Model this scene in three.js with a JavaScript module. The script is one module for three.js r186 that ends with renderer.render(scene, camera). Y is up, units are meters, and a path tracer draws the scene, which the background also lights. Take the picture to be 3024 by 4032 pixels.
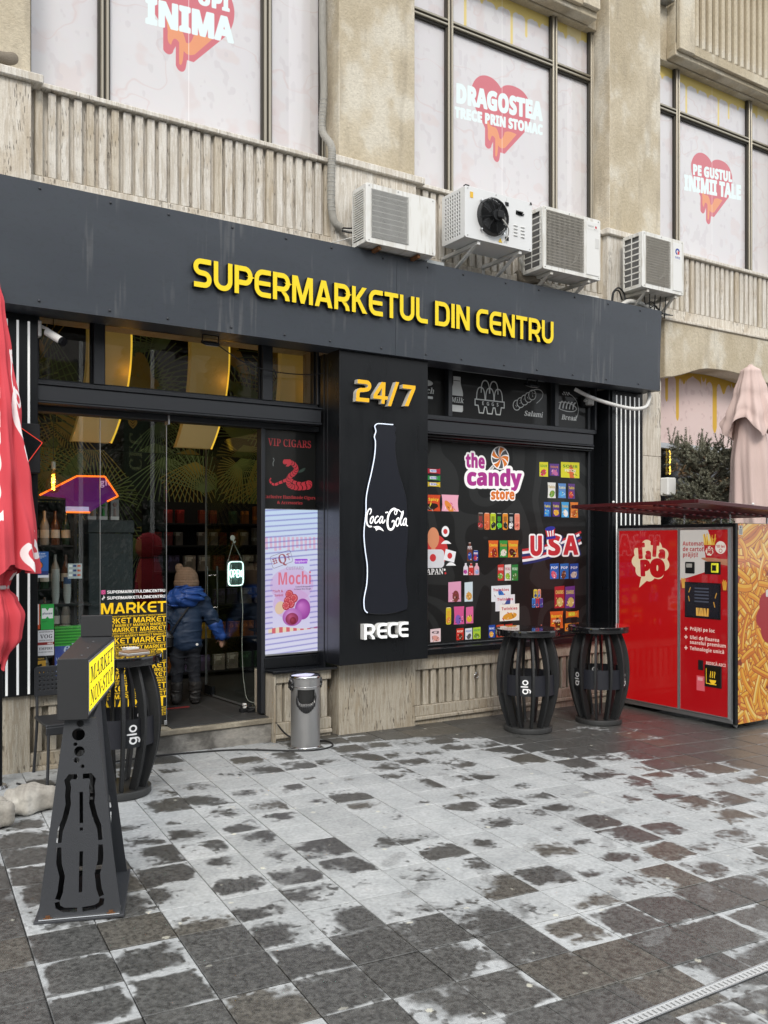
import * as THREE from 'three';
import { mergeGeometries, mergeVertices } from 'three/addons/utils/BufferGeometryUtils.js';
import { RoundedBoxGeometry } from 'three/addons/geometries/RoundedBoxGeometry.js';
import { MarchingCubes } from 'three/addons/objects/MarchingCubes.js';
import { RectAreaLightUniformsLib } from 'three/addons/lights/RectAreaLightUniformsLib.js';

// ---------- camera, sky, sun, exposure ----------
// x runs along the shop front to the right, y up, the shop front faces +z; "w" below is the distance in front of the camera wall-wards (z = -w)
const scene = new THREE.Scene();
const EYE = 1.8027, YAW = 0.5705;
const camera = new THREE.PerspectiveCamera(59.88, 0.75, 0.05, 400);
camera.position.set(0, EYE, 0);
camera.lookAt(Math.sin(YAW), EYE, -Math.cos(YAW));
camera.setViewOffset(3024, 4032, 0, -112.8, 3024, 4032);
const renderer = new THREE.WebGLRenderer();
renderer.toneMapping = THREE.LinearToneMapping;
renderer.toneMappingExposure = 1.6;
renderer.shadowMap.enabled = true;
RectAreaLightUniformsLib.init();
{ // overcast sky
  const w = 256, h = 128, d = new Float32Array(w * h * 4);
  for (let y = 0; y < h; y++) for (let x = 0; x < w; x++) {
    const el = (y + 0.5) / h * Math.PI - Math.PI / 2, s = Math.max(0, Math.sin(el)), az = x / w * Math.PI * 2;
    const c = 1 + 0.05 * Math.sin(az * 3 + 5 * s) * Math.cos(az * 2 + s * 9 + 1) * Math.min(1, s * 4);
    const L = (0.80 + 0.42 * s) * c, o = (y * w + x) * 4;
    d[o] = L * 0.97; d[o + 1] = L; d[o + 2] = L * 1.035; d[o + 3] = 1;
  }
  const t = new THREE.DataTexture(d, w, h, THREE.RGBAFormat, THREE.FloatType);
  t.mapping = THREE.EquirectangularReflectionMapping; t.magFilter = THREE.LinearFilter; t.needsUpdate = true;
  scene.background = t; scene.environment = t;
}
const sun = new THREE.DirectionalLight(0xfff6ea, 1.1);
sun.position.set(-7, 17, 12); sun.target.position.set(4, 1, -6);
sun.castShadow = true; sun.shadow.radius = 34;
Object.assign(sun.shadow.camera, { left: -14, right: 14, top: 14, bottom: -14, near: 1, far: 60 });
scene.add(sun, sun.target);

// ---------- helpers ----------
let seed = 7;
const rnd = () => { seed = (seed * 1664525 + 1013904223) >>> 0; return seed / 4294967296; };
const rr = (a, b) => a + (b - a) * rnd();
const clamp = (v, a = 0, b = 1) => Math.min(b, Math.max(a, v));
const smooth = (a, b, v) => { const t = clamp((v - a) / (b - a)); return t * t * (3 - 2 * t); };
const lerp = (a, b, t) => a + (b - a) * t;
const V = (x, y, w) => new THREE.Vector3(x, y, -w);
const GY = (x, w) => -0.0135 * x + 0.012 * w;         // the pavement falls a little to the right and towards the street
const taken = new Map();
const numbered = (n) => { const k = taken.get(n) ?? 0; taken.set(n, k + 1); return k ? n + '_' + String(k).padStart(3, '0') : n; };
function tag(o, label, category, group, kind) {
  if (label) o.userData.label = label;
  if (category) o.userData.category = category;
  if (group) o.userData.group = group;
  if (kind) o.userData.kind = kind;
  return o;
}
function thing(name, label, category, at = [0, 0, 0], turn = 0, group) {
  const g = new THREE.Group(); g.name = numbered(name); scene.add(g);
  g.position.set(at[0], at[1], -at[2]); g.rotation.y = turn;
  return tag(g, label, category, group);
}
function part(name, geo, mat, parent, label) {
  const m = new THREE.Mesh(Array.isArray(geo) ? merge(geo) : geo, mat); m.name = name;
  m.castShadow = m.receiveShadow = true; parent.add(m);
  if (label) m.userData.label = label;
  return m;
}
const solo = (name, geo, mat, label, category, group, kind) => tag(part(numbered(name), geo, mat, scene), label, category, group, kind);
function holder(name, parent) { const g = new THREE.Group(); g.name = name; parent.add(g); return g; }
function merge(list) {
  const l = list.flat().map((g) => { const n = g.index ? g.toNonIndexed() : g; for (const k of Object.keys(n.attributes)) if (!['position', 'normal', 'uv'].includes(k)) n.deleteAttribute(k); return n; });
  return mergeGeometries(l);
}
// uv in metres from the dominant axis of every face
function uvm(g, ox = 0, oy = 0) {
  const n = g.index ? g.toNonIndexed() : g, p = n.attributes.position, uv = new Float32Array(p.count * 2), a = new THREE.Vector3(), b = new THREE.Vector3(), c = new THREE.Vector3(), q = new THREE.Vector3();
  for (let i = 0; i < p.count; i += 3) {
    a.fromBufferAttribute(p, i); b.fromBufferAttribute(p, i + 1); c.fromBufferAttribute(p, i + 2);
    q.copy(b).sub(a).cross(c.clone().sub(a)); const nx = Math.abs(q.x), ny = Math.abs(q.y), nz = Math.abs(q.z);
    [a, b, c].forEach((v, k) => {
      const s = nz >= nx && nz >= ny ? [v.x, v.y] : nx >= ny ? [v.z, v.y] : [v.x, v.z];
      uv[(i + k) * 2] = s[0] + ox; uv[(i + k) * 2 + 1] = s[1] + oy;
    });
  }
  n.setAttribute('uv', new THREE.BufferAttribute(uv, 2));
  return n;
}
// box with chamfered edges, from-to in x, y and w
function bx(x0, x1, y0, y1, w0, w1, ch = 0.003) {
  const z0 = -w1, z1 = -w0, c = Math.min(ch, (x1 - x0) / 3, (y1 - y0) / 3, (z1 - z0) / 3), pos = [];
  const X = [x0, x1], Y = [y0, y1], Zz = [z0, z1], s = [1, -1];
  const pt = (i, j, k, ax) => [X[i] + (ax === 0 ? 0 : s[i] * c), Y[j] + (ax === 1 ? 0 : s[j] * c), Zz[k] + (ax === 2 ? 0 : s[k] * c)];
  const cx = (x0 + x1) / 2, cy = (y0 + y1) / 2, cz = (z0 + z1) / 2;
  const tri = (a, b, d) => {
    const ux = b[0] - a[0], uy = b[1] - a[1], uz = b[2] - a[2], vx = d[0] - a[0], vy = d[1] - a[1], vz = d[2] - a[2];
    const n = [uy * vz - uz * vy, uz * vx - ux * vz, ux * vy - uy * vx], m = [(a[0] + b[0] + d[0]) / 3 - cx, (a[1] + b[1] + d[1]) / 3 - cy, (a[2] + b[2] + d[2]) / 3 - cz];
    if (n[0] * m[0] + n[1] * m[1] + n[2] * m[2] < 0) pos.push(...a, ...d, ...b); else pos.push(...a, ...b, ...d);
  };
  const quad = (a, b, d, e) => { tri(a, b, d); tri(a, d, e); };
  for (let ax = 0; ax < 3; ax++) for (let f = 0; f < 2; f++) {
    const g = (u, v) => { const q = [0, 0, 0]; q[ax] = f; q[(ax + 1) % 3] = u; q[(ax + 2) % 3] = v; return pt(...q, ax); };
    quad(g(0, 0), g(1, 0), g(1, 1), g(0, 1));
  }
  if (c > 0) {
    for (let ax = 0; ax < 3; ax++) for (let u = 0; u < 2; u++) for (let v = 0; v < 2; v++) {
      const g = (t, which) => { const q = [0, 0, 0]; q[ax] = t; q[(ax + 1) % 3] = u; q[(ax + 2) % 3] = v; return pt(...q, which); };
      quad(g(0, (ax + 1) % 3), g(1, (ax + 1) % 3), g(1, (ax + 2) % 3), g(0, (ax + 2) % 3));
    }
    for (let i = 0; i < 2; i++) for (let j = 0; j < 2; j++) for (let k = 0; k < 2; k++) tri(pt(i, j, k, 0), pt(i, j, k, 1), pt(i, j, k, 2));
  }
  const geo = new THREE.BufferGeometry();
  geo.setAttribute('position', new THREE.Float32BufferAttribute(pos, 3));
  geo.computeVertexNormals();
  return uvm(geo, x0 * 3.7 + y0 * 1.3);
}
const lb = (w, h, d, x = 0, y = 0, z = 0, ch = 0.003) => bx(x - w / 2, x + w / 2, y - h / 2, y + h / 2, -z - d / 2, -z + d / 2, ch);   // local box round a centre
const cyl = (r0, r1, h, n = 24, open = false) => new THREE.CylinderGeometry(r0, r1, h, n, 1, open);
const mv = (g, x, y, z) => g.translate(x, y, z);
function rodG(a, b, r, n = 8) {       // straight rod between two points
  const d = b.clone().sub(a), g = new THREE.CylinderGeometry(r, r, d.length(), n);
  g.applyQuaternion(new THREE.Quaternion().setFromUnitVectors(new THREE.Vector3(0, 1, 0), d.clone().normalize()));
  return g.translate((a.x + b.x) / 2, (a.y + b.y) / 2, (a.z + b.z) / 2);
}
const tubeG = (pts, r, seg = 40, n = 8) => new THREE.TubeGeometry(new THREE.CatmullRomCurve3(pts), seg, r, n);
const lathe = (pts, n = 32) => new THREE.LatheGeometry(pts.map(([r, y]) => new THREE.Vector2(r, y)), n);
function barG(a, b, t, d) {           // square bar between two points, t wide, d deep
  const dir = b.clone().sub(a), g = new THREE.BoxGeometry(t, dir.length(), d);
  g.applyQuaternion(new THREE.Quaternion().setFromUnitVectors(new THREE.Vector3(0, 1, 0), dir.clone().normalize()));
  return g.translate((a.x + b.x) / 2, (a.y + b.y) / 2, (a.z + b.z) / 2);
}
// upright sheet with uv 0..1, facing +z
function sheet(x0, x1, y0, y1, w) {
  const g = new THREE.PlaneGeometry(x1 - x0, y1 - y0); return g.translate((x0 + x1) / 2, (y0 + y1) / 2, -w);
}
function uvBox(g, x0, x1, y0, y1) {   // uv 0..1 over a rectangle in x and y
  const n = g.index ? g.toNonIndexed() : g, p = n.attributes.position, uv = new Float32Array(p.count * 2);
  for (let i = 0; i < p.count; i++) { uv[i * 2] = (p.getX(i) - x0) / (x1 - x0); uv[i * 2 + 1] = (p.getY(i) - y0) / (y1 - y0); }
  n.setAttribute('uv', new THREE.BufferAttribute(uv, 2)); return n;
}

// ---------- noise and textures ----------
const hash = (x, y, s) => { let h = (Math.imul(x, 374761393) + Math.imul(y, 668265263) + Math.imul(s, 2246822519)) | 0; h = Math.imul(h ^ (h >>> 13), 1274126177); return ((h ^ (h >>> 16)) >>> 0) / 4294967296; };
function vn(x, y, px, py, s) {        // tileable value noise with periods px, py
  const xi = Math.floor(x), yi = Math.floor(y), fx = x - xi, fy = y - yi, u = fx * fx * (3 - 2 * fx), v = fy * fy * (3 - 2 * fy);
  const m = (a, p) => ((a % p) + p) % p, x0 = m(xi, px), x1 = m(xi + 1, px), y0 = m(yi, py), y1 = m(yi + 1, py);
  return lerp(lerp(hash(x0, y0, s), hash(x1, y0, s), u), lerp(hash(x0, y1, s), hash(x1, y1, s), u), v);
}
function fbm(u, v, fx, fy, oct, s) { let a = 0, w = 0.5, n = 0; for (let i = 0; i < oct; i++) { a += w * vn(u * fx, v * fy, fx, fy, s + i); n += w; w *= 0.5; fx *= 2; fy *= 2; } return a / n; }
const s8 = (l) => 255 * (l <= 0.0031308 ? 12.92 * l : 1.055 * Math.pow(l, 1 / 2.4) - 0.055);
function tex(w, h, fn, metres, srgb = true) {   // fn(u, v) gives linear rgb (colour) or a value 0..1 (data)
  const d = new Uint8Array(w * h * 4);
  for (let y = 0; y < h; y++) for (let x = 0; x < w; x++) {
    const c = fn((x + 0.5) / w, (y + 0.5) / h), o = (y * w + x) * 4;
    if (srgb) { d[o] = s8(clamp(c[0])); d[o + 1] = s8(clamp(c[1])); d[o + 2] = s8(clamp(c[2])); } else d[o] = d[o + 1] = d[o + 2] = 255 * clamp(c);
    d[o + 3] = 255;
  }
  const t = new THREE.DataTexture(d, w, h); t.magFilter = THREE.LinearFilter; t.wrapS = t.wrapT = THREE.RepeatWrapping;
  if (srgb) t.colorSpace = THREE.SRGBColorSpace;
  if (metres) t.repeat.set(1 / metres[0], 1 / metres[1]);
  t.needsUpdate = true; return t;
}
function canvasTex(w, h, draw, srgb = true) {
  const c = document.createElement('canvas'); c.width = w; c.height = h;
  const x = c.getContext('2d'); draw(x, w, h);
  const t = new THREE.CanvasTexture(c); t.magFilter = THREE.LinearFilter; if (srgb) t.colorSpace = THREE.SRGBColorSpace;
  return t;
}
const std = (o) => new THREE.MeshStandardMaterial(o), phy = (o) => new THREE.MeshPhysicalMaterial(o);
const lin = (r, g, b) => new THREE.Color().setRGB(r, g, b);
const mix3 = (a, b, t) => [lerp(a[0], b[0], t), lerp(a[1], b[1], t), lerp(a[2], b[2], t)];

const T = {};
T.stucco = tex(1024, 1024, (u, v) => {
  const big = fbm(u, v, 3, 2, 5, 11), mid = fbm(u, v, 10, 7, 4, 23), streak = fbm(u, v, 26, 4, 3, 31), fine = fbm(u, v, 160, 160, 2, 41);
  let c = mix3([0.44, 0.375, 0.265], [0.60, 0.535, 0.415], smooth(0.3, 0.7, big * 0.6 + mid * 0.4));
  c = mix3(c, [0.64, 0.61, 0.53], smooth(0.50, 0.72, mid) * 0.6);
  c = mix3(c, [0.30, 0.26, 0.20], smooth(0.58, 0.82, streak) * 0.4);
  const k = 0.88 + 0.24 * fine; return [c[0] * k, c[1] * k, c[2] * k];
}, [2.6, 2.6]);
T.stuccoB = tex(512, 512, (u, v) => 0.6 * fbm(u, v, 30, 30, 3, 51) + 0.4 * fbm(u, v, 128, 128, 2, 52), [0.7, 0.7], false);
const trav = (u, v, bump) => {
  const wob = (fbm(u, v, 6, 3, 3, 3) - 0.5) * 0.035, s1 = fbm(u + wob, v, 16, 2, 4, 61), s2 = fbm(u + wob, v, 80, 6, 4, 71), s3 = fbm(u + wob * 0.8, v, 150, 14, 2, 75), pit = fbm(u + wob, v, 210, 22, 2, 81), f = fbm(u, v, 220, 160, 2, 85), zone = fbm(u, v, 10, 4, 3, 89);
  const p = smooth(0.64, 0.74, pit * 0.7 + s1 * 0.3) * smooth(0.35, 0.6, zone);
  if (bump) return clamp(0.75 - 0.7 * p + 0.25 * (s3 - 0.5) + 0.1 * (f - 0.5));
  let c = mix3([0.50, 0.45, 0.375], [0.67, 0.635, 0.57], smooth(0.25, 0.72, s1 * 0.35 + s2 * 0.65));
  c = mix3(c, [0.78, 0.76, 0.71], smooth(0.58, 0.72, s3) * 0.45); c = mix3(c, [0.46, 0.38, 0.27], smooth(0.56, 0.78, zone) * 0.4);
  c = mix3(c, [0.13, 0.11, 0.085], p * 0.72);
  const k = 0.9 + 0.2 * f; return [c[0] * k, c[1] * k, c[2] * k];
};
T.trav = tex(1024, 1024, (u, v) => trav(u, v, false), [1.15, 1.15]);
T.travB = tex(1024, 1024, (u, v) => trav(u, v, true), [1.15, 1.15], false);
T.grain = tex(512, 512, (u, v) => 0.5 * fbm(u, v, 64, 64, 3, 101) + 0.5 * fbm(u, v, 200, 200, 1, 111), [0.32, 0.32], false);
T.grain.channel = 1;
T.fine = tex(256, 256, (u, v) => fbm(u, v, 60, 60, 2, 121), [0.15, 0.15], false);
T.smudge = tex(512, 512, (u, v) => 0.34 + 0.3 * fbm(u, v, 8, 5, 4, 131) + 0.1 * fbm(u, v, 50, 3, 2, 133), [1.4, 1.4], false);
T.fascia = tex(1024, 512, (u, v) => {
  const st = smooth(0.60, 0.8, fbm(u, v, 120, 2, 3, 141)) * smooth(0.45, 0.7, fbm(u, v, 14, 2, 2, 145)), sp = smooth(0.74, 0.8, fbm(u, v, 150, 60, 1, 147)), b = fbm(u, v, 8, 6, 4, 149);
  let c = mix3([0.032, 0.039, 0.050], [0.042, 0.050, 0.062], b);
  c = mix3(c, [0.17, 0.17, 0.17], st * 0.30); c = mix3(c, [0.025, 0.027, 0.03], sp * 0.18); return c;
}, [4.2, 0.95]);
T.conc = tex(512, 512, (u, v) => { const a = fbm(u, v, 5, 5, 5, 151), b = fbm(u, v, 60, 60, 2, 155), k = 0.85 + 0.3 * b; const c = mix3([0.30, 0.28, 0.245], [0.56, 0.54, 0.49], smooth(0.3, 0.7, a)); return [c[0] * k, c[1] * k, c[2] * k]; }, [0.9, 0.9]);
T.step = tex(512, 512, (u, v) => { const a = fbm(u, v, 9, 4, 5, 161), b = fbm(u, v, 60, 60, 2, 165), st = smooth(0.55, 0.7, fbm(u, v, 6, 12, 3, 167)); let c = mix3([0.085, 0.08, 0.072], [0.24, 0.23, 0.21], smooth(0.3, 0.7, a)); c = mix3(c, [0.35, 0.33, 0.29], st * 0.4); const k = 0.85 + 0.3 * b; return [c[0] * k, c[1] * k, c[2] * k]; }, [1.1, 0.5]);
T.acgrime = tex(512, 512, (u, v) => { const a = smooth(0.5, 0.8, fbm(u, v, 10, 4, 4, 171)), s = smooth(0.6, 0.85, fbm(u, v, 40, 3, 2, 175)); return mix3(mix3([0.74, 0.74, 0.71], [0.60, 0.58, 0.52], a * 0.6), [0.42, 0.38, 0.31], s * 0.45); }, [0.8, 0.8]);

const M = {
  stucco: std({ map: T.stucco, bumpMap: T.stuccoB, bumpScale: 0.006, roughness: 0.95 }),
  trav: std({ map: T.trav, bumpMap: T.travB, bumpScale: 0.008, roughness: 0.85 }),
  travDirty: std({ map: T.trav, bumpMap: T.travB, bumpScale: 0.010, roughness: 0.85, color: lin(0.62, 0.595, 0.54) }),
  travPale: std({ map: T.trav, bumpMap: T.travB, bumpScale: 0.008, roughness: 0.85, color: lin(1.0, 0.98, 0.95) }),
  conc: std({ map: T.conc, bumpMap: T.stuccoB, bumpScale: 0.004, roughness: 0.95 }),
  step: std({ map: T.step, bumpMap: T.stuccoB, bumpScale: 0.004, roughness: 0.8 }),
  fascia: std({ map: T.fascia, roughness: 0.42, metalness: 0.0 }),
  fasciaDark: std({ color: lin(0.03, 0.033, 0.04), roughness: 0.5 }),
  black: phy({ color: lin(0.007, 0.008, 0.0095), roughness: 0.6, roughnessMap: T.smudge, specularIntensity: 0.6 }),
  blackM: phy({ color: lin(0.010, 0.011, 0.0125), roughness: 0.65, specularIntensity: 0.6 }),
  blackGloss: phy({ color: lin(0.007, 0.008, 0.010), roughness: 0.16, clearcoat: 0.4, clearcoatRoughness: 0.1 }),
  frame: std({ color: lin(0.016, 0.018, 0.022), roughness: 0.4 }),
  bronze: std({ color: lin(0.34, 0.31, 0.25), metalness: 0.75, roughness: 0.38 }),
  bronzeDark: std({ color: lin(0.05, 0.046, 0.038), metalness: 0.4, roughness: 0.5 }),
  steel: std({ color: lin(0.62, 0.62, 0.62), metalness: 1, roughness: 0.26, roughnessMap: T.smudge }),
  alu: std({ color: lin(0.55, 0.56, 0.57), metalness: 0.9, roughness: 0.35 }),
  zinc: std({ color: lin(0.40, 0.41, 0.42), metalness: 0.85, roughness: 0.45, roughnessMap: T.smudge }),
  zincB: std({ color: lin(0.50, 0.51, 0.51), metalness: 0.3, roughness: 0.5 }),
  white: std({ color: lin(0.72, 0.72, 0.70), roughness: 0.5 }),
  acBody: std({ map: T.acgrime, roughness: 0.45 }),
  acGrey: std({ color: lin(0.42, 0.42, 0.40), roughness: 0.5 }),
  cable: std({ color: lin(0.012, 0.012, 0.013), roughness: 0.55 }),
  cableW: std({ color: lin(0.60, 0.59, 0.55), roughness: 0.6 }),
  lampW: std({ color: lin(0.8, 0.82, 0.8), emissive: lin(1, 1, 1), emissiveIntensity: 0.18, roughness: 0.5 }),
  yellowFace: std({ color: lin(0.84, 0.62, 0.004), roughness: 0.5, emissive: lin(0.9, 0.66, 0.0), emissiveIntensity: 0.05 }),
  glass: phy({ color: 0xffffff, transmission: 1, thickness: 0, roughness: 0.0, ior: 1.5 }),
  rust: std({ color: lin(0.20, 0.085, 0.03), roughness: 0.9, bumpMap: T.fine, bumpScale: 0.002 }),
  red: std({ color: lin(0.42, 0.012, 0.016), roughness: 0.5 }),
};
// ---------- sign lettering: glyphs on a 100 high grid, each a list of polygons that butt together ----------
function ribbon(pts, t) {              // outline of a stroke of width t along pts
  const l = [], r = [], n = pts.length;
  for (let i = 0; i < n; i++) {
    const a = pts[Math.max(0, i - 1)], b = pts[i], c = pts[Math.min(n - 1, i + 1)];
    const d1 = [b[0] - a[0], b[1] - a[1]], d2 = [c[0] - b[0], c[1] - b[1]], L1 = Math.hypot(...d1) || 1, L2 = Math.hypot(...d2) || 1;
    let n1 = [-d1[1] / L1, d1[0] / L1], n2 = [-d2[1] / L2, d2[0] / L2]; if (i === 0) n1 = n2; if (i === n - 1) n2 = n1;
    let m = [n1[0] + n2[0], n1[1] + n2[1]]; const k = Math.hypot(...m) || 1; m = [m[0] / k, m[1] / k];
    const s = t / 2 / Math.max(0.5, m[0] * n1[0] + m[1] * n1[1]);
    l.push([b[0] + m[0] * s, b[1] + m[1] * s]); r.push([b[0] - m[0] * s, b[1] - m[1] * s]);
  }
  return l.concat(r.reverse());
}
function path(...seg) {                // numbers pairs are points; ['a', cx, cy, rx, ry, a0, a1] is an elliptic arc in degrees
  const o = [];
  for (const s of seg) if (s[0] === 'a') { const [, cx, cy, rx, ry, a0, a1] = s; for (let i = 0; i <= 8; i++) { const a = (a0 + (a1 - a0) * i / 8) * Math.PI / 180; o.push([cx + rx * Math.cos(a), cy + ry * Math.sin(a)]); } } else o.push(s);
  return o;
}
const rect = (x0, x1, y0, y1) => [[x0, y0], [x1, y0], [x1, y1], [x0, y1]];
const bowlP = ribbon(path([18.5, 91], ['a', 44, 66, 22, 25, 90, 0], ['a', 44, 66, 22, 25, 0, -90], [18.5, 41]), 18);
const cShape = ribbon(path([70, 91], ['a', 36, 64, 27, 27, 90, 180], ['a', 36, 36, 27, 27, 180, 270], [70, 9]), 18);
const GL = {
  S: [72, [ribbon(path([70, 91], ['a', 30, 72, 21, 19, 90, 180], ['a', 30, 70, 21, 19, 180, 258], ['a', 42, 30, 21, 20, 78, 0], ['a', 42, 29, 21, 20, 0, -90], [2, 9]), 18)]],
  U: [76, [ribbon(path([9, 100], ['a', 36, 36, 27, 27, 180, 270], ['a', 40, 36, 27, 27, 270, 360], [67, 100]), 18)]],
  P: [75, [rect(0, 18, 0, 100), bowlP]],
  E: [70, [cShape, rect(18.5, 68, 42, 58)]],
  R: [76, [rect(0, 18, 0, 100), bowlP, [[36, 31.5], [57, 31.5], [70, 18], [74, 0], [55, 0], [52, 14]]]],
  M: [94, [[[0, 0], [0, 100], [25, 100], [47, 30], [69, 100], [94, 100], [94, 0], [76, 0], [76, 65], [55, 0], [39, 0], [18, 65], [18, 0]]]],
  A: [82, [[[0, 0], [30, 100], [52, 100], [82, 0], [63, 0], [57, 20], [25, 20], [19, 0]]], [[[30, 36], [41, 74], [52, 36]]]],
  K: [74, [rect(0, 18, 0, 100), [[18.5, 40], [18.5, 58], [50, 100], [72, 100], [37, 55], [75, 0], [52, 0], [26, 42]]]],
  T: [70, [[[0, 100], [70, 100], [70, 83], [44, 83], [44, 0], [26, 0], [26, 83], [0, 83]]]],
  L: [63, [ribbon(path([9, 100], ['a', 32, 32, 23, 23, 180, 270], [63, 9]), 18)]],
  D: [78, [rect(0, 18, 0, 100), ribbon(path([18.5, 91], ['a', 44, 62, 25, 29, 90, 0], ['a', 44, 38, 25, 29, 0, -90], [18.5, 9]), 18)]],
  I: [18, [rect(0, 18, 0, 100)]],
  N: [74, [[[0, 0], [0, 100], [20, 100], [56, 34], [56, 100], [74, 100], [74, 0], [54, 0], [18, 66], [18, 0]]]],
  C: [70, [cShape]],
  '2': [80, [ribbon(path([4, 91], [48, 91], ['a', 52, 74, 19, 17, 90, -80], [34, 53], ['a', 28, 36, 19, 18, 100, 180], [9, 9], [72, 9]), 18)]],
  '4': [84, [[[46, 0], [46, 20], [0, 20], [0, 38], [42, 100], [64, 100], [64, 36], [80, 36], [80, 20], [64, 20], [64, 0]]], [[[20, 36], [46, 36], [46, 74]]]],
  '/': [60, [[[0, -8], [20, -8], [54, 108], [34, 108]]]],
  '7': [74, [[[0, 100], [74, 100], [74, 84], [38, 0], [16, 0], [52, 82], [0, 82]]]],
};
function wordWidth(t, gap = 9) { let x = 0; for (const ch of t) x += (ch === ' ' ? 34 : GL[ch][0]) + gap; return x - gap; }
function drawWord(c, t, x, y, w, h) {  // fills a word into a canvas box, y is the baseline
  const k = w / wordWidth(t), s = h / 100; let cx = x;
  for (const ch of t) {
    if (ch !== ' ') { const [, polys, holes] = GL[ch]; c.beginPath(); for (const p of polys.concat(holes ?? [])) { p.forEach(([a, b], i) => (i ? c.lineTo(cx + a * k, y - b * s) : c.moveTo(cx + a * k, y - b * s))); c.closePath(); } c.fill('evenodd'); }
    cx += ((ch === ' ' ? 34 : GL[ch][0]) + 9) * k;
  }
}
function glyphG(ch, sx, sy, depth, shear = 0) {
  const [, polys, holes] = GL[ch], f = ([a, b]) => new THREE.Vector2((a + b * shear) * sx, b * sy);
  return polys.map((p, i) => {
    const s = new THREE.Shape(p.map(f)); if (i === 0 && holes) s.holes = holes.map((h) => new THREE.Path(h.map(f)));
    return new THREE.ExtrudeGeometry(s, { depth, bevelEnabled: false, curveSegments: 4 });
  });
}
function letterMesh(name, ch, sx, sy, depth, faceMat, sideMat, parent, shear = 0) {
  const gs = glyphG(ch, sx, sy, depth, shear), cap = [], side = [];
  for (const g of gs) {
    const n = g, p = n.attributes.position, nm = n.attributes.normal;
    for (let i = 0; i < p.count; i += 3) { const dst = nm.getZ(i) > 0.9 ? cap : side; for (let k = 0; k < 3; k++) dst.push(p.getX(i + k), p.getY(i + k), p.getZ(i + k)); }
  }
  const geo = new THREE.BufferGeometry(); geo.setAttribute('position', new THREE.Float32BufferAttribute(cap.concat(side), 3)); geo.computeVertexNormals();
  geo.addGroup(0, cap.length / 3, 0); geo.addGroup(cap.length / 3, side.length / 3, 1);
  const m = new THREE.Mesh(geo, [faceMat, sideMat]); m.name = name; m.castShadow = m.receiveShadow = true; parent.add(m); return m;
}

// ---------- ground and paving ----------
function slopedSheet(x0, x1, w0, w1, dy, n = 1) {
  const g = new THREE.PlaneGeometry(x1 - x0, w1 - w0, n, n).rotateX(-Math.PI / 2).translate((x0 + x1) / 2, 0, -(w0 + w1) / 2), p = g.attributes.position;
  for (let i = 0; i < p.count; i++) p.setY(i, GY(p.getX(i), -p.getZ(i)) + dy);
  g.computeVertexNormals(); return uvm(g);
}
const asphalt = std({ color: lin(0.10, 0.10, 0.098), roughness: 0.8, bumpMap: T.fine, bumpScale: 0.003 });
solo('ground', slopedSheet(-140, 140, -150, 40, -0.014), asphalt, 'dark ground below and beyond the stone paving', 'ground', null, 'structure');
const TR = -0.0734, TC = Math.cos(TR), TS = Math.sin(TR), TX = 0.7777, TW = 3.8995, TILE = 0.30;
const tileXY = (a, b) => [TX + a * TC - b * TS, TW + a * TS + b * TC];
const A0 = -2.1, A1 = 8.4, B0 = -2.4, B1 = 4.2, WETW = 2048, WETH = 1288;
const wetMap = new Float32Array(WETW * WETH);
for (let y = 0; y < WETH; y++) for (let x = 0; x < WETW; x++) {
  const a = A0 + (A1 - A0) * (x + 0.5) / WETW, b = B0 + (B1 - B0) * (y + 0.5) / WETH, [X, W] = tileXY(a, b);
  const ti = Math.floor(a / TILE), tj = Math.floor(b / TILE), fa = a / TILE - ti, fb = b / TILE - tj;
  const h1 = hash(ti, tj, 5), h2 = hash(ti, tj, 6), h3 = hash(ti, tj, 7), h4 = hash(ti, tj, 8);
  const u = a / 12 + 0.4, v = b / 12 + 0.4;
  const n1 = fbm(u, v, 60, 60, 4, 201) - 0.5, n2 = fbm(u, v, 24, 24, 3, 205) - 0.5, n3 = fbm(u, v, 300, 300, 2, 209) - 0.5, n4 = fbm(u, v, 160, 200, 3, 215) - 0.5;
  const wb = 2.95 + 2.5 * Math.exp(-(X - 0.95) * 1.0);
  const front = smooth(0.75, -0.75, W - wb) * 1.25;
  const back = smooth(-0.35, 1.35, W + 1.05 * X - 10.6 + n2 * 1.2) * 1.35, wall = smooth(6.6, 7.0, W) * smooth(4.6, 5.2, X);
  const base = -0.33 + Math.max(front * 0.78, back, wall) + n2 * 0.8;
  const cx = 0.55 + (h2 - 0.5) * 0.7, cy = 0.42 + (h3 - 0.5) * 0.6, ex = (fa - cx) / (0.35 + 0.5 * h4), ey = (fb - cy) / (0.28 + 0.3 * h2);
  const r = Math.hypot(ex, ey);
  const edge = Math.min(fa, 1 - fa, fb, 1 - fb);
  const border = smooth(0.14, 0.0, edge + n1 * 0.16 - smooth(0.7, 1.0, fb) * 0.12 * h3) * 0.62 * smooth(0.25, 0.75, h4 + n2 * 1.2);
  let f = base + (h1 - 0.46) * 1.05 + 0.62 * (1 - Math.min(r, 1.5)) + n1 * 1.05 + n4 * 0.5 - border * (1 - smooth(0.9, 1.3, Math.max(back, wall)));
  // splashes and shoe prints
  f += 0.25 * smooth(0.69, 0.74, fbm(u, v, 500, 500, 1, 221));
  wetMap[y * WETW + x] = smooth(-0.14, 0.34, f + n3 * 0.45);
}
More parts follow.
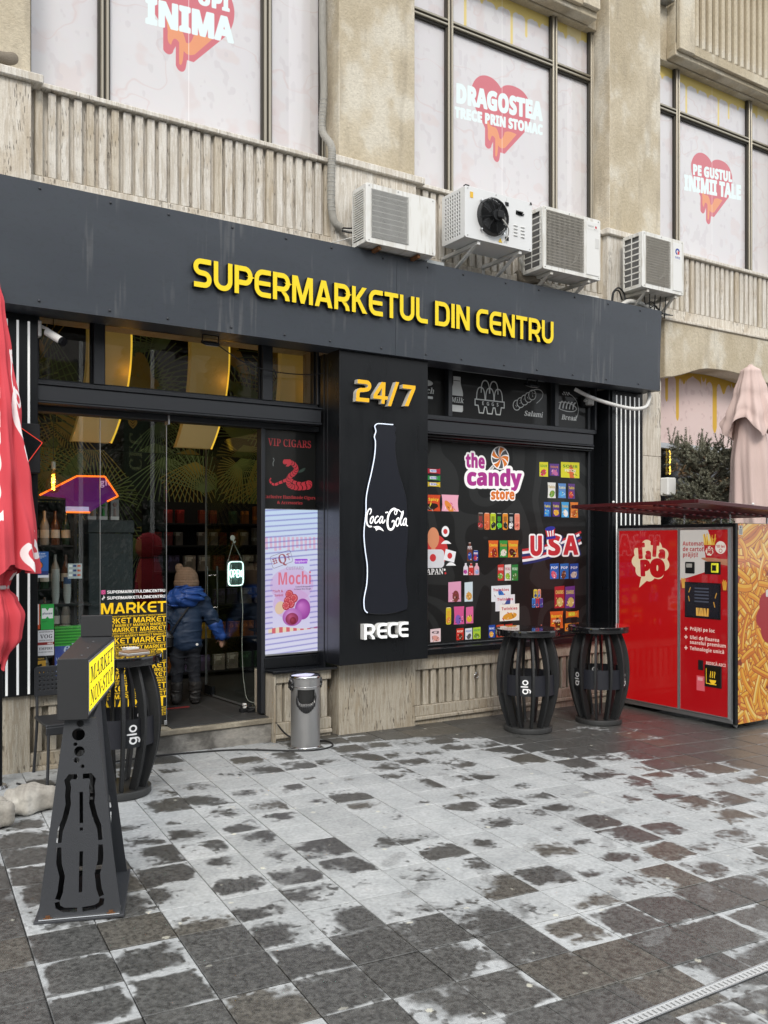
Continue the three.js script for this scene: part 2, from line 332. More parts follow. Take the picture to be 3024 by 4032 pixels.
{ // shoe prints pressed into the dry film
  const print = (X, W, turn, wet) => {
    const ca = Math.cos(turn), sa = Math.sin(turn);
    for (let i = 0; i < 60; i++) for (let j = 0; j < 26; j++) {
      const l = (i / 60 - 0.5) * 0.27, s = (j / 26 - 0.5) * 0.10, sole = Math.abs(s) < 0.045 * (1 - Math.pow(Math.abs(l) / 0.14, 3)) * (l > -0.02 && l < 0.03 ? 0.6 : 1);
      if (!sole || (Math.sin(l * 330 + Math.abs(s) * 160) < 0.1)) continue;
      const x = X + l * ca - s * sa - TX, w = W + l * sa + s * ca - TW, a = x * TC + w * TS, b = -x * TS + w * TC;
      const px = Math.round((a - A0) / (A1 - A0) * WETW), py = Math.round((b - B0) / (B1 - B0) * WETH);
      for (let q = -1; q <= 1; q++) if (px + q >= 0 && px + q < WETW && py >= 0 && py < WETH) wetMap[py * WETW + px + q] = lerp(wetMap[py * WETW + px + q], wet, 0.25);
    }
  };
  for (const [x, w, t, k] of [[3.45, 3.55, 0.5, 0.6], [4.0, 3.75, 0.9, 0.6], [3.25, 2.75, 0.3, 0.65], [2.9, 3.3, 1.0, 0.6], [4.5, 4.15, 0.2, 0.6], [3.75, 2.55, 0.6, 0.7], [2.1, 4.2, 0.4, 0.6], [3.9, 5.0, 1.2, 0.6], [2.6, 3.75, 0.4, 0.65]]) { print(x, w, t, k); print(x + 0.14, w + 0.42, t + 0.15, k); }
}
const speck = [];                     // trodden gum and grit
for (let i = 0; i < 260; i++) speck.push([rr(A0, A1), rr(B0, B1), rr(0.006, 0.017), rr(0.5, 1)]);
const paveC = new Uint8Array(WETW * WETH * 4), paveR = new Uint8Array(WETW * WETH * 4);
for (let y = 0; y < WETH; y++) for (let x = 0; x < WETW; x++) {
  const a = A0 + (A1 - A0) * (x + 0.5) / WETW, b = B0 + (B1 - B0) * (y + 0.5) / WETH, ti = Math.floor(a / TILE), tj = Math.floor(b / TILE), u = a / 12 + 0.4, v = b / 12 + 0.4;
  const w = wetMap[y * WETW + x], g = fbm(u, v, 900, 900, 2, 231), g2 = fbm(u, v, 90, 90, 3, 235), tone = 0.9 + 0.2 * hash(ti, tj, 12), brown = hash(ti, tj, 13);
  let dry = mix3([0.32, 0.334, 0.338], [0.42, 0.430, 0.430], g2); dry = dry.map((q) => q * (0.80 + 0.4 * g) * tone);
  let wet = mix3([0.070, 0.070, 0.067], [0.088, 0.081, 0.068], brown > 0.86 ? 0.8 : brown * 0.12); wet = wet.map((q) => q * (0.30 + 1.4 * g) * tone);
  let c = mix3(dry, wet, w); const o = (y * WETW + x) * 4;
  paveC[o] = s8(clamp(c[0])); paveC[o + 1] = s8(clamp(c[1])); paveC[o + 2] = s8(clamp(c[2])); paveC[o + 3] = 255;
  const ro = lerp(0.82, 0.30 + 0.16 * g + 0.1 * (g2 - 0.5), w); paveR[o] = paveR[o + 1] = paveR[o + 2] = 255 * ro; paveR[o + 3] = 255;
}
for (const [a, b, r, k] of speck) {
  const px = (a - A0) / (A1 - A0) * WETW, py = (b - B0) / (B1 - B0) * WETH, rp = r / (A1 - A0) * WETW, e = rr(0.6, 1.4);
  for (let y = Math.floor(py - rp * 2); y <= py + rp * 2; y++) for (let x = Math.floor(px - rp * 2); x <= px + rp * 2; x++) {
    if (x < 0 || y < 0 || x >= WETW || y >= WETH || Math.hypot((x - px) * e, (y - py) / e) > rp * (0.8 + 0.4 * hash(x, y, 3))) continue;
    const o = (y * WETW + x) * 4; paveC[o] = lerp(paveC[o], 205, k * 0.8); paveC[o + 1] = lerp(paveC[o + 1], 202, k * 0.8); paveC[o + 2] = lerp(paveC[o + 2], 185, k * 0.8); paveR[o] = paveR[o + 1] = paveR[o + 2] = 190;
  }
}
const dtex = (d, srgb) => { const t = new THREE.DataTexture(d, WETW, WETH); t.magFilter = THREE.LinearFilter; if (srgb) t.colorSpace = THREE.SRGBColorSpace; t.needsUpdate = true; return t; };
M.pave = std({ map: dtex(paveC, true), roughnessMap: dtex(paveR, false), roughness: 1, bumpMap: T.grain, bumpScale: 0.0022 });
const paving = thing('paving', 'grey stone paving of square slabs, part wet and part dry', 'paving'); paving.userData.kind = 'structure';
const DRAIN0 = 2.29, DRAIN1 = 2.348;
function tileG(i, j) {
  const a0 = i * TILE + 0.0025, a1 = (i + 1) * TILE - 0.0025, b0 = j * TILE + 0.0025, b1 = (j + 1) * TILE - 0.0025, c = 0.004, dy = (hash(i, j, 31) - 0.5) * 0.0025, tx = (hash(i, j, 32) - 0.5) * 0.004, ty = (hash(i, j, 33) - 0.5) * 0.004;
  const pos = [], uv = [], uv1 = [], ring = (e, y) => [[a0 + e, b0 + e], [a1 - e, b0 + e], [a1 - e, b1 - e], [a0 + e, b1 - e]].map(([a, b]) => { const [X, W] = tileXY(a, b); return [X, GY(X, W) + y + dy + (a - a0) * tx + (b - b0) * ty, -W, a, b]; });
  const put = (p) => { pos.push(p[0], p[1], p[2]); uv.push((p[3] - A0) / (A1 - A0), (p[4] - B0) / (B1 - B0)); uv1.push(p[3], p[4]); };
  const quad = (p, q, r, s) => [p, q, r, p, r, s].forEach(put);
  const top = ring(c, 0), mid = ring(0, -c * 0.7), low = ring(0, -0.03);
  quad(top[0], top[1], top[2], top[3]);
  for (let k = 0; k < 4; k++) { const n = (k + 1) % 4; quad(mid[k], mid[n], top[n], top[k]); quad(low[k], low[n], mid[n], mid[k]); }
  const g = new THREE.BufferGeometry(); g.setAttribute('position', new THREE.Float32BufferAttribute(pos, 3)); g.setAttribute('uv', new THREE.Float32BufferAttribute(uv, 2)); g.setAttribute('uv1', new THREE.Float32BufferAttribute(uv1, 2)); g.computeVertexNormals(); return g;
}
{
  const list = [], cs = Math.cos(YAW), sn = Math.sin(YAW);
  for (let i = Math.ceil(A0 / TILE); i < Math.floor(A1 / TILE); i++) for (let j = Math.ceil(B0 / TILE); j < Math.floor(B1 / TILE); j++) {
    const [X, W] = tileXY((i + 0.5) * TILE, (j + 0.5) * TILE), d = sn * X + cs * W, r = cs * X - sn * W;
    if (W > 7.45 || (W > DRAIN0 - 0.2 && W < DRAIN1 + 0.2 && Math.abs(W - 2.34) < 0.2)) continue;
    list.push([i, j, d > 0.3 && Math.abs(r / d) < 0.48 && (1.8 / d) < 0.6 ? d : 99 + d]);
  }
  list.sort((p, q) => p[2] - q[2]);
  const rest = [];
  list.forEach(([i, j, d], k) => { if (k < 300 && d < 99) part('tile', tileG(i, j), M.pave, paving); else rest.push(tileG(i, j)); });
  const m = new THREE.Mesh(mergeGeometries(rest), M.pave); m.name = 'far_tiles'; m.castShadow = m.receiveShadow = true; m.userData.kind = 'stuff'; paving.add(m);
  // slabs cut to fit either side of the drain, and the strip along the wall
  const strip = (x0, x1, w0, w1, n, dy) => {
    const step = (x1 - x0) / n;
    for (let k = 0; k < n; k++) {
      const g = bx(x0 + k * step + 0.002, x0 + (k + 1) * step - 0.002, -0.03, 0, w0, w1, 0.003), p = g.attributes.position, uv = new Float32Array(p.count * 2), uv1 = new Float32Array(p.count * 2);
      for (let i = 0; i < p.count; i++) { const X = p.getX(i), W = -p.getZ(i), x = X - TX, w = W - TW, a = x * TC + w * TS, b = -x * TS + w * TC; p.setY(i, p.getY(i) + GY(X, W) + dy); uv[i * 2] = (a - A0) / (A1 - A0); uv[i * 2 + 1] = (b - B0) / (B1 - B0); uv1[i * 2] = a; uv1[i * 2 + 1] = b; }
      g.setAttribute('uv', new THREE.BufferAttribute(uv, 2)); g.setAttribute('uv1', new THREE.BufferAttribute(uv1, 2)); part('cut_tile', g, M.pave, paving);
    }
  };
  strip(1.2, 4.2, DRAIN1 + 0.002, 2.66, 10, -0.004); strip(1.2, 4.2, 1.95, DRAIN0 - 0.002, 10, -0.004);
}
{ // slot drain
  const d = thing('drain_channel', 'galvanised slotted drain channel set in the paving at lower right', 'drain', [2.7, GY(2.7, 2.319), 2.319]);
  d.rotation.z = -0.0135;
  part('channel_floor', bx(-1.5, 1.5, -0.11, -0.10, -0.024, 0.024, 0), M.zinc, d);
  for (const [a, b] of [[-0.0285, -0.0235], [0.0235, 0.0285]]) part('edge_rail', bx(-1.5, 1.5, -0.10, 0.001, a, b, 0.001), M.zinc, d);
  for (const [a, b] of [[-0.0232, -0.0145], [0.0145, 0.0232]]) part('grate_rail', bx(-1.5, 1.5, -0.012, -0.001, a, b, 0.001), M.zincB, d);
  const g = bx(-0.0078, 0.0078, -0.012, -0.0015, -0.0143, 0.0143, 0.001);
  for (let k = 0; k < 112; k++) { const m = part('grate_bar', g, M.zincB, d); m.position.x = -1.5 + (k + 0.5) * 3 / 112; }
}
// ---------- the building ----------
const bld = thing('commercial_building', 'weathered stucco and travertine commercial building above and around the black shop front', 'building');
const BAYS = [[1.37, 4.03], [4.87, 7.53], [8.38, 11.03]];
const PILLARS = [[0.53, 1.37], [4.03, 4.87], [7.53, 8.38], [11.03, 11.87]];
PILLARS.forEach(([x0, x1], i) => {
  const g = holder('pillar', bld);
  part('stucco_shaft', bx(x0, x1, 5.29, 9.6, 7.04, 7.75, 0.006), M.stucco, g);
  part('stone_cladding', bx(x0 - 0.06, x0 + 0.36, 4.25, 5.222, 7.015, 7.6, 0.004), M.trav, g); part('stone_cladding', bx(x0 + 0.363, x1, 4.25, 5.222, 7.017, 7.6, 0.004), M.travPale, g);
  part('stone_cap', bx(x0 - 0.10, x1 + 0.08, 5.222, 5.29, 6.975, 7.5, 0.008), M.trav, g);
  if (i === 1 || i === 2) { part('stone_core', bx(x0 + 0.02, x1 - 0.01, -0.3, 4.25, 7.06, 7.75, 0), M.travDirty, g); let y = -0.3; for (const [h, a] of i === 1 ? [[0.985, 1], [0.9, 0], [0.9, 0], [0.9, 0], [0.86, 0]] : [[0.95, 1], [0.72, 0], [0.62, 0], [0.80, 1], [0.76, 0], [0.70, 0]]) { const m = i === 1 ? M.travDirty : M.travPale; part('stone_slab', bx(x0, x1 + 0.01, y, y + h - 0.003, 7.04 + (a ? 0.002 : 0), 7.0599, 0.003), m, g); y += h; } part('side_slab', bx(x0, x0 + 0.0199, -0.3, 4.25, 7.0602, 7.75, 0.002), i === 1 ? M.travDirty : M.travPale, g); }
  if (i === 0) part('stone_block', bx(x0, x1, -0.3, 4.25, 7.06, 7.75, 0.004), M.travDirty, g);
});
part('back_wall', bx(0.3, 12, 3.62, 4.40, 7.50, 7.8, 0), M.stucco, bld);
// window films: pinkish marbled print with a dripping heart
function filmTex(draw, x0, x1, y0, y1) {
  return canvasTex(768, 690, (c, w, h) => {
    const im = c.createImageData(w, h);
    for (let y = 0; y < h; y++) for (let x = 0; x < w; x++) {
      const u = x / w * 0.5 + x0 * 0.07, v = y / h * 0.5 + 0.1, a = fbm(u, v, 8, 8, 4, 301), vein = Math.abs(fbm(u + a * 0.06, v, 7, 9, 4, 307) - 0.5), blot = smooth(0.60, 0.74, fbm(u, v, 26, 26, 3, 311)), fl = smooth(0.68, 0.74, fbm(u, v, 80, 50, 2, 313));
      let q = mix3([204, 201, 204], [212, 210, 211], a); q = mix3(q, [196, 174, 172], smooth(0.012, 0.0, vein) * 0.4); q = mix3(q, [204, 190, 189], blot * 0.5); q = mix3(q, [190, 184, 188], fl * 0.4);
      const o = (y * w + x) * 4; im.data[o] = q[0]; im.data[o + 1] = q[1]; im.data[o + 2] = q[2]; im.data[o + 3] = 255;
    }
    c.putImageData(im, 0, 0);
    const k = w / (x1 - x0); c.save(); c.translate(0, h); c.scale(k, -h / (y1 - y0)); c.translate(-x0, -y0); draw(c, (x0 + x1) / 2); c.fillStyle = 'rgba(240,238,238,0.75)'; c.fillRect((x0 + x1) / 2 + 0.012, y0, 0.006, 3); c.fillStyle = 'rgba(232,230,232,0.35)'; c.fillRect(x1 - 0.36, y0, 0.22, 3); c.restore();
  });
}
function drips(c, x0, x1, y) {         // dripping yellow syrup along the top of the film
  c.fillStyle = '#dcc572'; c.beginPath(); c.moveTo(x0, y + 0.5); let x = x0; c.lineTo(x0, y);
  let k = 3;
  while (x < x1) {
    const w = 0.10 + 0.16 * hash(k, 1, 9), l = hash(k, 2, 9) > 0.45 ? 0.12 + 0.28 * hash(k, 3, 9) : 0.03, d = 0.035; k++;
    c.quadraticCurveTo(x + w * 0.4, y + 0.02, x + w * 0.5, y - 0.03); c.lineTo(x + w * 0.5, y - l); c.quadraticCurveTo(x + w * 0.5 + d / 2, y - l - 0.04, x + w * 0.5 + d, y - l); c.lineTo(x + w * 0.5 + d, y - 0.02); c.quadraticCurveTo(x + w * 0.8 + d, y + 0.03, x + w + d, y);
    x += w + d;
  }
  c.lineTo(x, y + 0.5); c.fill();
}
function heart(c, X, Y, s) {           // dripping heart about 0.8 wide, cleft at X, Y
  c.save(); c.translate(X, Y); c.scale(s, s); c.fillStyle = '#c55a66';
  c.beginPath(); c.moveTo(0, 0); c.bezierCurveTo(-0.10, 0.12, -0.33, 0.12, -0.40, -0.10); c.bezierCurveTo(-0.42, -0.26, -0.30, -0.36, -0.22, -0.48); c.lineTo(-0.22, -0.66); c.bezierCurveTo(-0.20, -0.70, -0.14, -0.70, -0.13, -0.64); c.lineTo(-0.11, -0.60); c.lineTo(-0.11, -0.76);
  c.bezierCurveTo(-0.09, -0.82, -0.03, -0.82, -0.02, -0.75); c.lineTo(-0.01, -0.69); c.lineTo(0.05, -0.69); c.lineTo(0.36, -0.36); c.bezierCurveTo(0.48, -0.18, 0.44, 0.06, 0.22, 0.07); c.bezierCurveTo(0.1, 0.08, 0.03, 0.04, 0, 0); c.fill();
  c.fillStyle = '#dc8a58'; c.beginPath(); c.moveTo(-0.20, -0.34); c.quadraticCurveTo(-0.17, -0.45, -0.10, -0.44); c.quadraticCurveTo(-0.05, -0.42, -0.02, -0.54); c.quadraticCurveTo(0.02, -0.56, 0.05, -0.46); c.quadraticCurveTo(0.1, -0.42, 0.22, -0.44); c.lineTo(0.06, -0.62); c.quadraticCurveTo(0.0, -0.66, -0.04, -0.62); c.quadraticCurveTo(-0.05, -0.78, -0.08, -0.74); c.lineTo(-0.08, -0.56); c.quadraticCurveTo(-0.13, -0.5, -0.15, -0.60); c.quadraticCurveTo(-0.19, -0.60, -0.18, -0.5); c.fill();
  c.restore();
}
function slantText(c, t, x0, x1, y0, h, up, col = '#dcecec') {   // bold words filling a slanted box
  c.save(); c.transform(1, up, 0, 1, x0, y0); c.scale(1, -1); c.font = 'bold 100px sans-serif'; c.textBaseline = 'alphabetic';
  const m = c.measureText(t).width; c.scale((x1 - x0) / m, h / 73); c.fillStyle = col; c.strokeStyle = col; c.lineWidth = 9; c.lineJoin = 'round'; c.strokeText(t, 0, 0); c.fillText(t, 0, 0); c.restore();
}
const WTOP = 7.66, WBOT = 5.20, GL_W = 7.34;
const FILM = [
  (c, m) => { heart(c, 2.71, 6.62, 1.0); slantText(c, 'INIMA', 2.34, 3.12, 6.145, 0.205, 0.085); slantText(c, 'UPI', 2.79, 3.09, 6.45, 0.13, 0.085); },
  (c, m) => { drips(c, 4.9, 7.5, 7.52); heart(c, 6.2, 6.65, 1.0); slantText(c, 'DRAGOSTEA', 5.59, 6.79, 6.345, 0.19, 0.095); slantText(c, 'TRECE PRIN STOMAC', 5.58, 6.80, 6.185, 0.105, 0.095); },
  (c, m) => { drips(c, 8.4, 11.0, 7.52); heart(c, 9.71, 6.66, 1.0); slantText(c, 'PE GUSTUL', 9.34, 10.13, 6.43, 0.125, 0.095); slantText(c, 'INIMII TALE', 9.18, 10.32, 6.205, 0.18, 0.095); },
];
const slatGeo = new Map();
const slatG = (w, h) => { const k = w.toFixed(3) + h.toFixed(3); if (!slatGeo.has(k)) slatGeo.set(k, [0, 1, 2, 3].map((i) => uvm(bx(-w / 2, w / 2, 0, h, -0.018, 0.018, 0.005), i * 0.29 + w * 5, i * 0.37))); return slatGeo.get(k); };
function slats(parent, x0, x1, y0, y1, wFront, pitch, mat, skip = () => false) {
  const n = Math.max(1, Math.round((x1 - x0) / pitch)), p = (x1 - x0) / n;
  for (let k = 0; k < n; k++) {
    const w = [0.062, 0.068, 0.058, 0.065][Math.floor(hash(k, Math.round(x0 * 10), 77) * 4)], gs = slatG(w, y1 - y0);
    const m = part('slat', gs[Math.floor(hash(k, 3, 78 + Math.round(x0)) * 4)], mat[Math.floor(hash(k, 5, 79) * mat.length)], parent);
    m.position.set(x0 + (k + 0.42) * p, y0, -(wFront + 0.018 + (hash(k, 8, 80) - 0.5) * 0.008));
    if (skip(m.position.x)) parent.remove(m);
  }
}
M.trav2 = std({ map: T.trav, bumpMap: T.travB, bumpScale: 0.008, roughness: 0.85, color: lin(0.86, 0.82, 0.75) });
M.trav3 = std({ map: T.trav, bumpMap: T.travB, bumpScale: 0.008, roughness: 0.85, color: lin(0.72, 0.70, 0.65) });
BAYS.forEach(([x0, x1], b) => {
  // spandrel of travertine slats under the window
  const sp = holder('spandrel', bld);
  part('backing_slab', bx(x0, x1, 4.25, 5.23, 7.132, 7.5, 0), M.trav, sp);
  part('base_band', bx(x0, x1, 4.41, 4.57, 7.085, 7.131, 0.004), M.travPale, sp);
  slats(sp, x0 + 0.03, x1 - 0.03, 4.574, 5.226, 7.092, 0.096, [M.trav, M.trav, M.trav2]);
  part('window_sill', bx(x0 + 0.002, x1 - 0.09, 5.232, 5.272, 7.055, 7.42, 0.006), M.trav, sp);
  // window
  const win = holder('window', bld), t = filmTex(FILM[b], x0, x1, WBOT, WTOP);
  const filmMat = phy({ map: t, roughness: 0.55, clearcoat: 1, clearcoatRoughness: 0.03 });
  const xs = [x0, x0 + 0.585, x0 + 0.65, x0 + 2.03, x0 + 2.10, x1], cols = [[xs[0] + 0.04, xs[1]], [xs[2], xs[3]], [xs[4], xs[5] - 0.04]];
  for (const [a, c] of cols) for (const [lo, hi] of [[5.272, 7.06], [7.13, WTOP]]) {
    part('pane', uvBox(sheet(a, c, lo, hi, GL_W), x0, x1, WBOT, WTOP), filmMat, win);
    const fr = [bx(a - 0.002, a + 0.016, lo, hi, GL_W - 0.035, GL_W - 0.002, 0.002), bx(c - 0.016, c + 0.002, lo, hi, GL_W - 0.035, GL_W - 0.002, 0.002), bx(a + 0.0165, c - 0.0165, hi - 0.016, hi, GL_W - 0.034, GL_W - 0.002, 0.002), bx(a + 0.0165, c - 0.0165, lo, lo + 0.016, GL_W - 0.034, GL_W - 0.002, 0.002)];
    part('sash', fr, M.bronzeDark, win);
  }
  for (const [a, c] of [[xs[0], xs[0] + 0.04], [xs[1], xs[2]], [xs[3], xs[4]], [xs[5] - 0.04, xs[5]]]) {
    const q = (c - a) * 0.36;
    part('mullion', [bx(a, a + q, 5.272, WTOP, GL_W - 0.06, GL_W + 0.02, 0.005), bx(c - q, c, 5.272, WTOP, GL_W - 0.06, GL_W + 0.02, 0.005)], M.bronze, win);
    part('mullion_groove', bx(a + q, c - q, 5.272, WTOP, GL_W - 0.035, GL_W + 0.02, 0), M.bronzeDark, win);
  }
  for (const [a, c] of cols) {
    part('transom', [bx(a + 0.001, c - 0.001, 7.062, 7.087, GL_W - 0.058, GL_W + 0.02, 0.005), bx(a + 0.001, c - 0.001, 7.105, 7.13, GL_W - 0.058, GL_W + 0.02, 0.005)], M.bronze, win);
    part('transom_groove', bx(a + 0.001, c - 0.001, 7.087, 7.105, GL_W - 0.035, GL_W + 0.02, 0), M.bronzeDark, win);
  }
  part('head_frame', bx(x0, x1, WTOP + 0.001, WTOP + 0.05, GL_W - 0.06, GL_W + 0.02, 0.004), M.bronzeDark, win);
  // lintel: recessed ends and a fluted panel standing proud of the middle
  const ln = holder('lintel', bld);
  part('recessed_beam', bx(x0, x1, 7.63, 9.6, 7.24, 7.6, 0.004), M.stucco, ln);
  part('drip_ledge', bx(x0 + 0.001, x0 + 0.33, 8.28, 8.31, 7.10, 7.238, 0.003), M.zinc, ln);
  part('soffit_beam', bx(x0 + 0.34, x1 - 0.13, 7.645, 7.80, 7.10, 7.239, 0.008), M.stucco, ln);
  part('fluted_panel', bx(x0 + 0.35, x1 - 0.14, 7.802, 9.6, 7.115, 7.238, 0.004), M.stucco, ln);
  part('panel_end', bx(x0 + 0.35, x0 + 0.63, 7.70, 9.6, 7.04, 7.0985, 0.008), M.stucco, ln);
  part('panel_end', bx(x1 - 0.40, x1 - 0.14, 7.72, 9.6, 7.04, 7.0985, 0.008), M.stucco, ln);
  part('panel_foot', bx(x0 + 0.632, x1 - 0.402, 7.70, 7.815, 7.05, 7.0985, 0.006), M.stucco, ln);
  const rg = bx(-0.032, 0.032, 7.817, 9.6, -0.03, 0.03, 0.012);
  for (let x = x0 + 0.69; x < x1 - 0.46; x += 0.1255) { const m = part('flute_rib', rg, M.stucco, ln); m.position.set(x, 0, -7.083); }
});
// ground floor of the building in the second bay: stone plinth under the poster window
function plinth(x0, x1, top = 0.688, slots = []) {
  const g = holder('plinth', bld);
  part('top_band', bx(x0, x1, 0.545, top, 7.075, 7.15, 0.006), M.travDirty, g);
  part('backing_slab', bx(x0, x1, -0.3, top - 0.001, 7.30, 7.5, 0), M.travDirty, g);
  let px = x0; for (const x of [...slots, null]) { const e = x === null ? x1 : x - 0.014; part('facing_slab', bx(px, e, -0.3, top - 0.001, 7.151, 7.299, 0), M.travDirty, g); if (x !== null) { part('facing_slab', bx(e, x + 0.014, -0.3, 0.265, 7.151, 7.299, 0), M.travDirty, g); part('facing_slab', bx(e, x + 0.014, 0.455, top - 0.001, 7.151, 7.299, 0), M.travDirty, g); px = x + 0.014; } }
  slats(g, x0 + 0.02, x1 - 0.01, 0.197, 0.5445, 7.098, 0.098, [M.travDirty, M.trav3, M.travDirty]);
  part('base_band', bx(x0, x1, 0.098, 0.1965, 7.075, 7.15, 0.005), M.travDirty, g);
  part('base_ledge', bx(x0, x1, 0.060, 0.0975, 7.052, 7.15, 0.008), M.travDirty, g);
  part('footing', bx(x0, x1, -0.3, 0.0595, 7.085, 7.15, 0.004), M.travDirty, g);
  return g;
}
const pl2 = plinth(4.885, 7.53, 0.688, [5.297, 5.395, 5.493]);
{ const r = new THREE.TorusGeometry(0.024, 0.005, 8, 24); r.translate(5.655, 0.432, -7.08); part('tether_ring', [r, lb(0.02, 0.03, 0.03, 5.655, 0.462, -7.09)], M.steel, pl2); }
const pl1 = plinth(1.37, 1.93);
const pl3 = plinth(3.40, 3.97, 0.6365);
part('return_face', bx(3.38, 3.4, 0.02, 0.635, 7.045, 7.45, 0.003), M.travDirty, pl3);
// third bay: arched beam over a pink wall with painted syrup drips
{
  const s = new THREE.Shape(); s.moveTo(8.36, 3.72); s.lineTo(8.47, 3.73); s.bezierCurveTo(8.8, 3.80, 8.95, 3.90, 9.25, 3.90); s.bezierCurveTo(9.7, 3.93, 10.1, 3.84, 10.5, 3.82); s.lineTo(12, 3.72); s.lineTo(12, 4.375); s.lineTo(8.36, 4.375);
  const g = uvm(new THREE.ExtrudeGeometry(s, { depth: 0.30, bevelEnabled: true, bevelSize: 0.008, bevelThickness: 0.008, bevelSegments: 1 }).translate(0, 0, -7.26));
  part('arched_beam', g, M.stucco, bld); part('beam_coping', bx(8.33, 12, 4.376, 4.408, 6.93, 7.14, 0.006), M.travPale, bld);
  const t = canvasTex(768, 768, (c, w, h) => {
    const im = c.createImageData(w, h);
    for (let y = 0; y < h; y++) for (let x = 0; x < w; x++) { const u = x / w, v = y / h, a = fbm(u, v, 6, 6, 4, 331), p = smooth(0.70, 0.76, fbm(u, v, 60, 40, 2, 333)); const q = mix3(mix3([214, 190, 186], [224, 204, 200], a), [196, 170, 168], p * 0.45), o = (y * w + x) * 4; im.data.set([...q, 255], o); }
    c.putImageData(im, 0, 0);
    const k = w / 2.9, X = (x) => (x - 8.3) * k, Y = (y) => h - (y - 1.35) * k;
    c.fillStyle = '#d3a93f'; const drip = (x, wd, top, bot) => { c.beginPath(); c.moveTo(X(x - wd * 3.2), Y(top)); c.bezierCurveTo(X(x - wd * 1.6), Y(top - 0.16), X(x - wd / 2), Y(top - 0.08), X(x - wd / 2), Y(top - 0.22)); c.lineTo(X(x - wd / 2), Y(bot + wd)); c.quadraticCurveTo(X(x), Y(bot - wd * 0.7), X(x + wd / 2), Y(bot + wd)); c.lineTo(X(x + wd / 2), Y(top - 0.22)); c.bezierCurveTo(X(x + wd / 2), Y(top - 0.08), X(x + wd * 1.6), Y(top - 0.16), X(x + wd * 3.2), Y(top)); c.fill(); };
    c.fillRect(X(8.3), 0, w, Y(3.88));
    for (const [x, wd, bot] of [[8.80, 0.05, 3.50], [9.0, 0.055, 3.28], [9.12, 0.08, 3.74], [9.72, 0.085, 3.17], [9.9, 0.10, 3.68], [10.1, 0.09, 3.78], [10.4, 0.06, 3.5], [9.5, 0.10, 3.80]]) drip(x, wd, 3.95, bot);
  });
  part('painted_wall', uvBox(bx(8.385, 11.2, 3.0, 4.2, 7.30, 7.5, 0), 8.3, 11.2, 1.35, 4.25), std({ map: t, roughness: 0.8 }), bld);
  part('window_head', bx(8.385, 11.2, 2.93, 2.998, 7.27, 7.45, 0.004), M.alu, bld);
  part('dark_window', sheet(8.385, 11.2, 0.3, 2.93, 7.40), M.blackGloss, bld);
}
part('roof_slab', bx(0.3, 12, 9.6, 9.9, 6.8, 14, 0), M.stucco, bld);

// ---------- fascia with raised letters ----------
const fas = thing('fascia_sign', 'long anthracite fascia with raised yellow letters over the whole shop front', 'shop sign');
{
  const mk = (x0, x1) => {
    const s = new THREE.Shape([[6.77, 3.493], [6.74, 4.39], [7.0, 4.39], [7.0, 4.37], [6.765, 4.37], [6.795, 3.515], [7.035, 3.515], [7.035, 3.493]].map(([w, y]) => new THREE.Vector2(w, y)));
    const g = new THREE.ExtrudeGeometry(s, { depth: x1 - x0, bevelEnabled: false });
    const p = g.attributes.position; for (let i = 0; i < p.count; i++) { const w = p.getX(i), y = p.getY(i), z = p.getZ(i); p.setXYZ(i, x0 + z, y, -w); }
    const n = g.index ? g.toNonIndexed() : g, q = n.attributes.position;   // the mapping mirrors the shape, so turn the faces round
    for (let i = 0; i < q.count; i += 3) { const a = [q.getX(i + 1), q.getY(i + 1), q.getZ(i + 1)]; q.setXYZ(i + 1, q.getX(i + 2), q.getY(i + 2), q.getZ(i + 2)); q.setXYZ(i + 2, ...a); }
    n.computeVertexNormals(); return uvm(n, 0, -3.49);
  };
  part('panel', mk(-0.6, 4.464), M.fascia, fas); part('panel', mk(4.467, 8.04), M.fascia, fas);
  part('end_plate', bx(8.0405, 8.046, 3.493, 4.385, 6.765, 7.03, 0.001), M.fascia, fas);
  part('inner_back', bx(-0.6, 8.03, 3.52, 4.365, 6.99, 7.0, 0), M.fasciaDark, fas);
  const sg = new THREE.SphereGeometry(0.011, 8, 5, 0, Math.PI * 2, 0, Math.PI / 2).rotateX(Math.PI / 2);
  for (const [y, w] of [[4.345, 6.7415], [3.54, 6.7685]]) for (let x = 1.38; x < 8.0; x += 0.485) { const m = part('screw', sg, M.fasciaDark, fas); m.position.set(x + (hash(Math.round(x * 10), 1, 3) - 0.5) * 0.08, y, -w); }
  const lw = [['SUPERMARKETUL', 2.522, 4.79], ['DIN', 4.874, 5.282], ['CENTRU', 5.363, 6.367]];
  for (const [t, x0, x1] of lw) {
    const k = (x1 - x0) / wordWidth(t); let x = x0;
    for (const ch of t) {
      const m = letterMesh('letter', ch, k, 0.00228, 0.042, M.yellowFace, M.blackM, fas); m.position.set(x, 3.811, -6.755); m.rotation.x = 0.0; x += (GL[ch][0] + 9) * k;
    }
  }
}
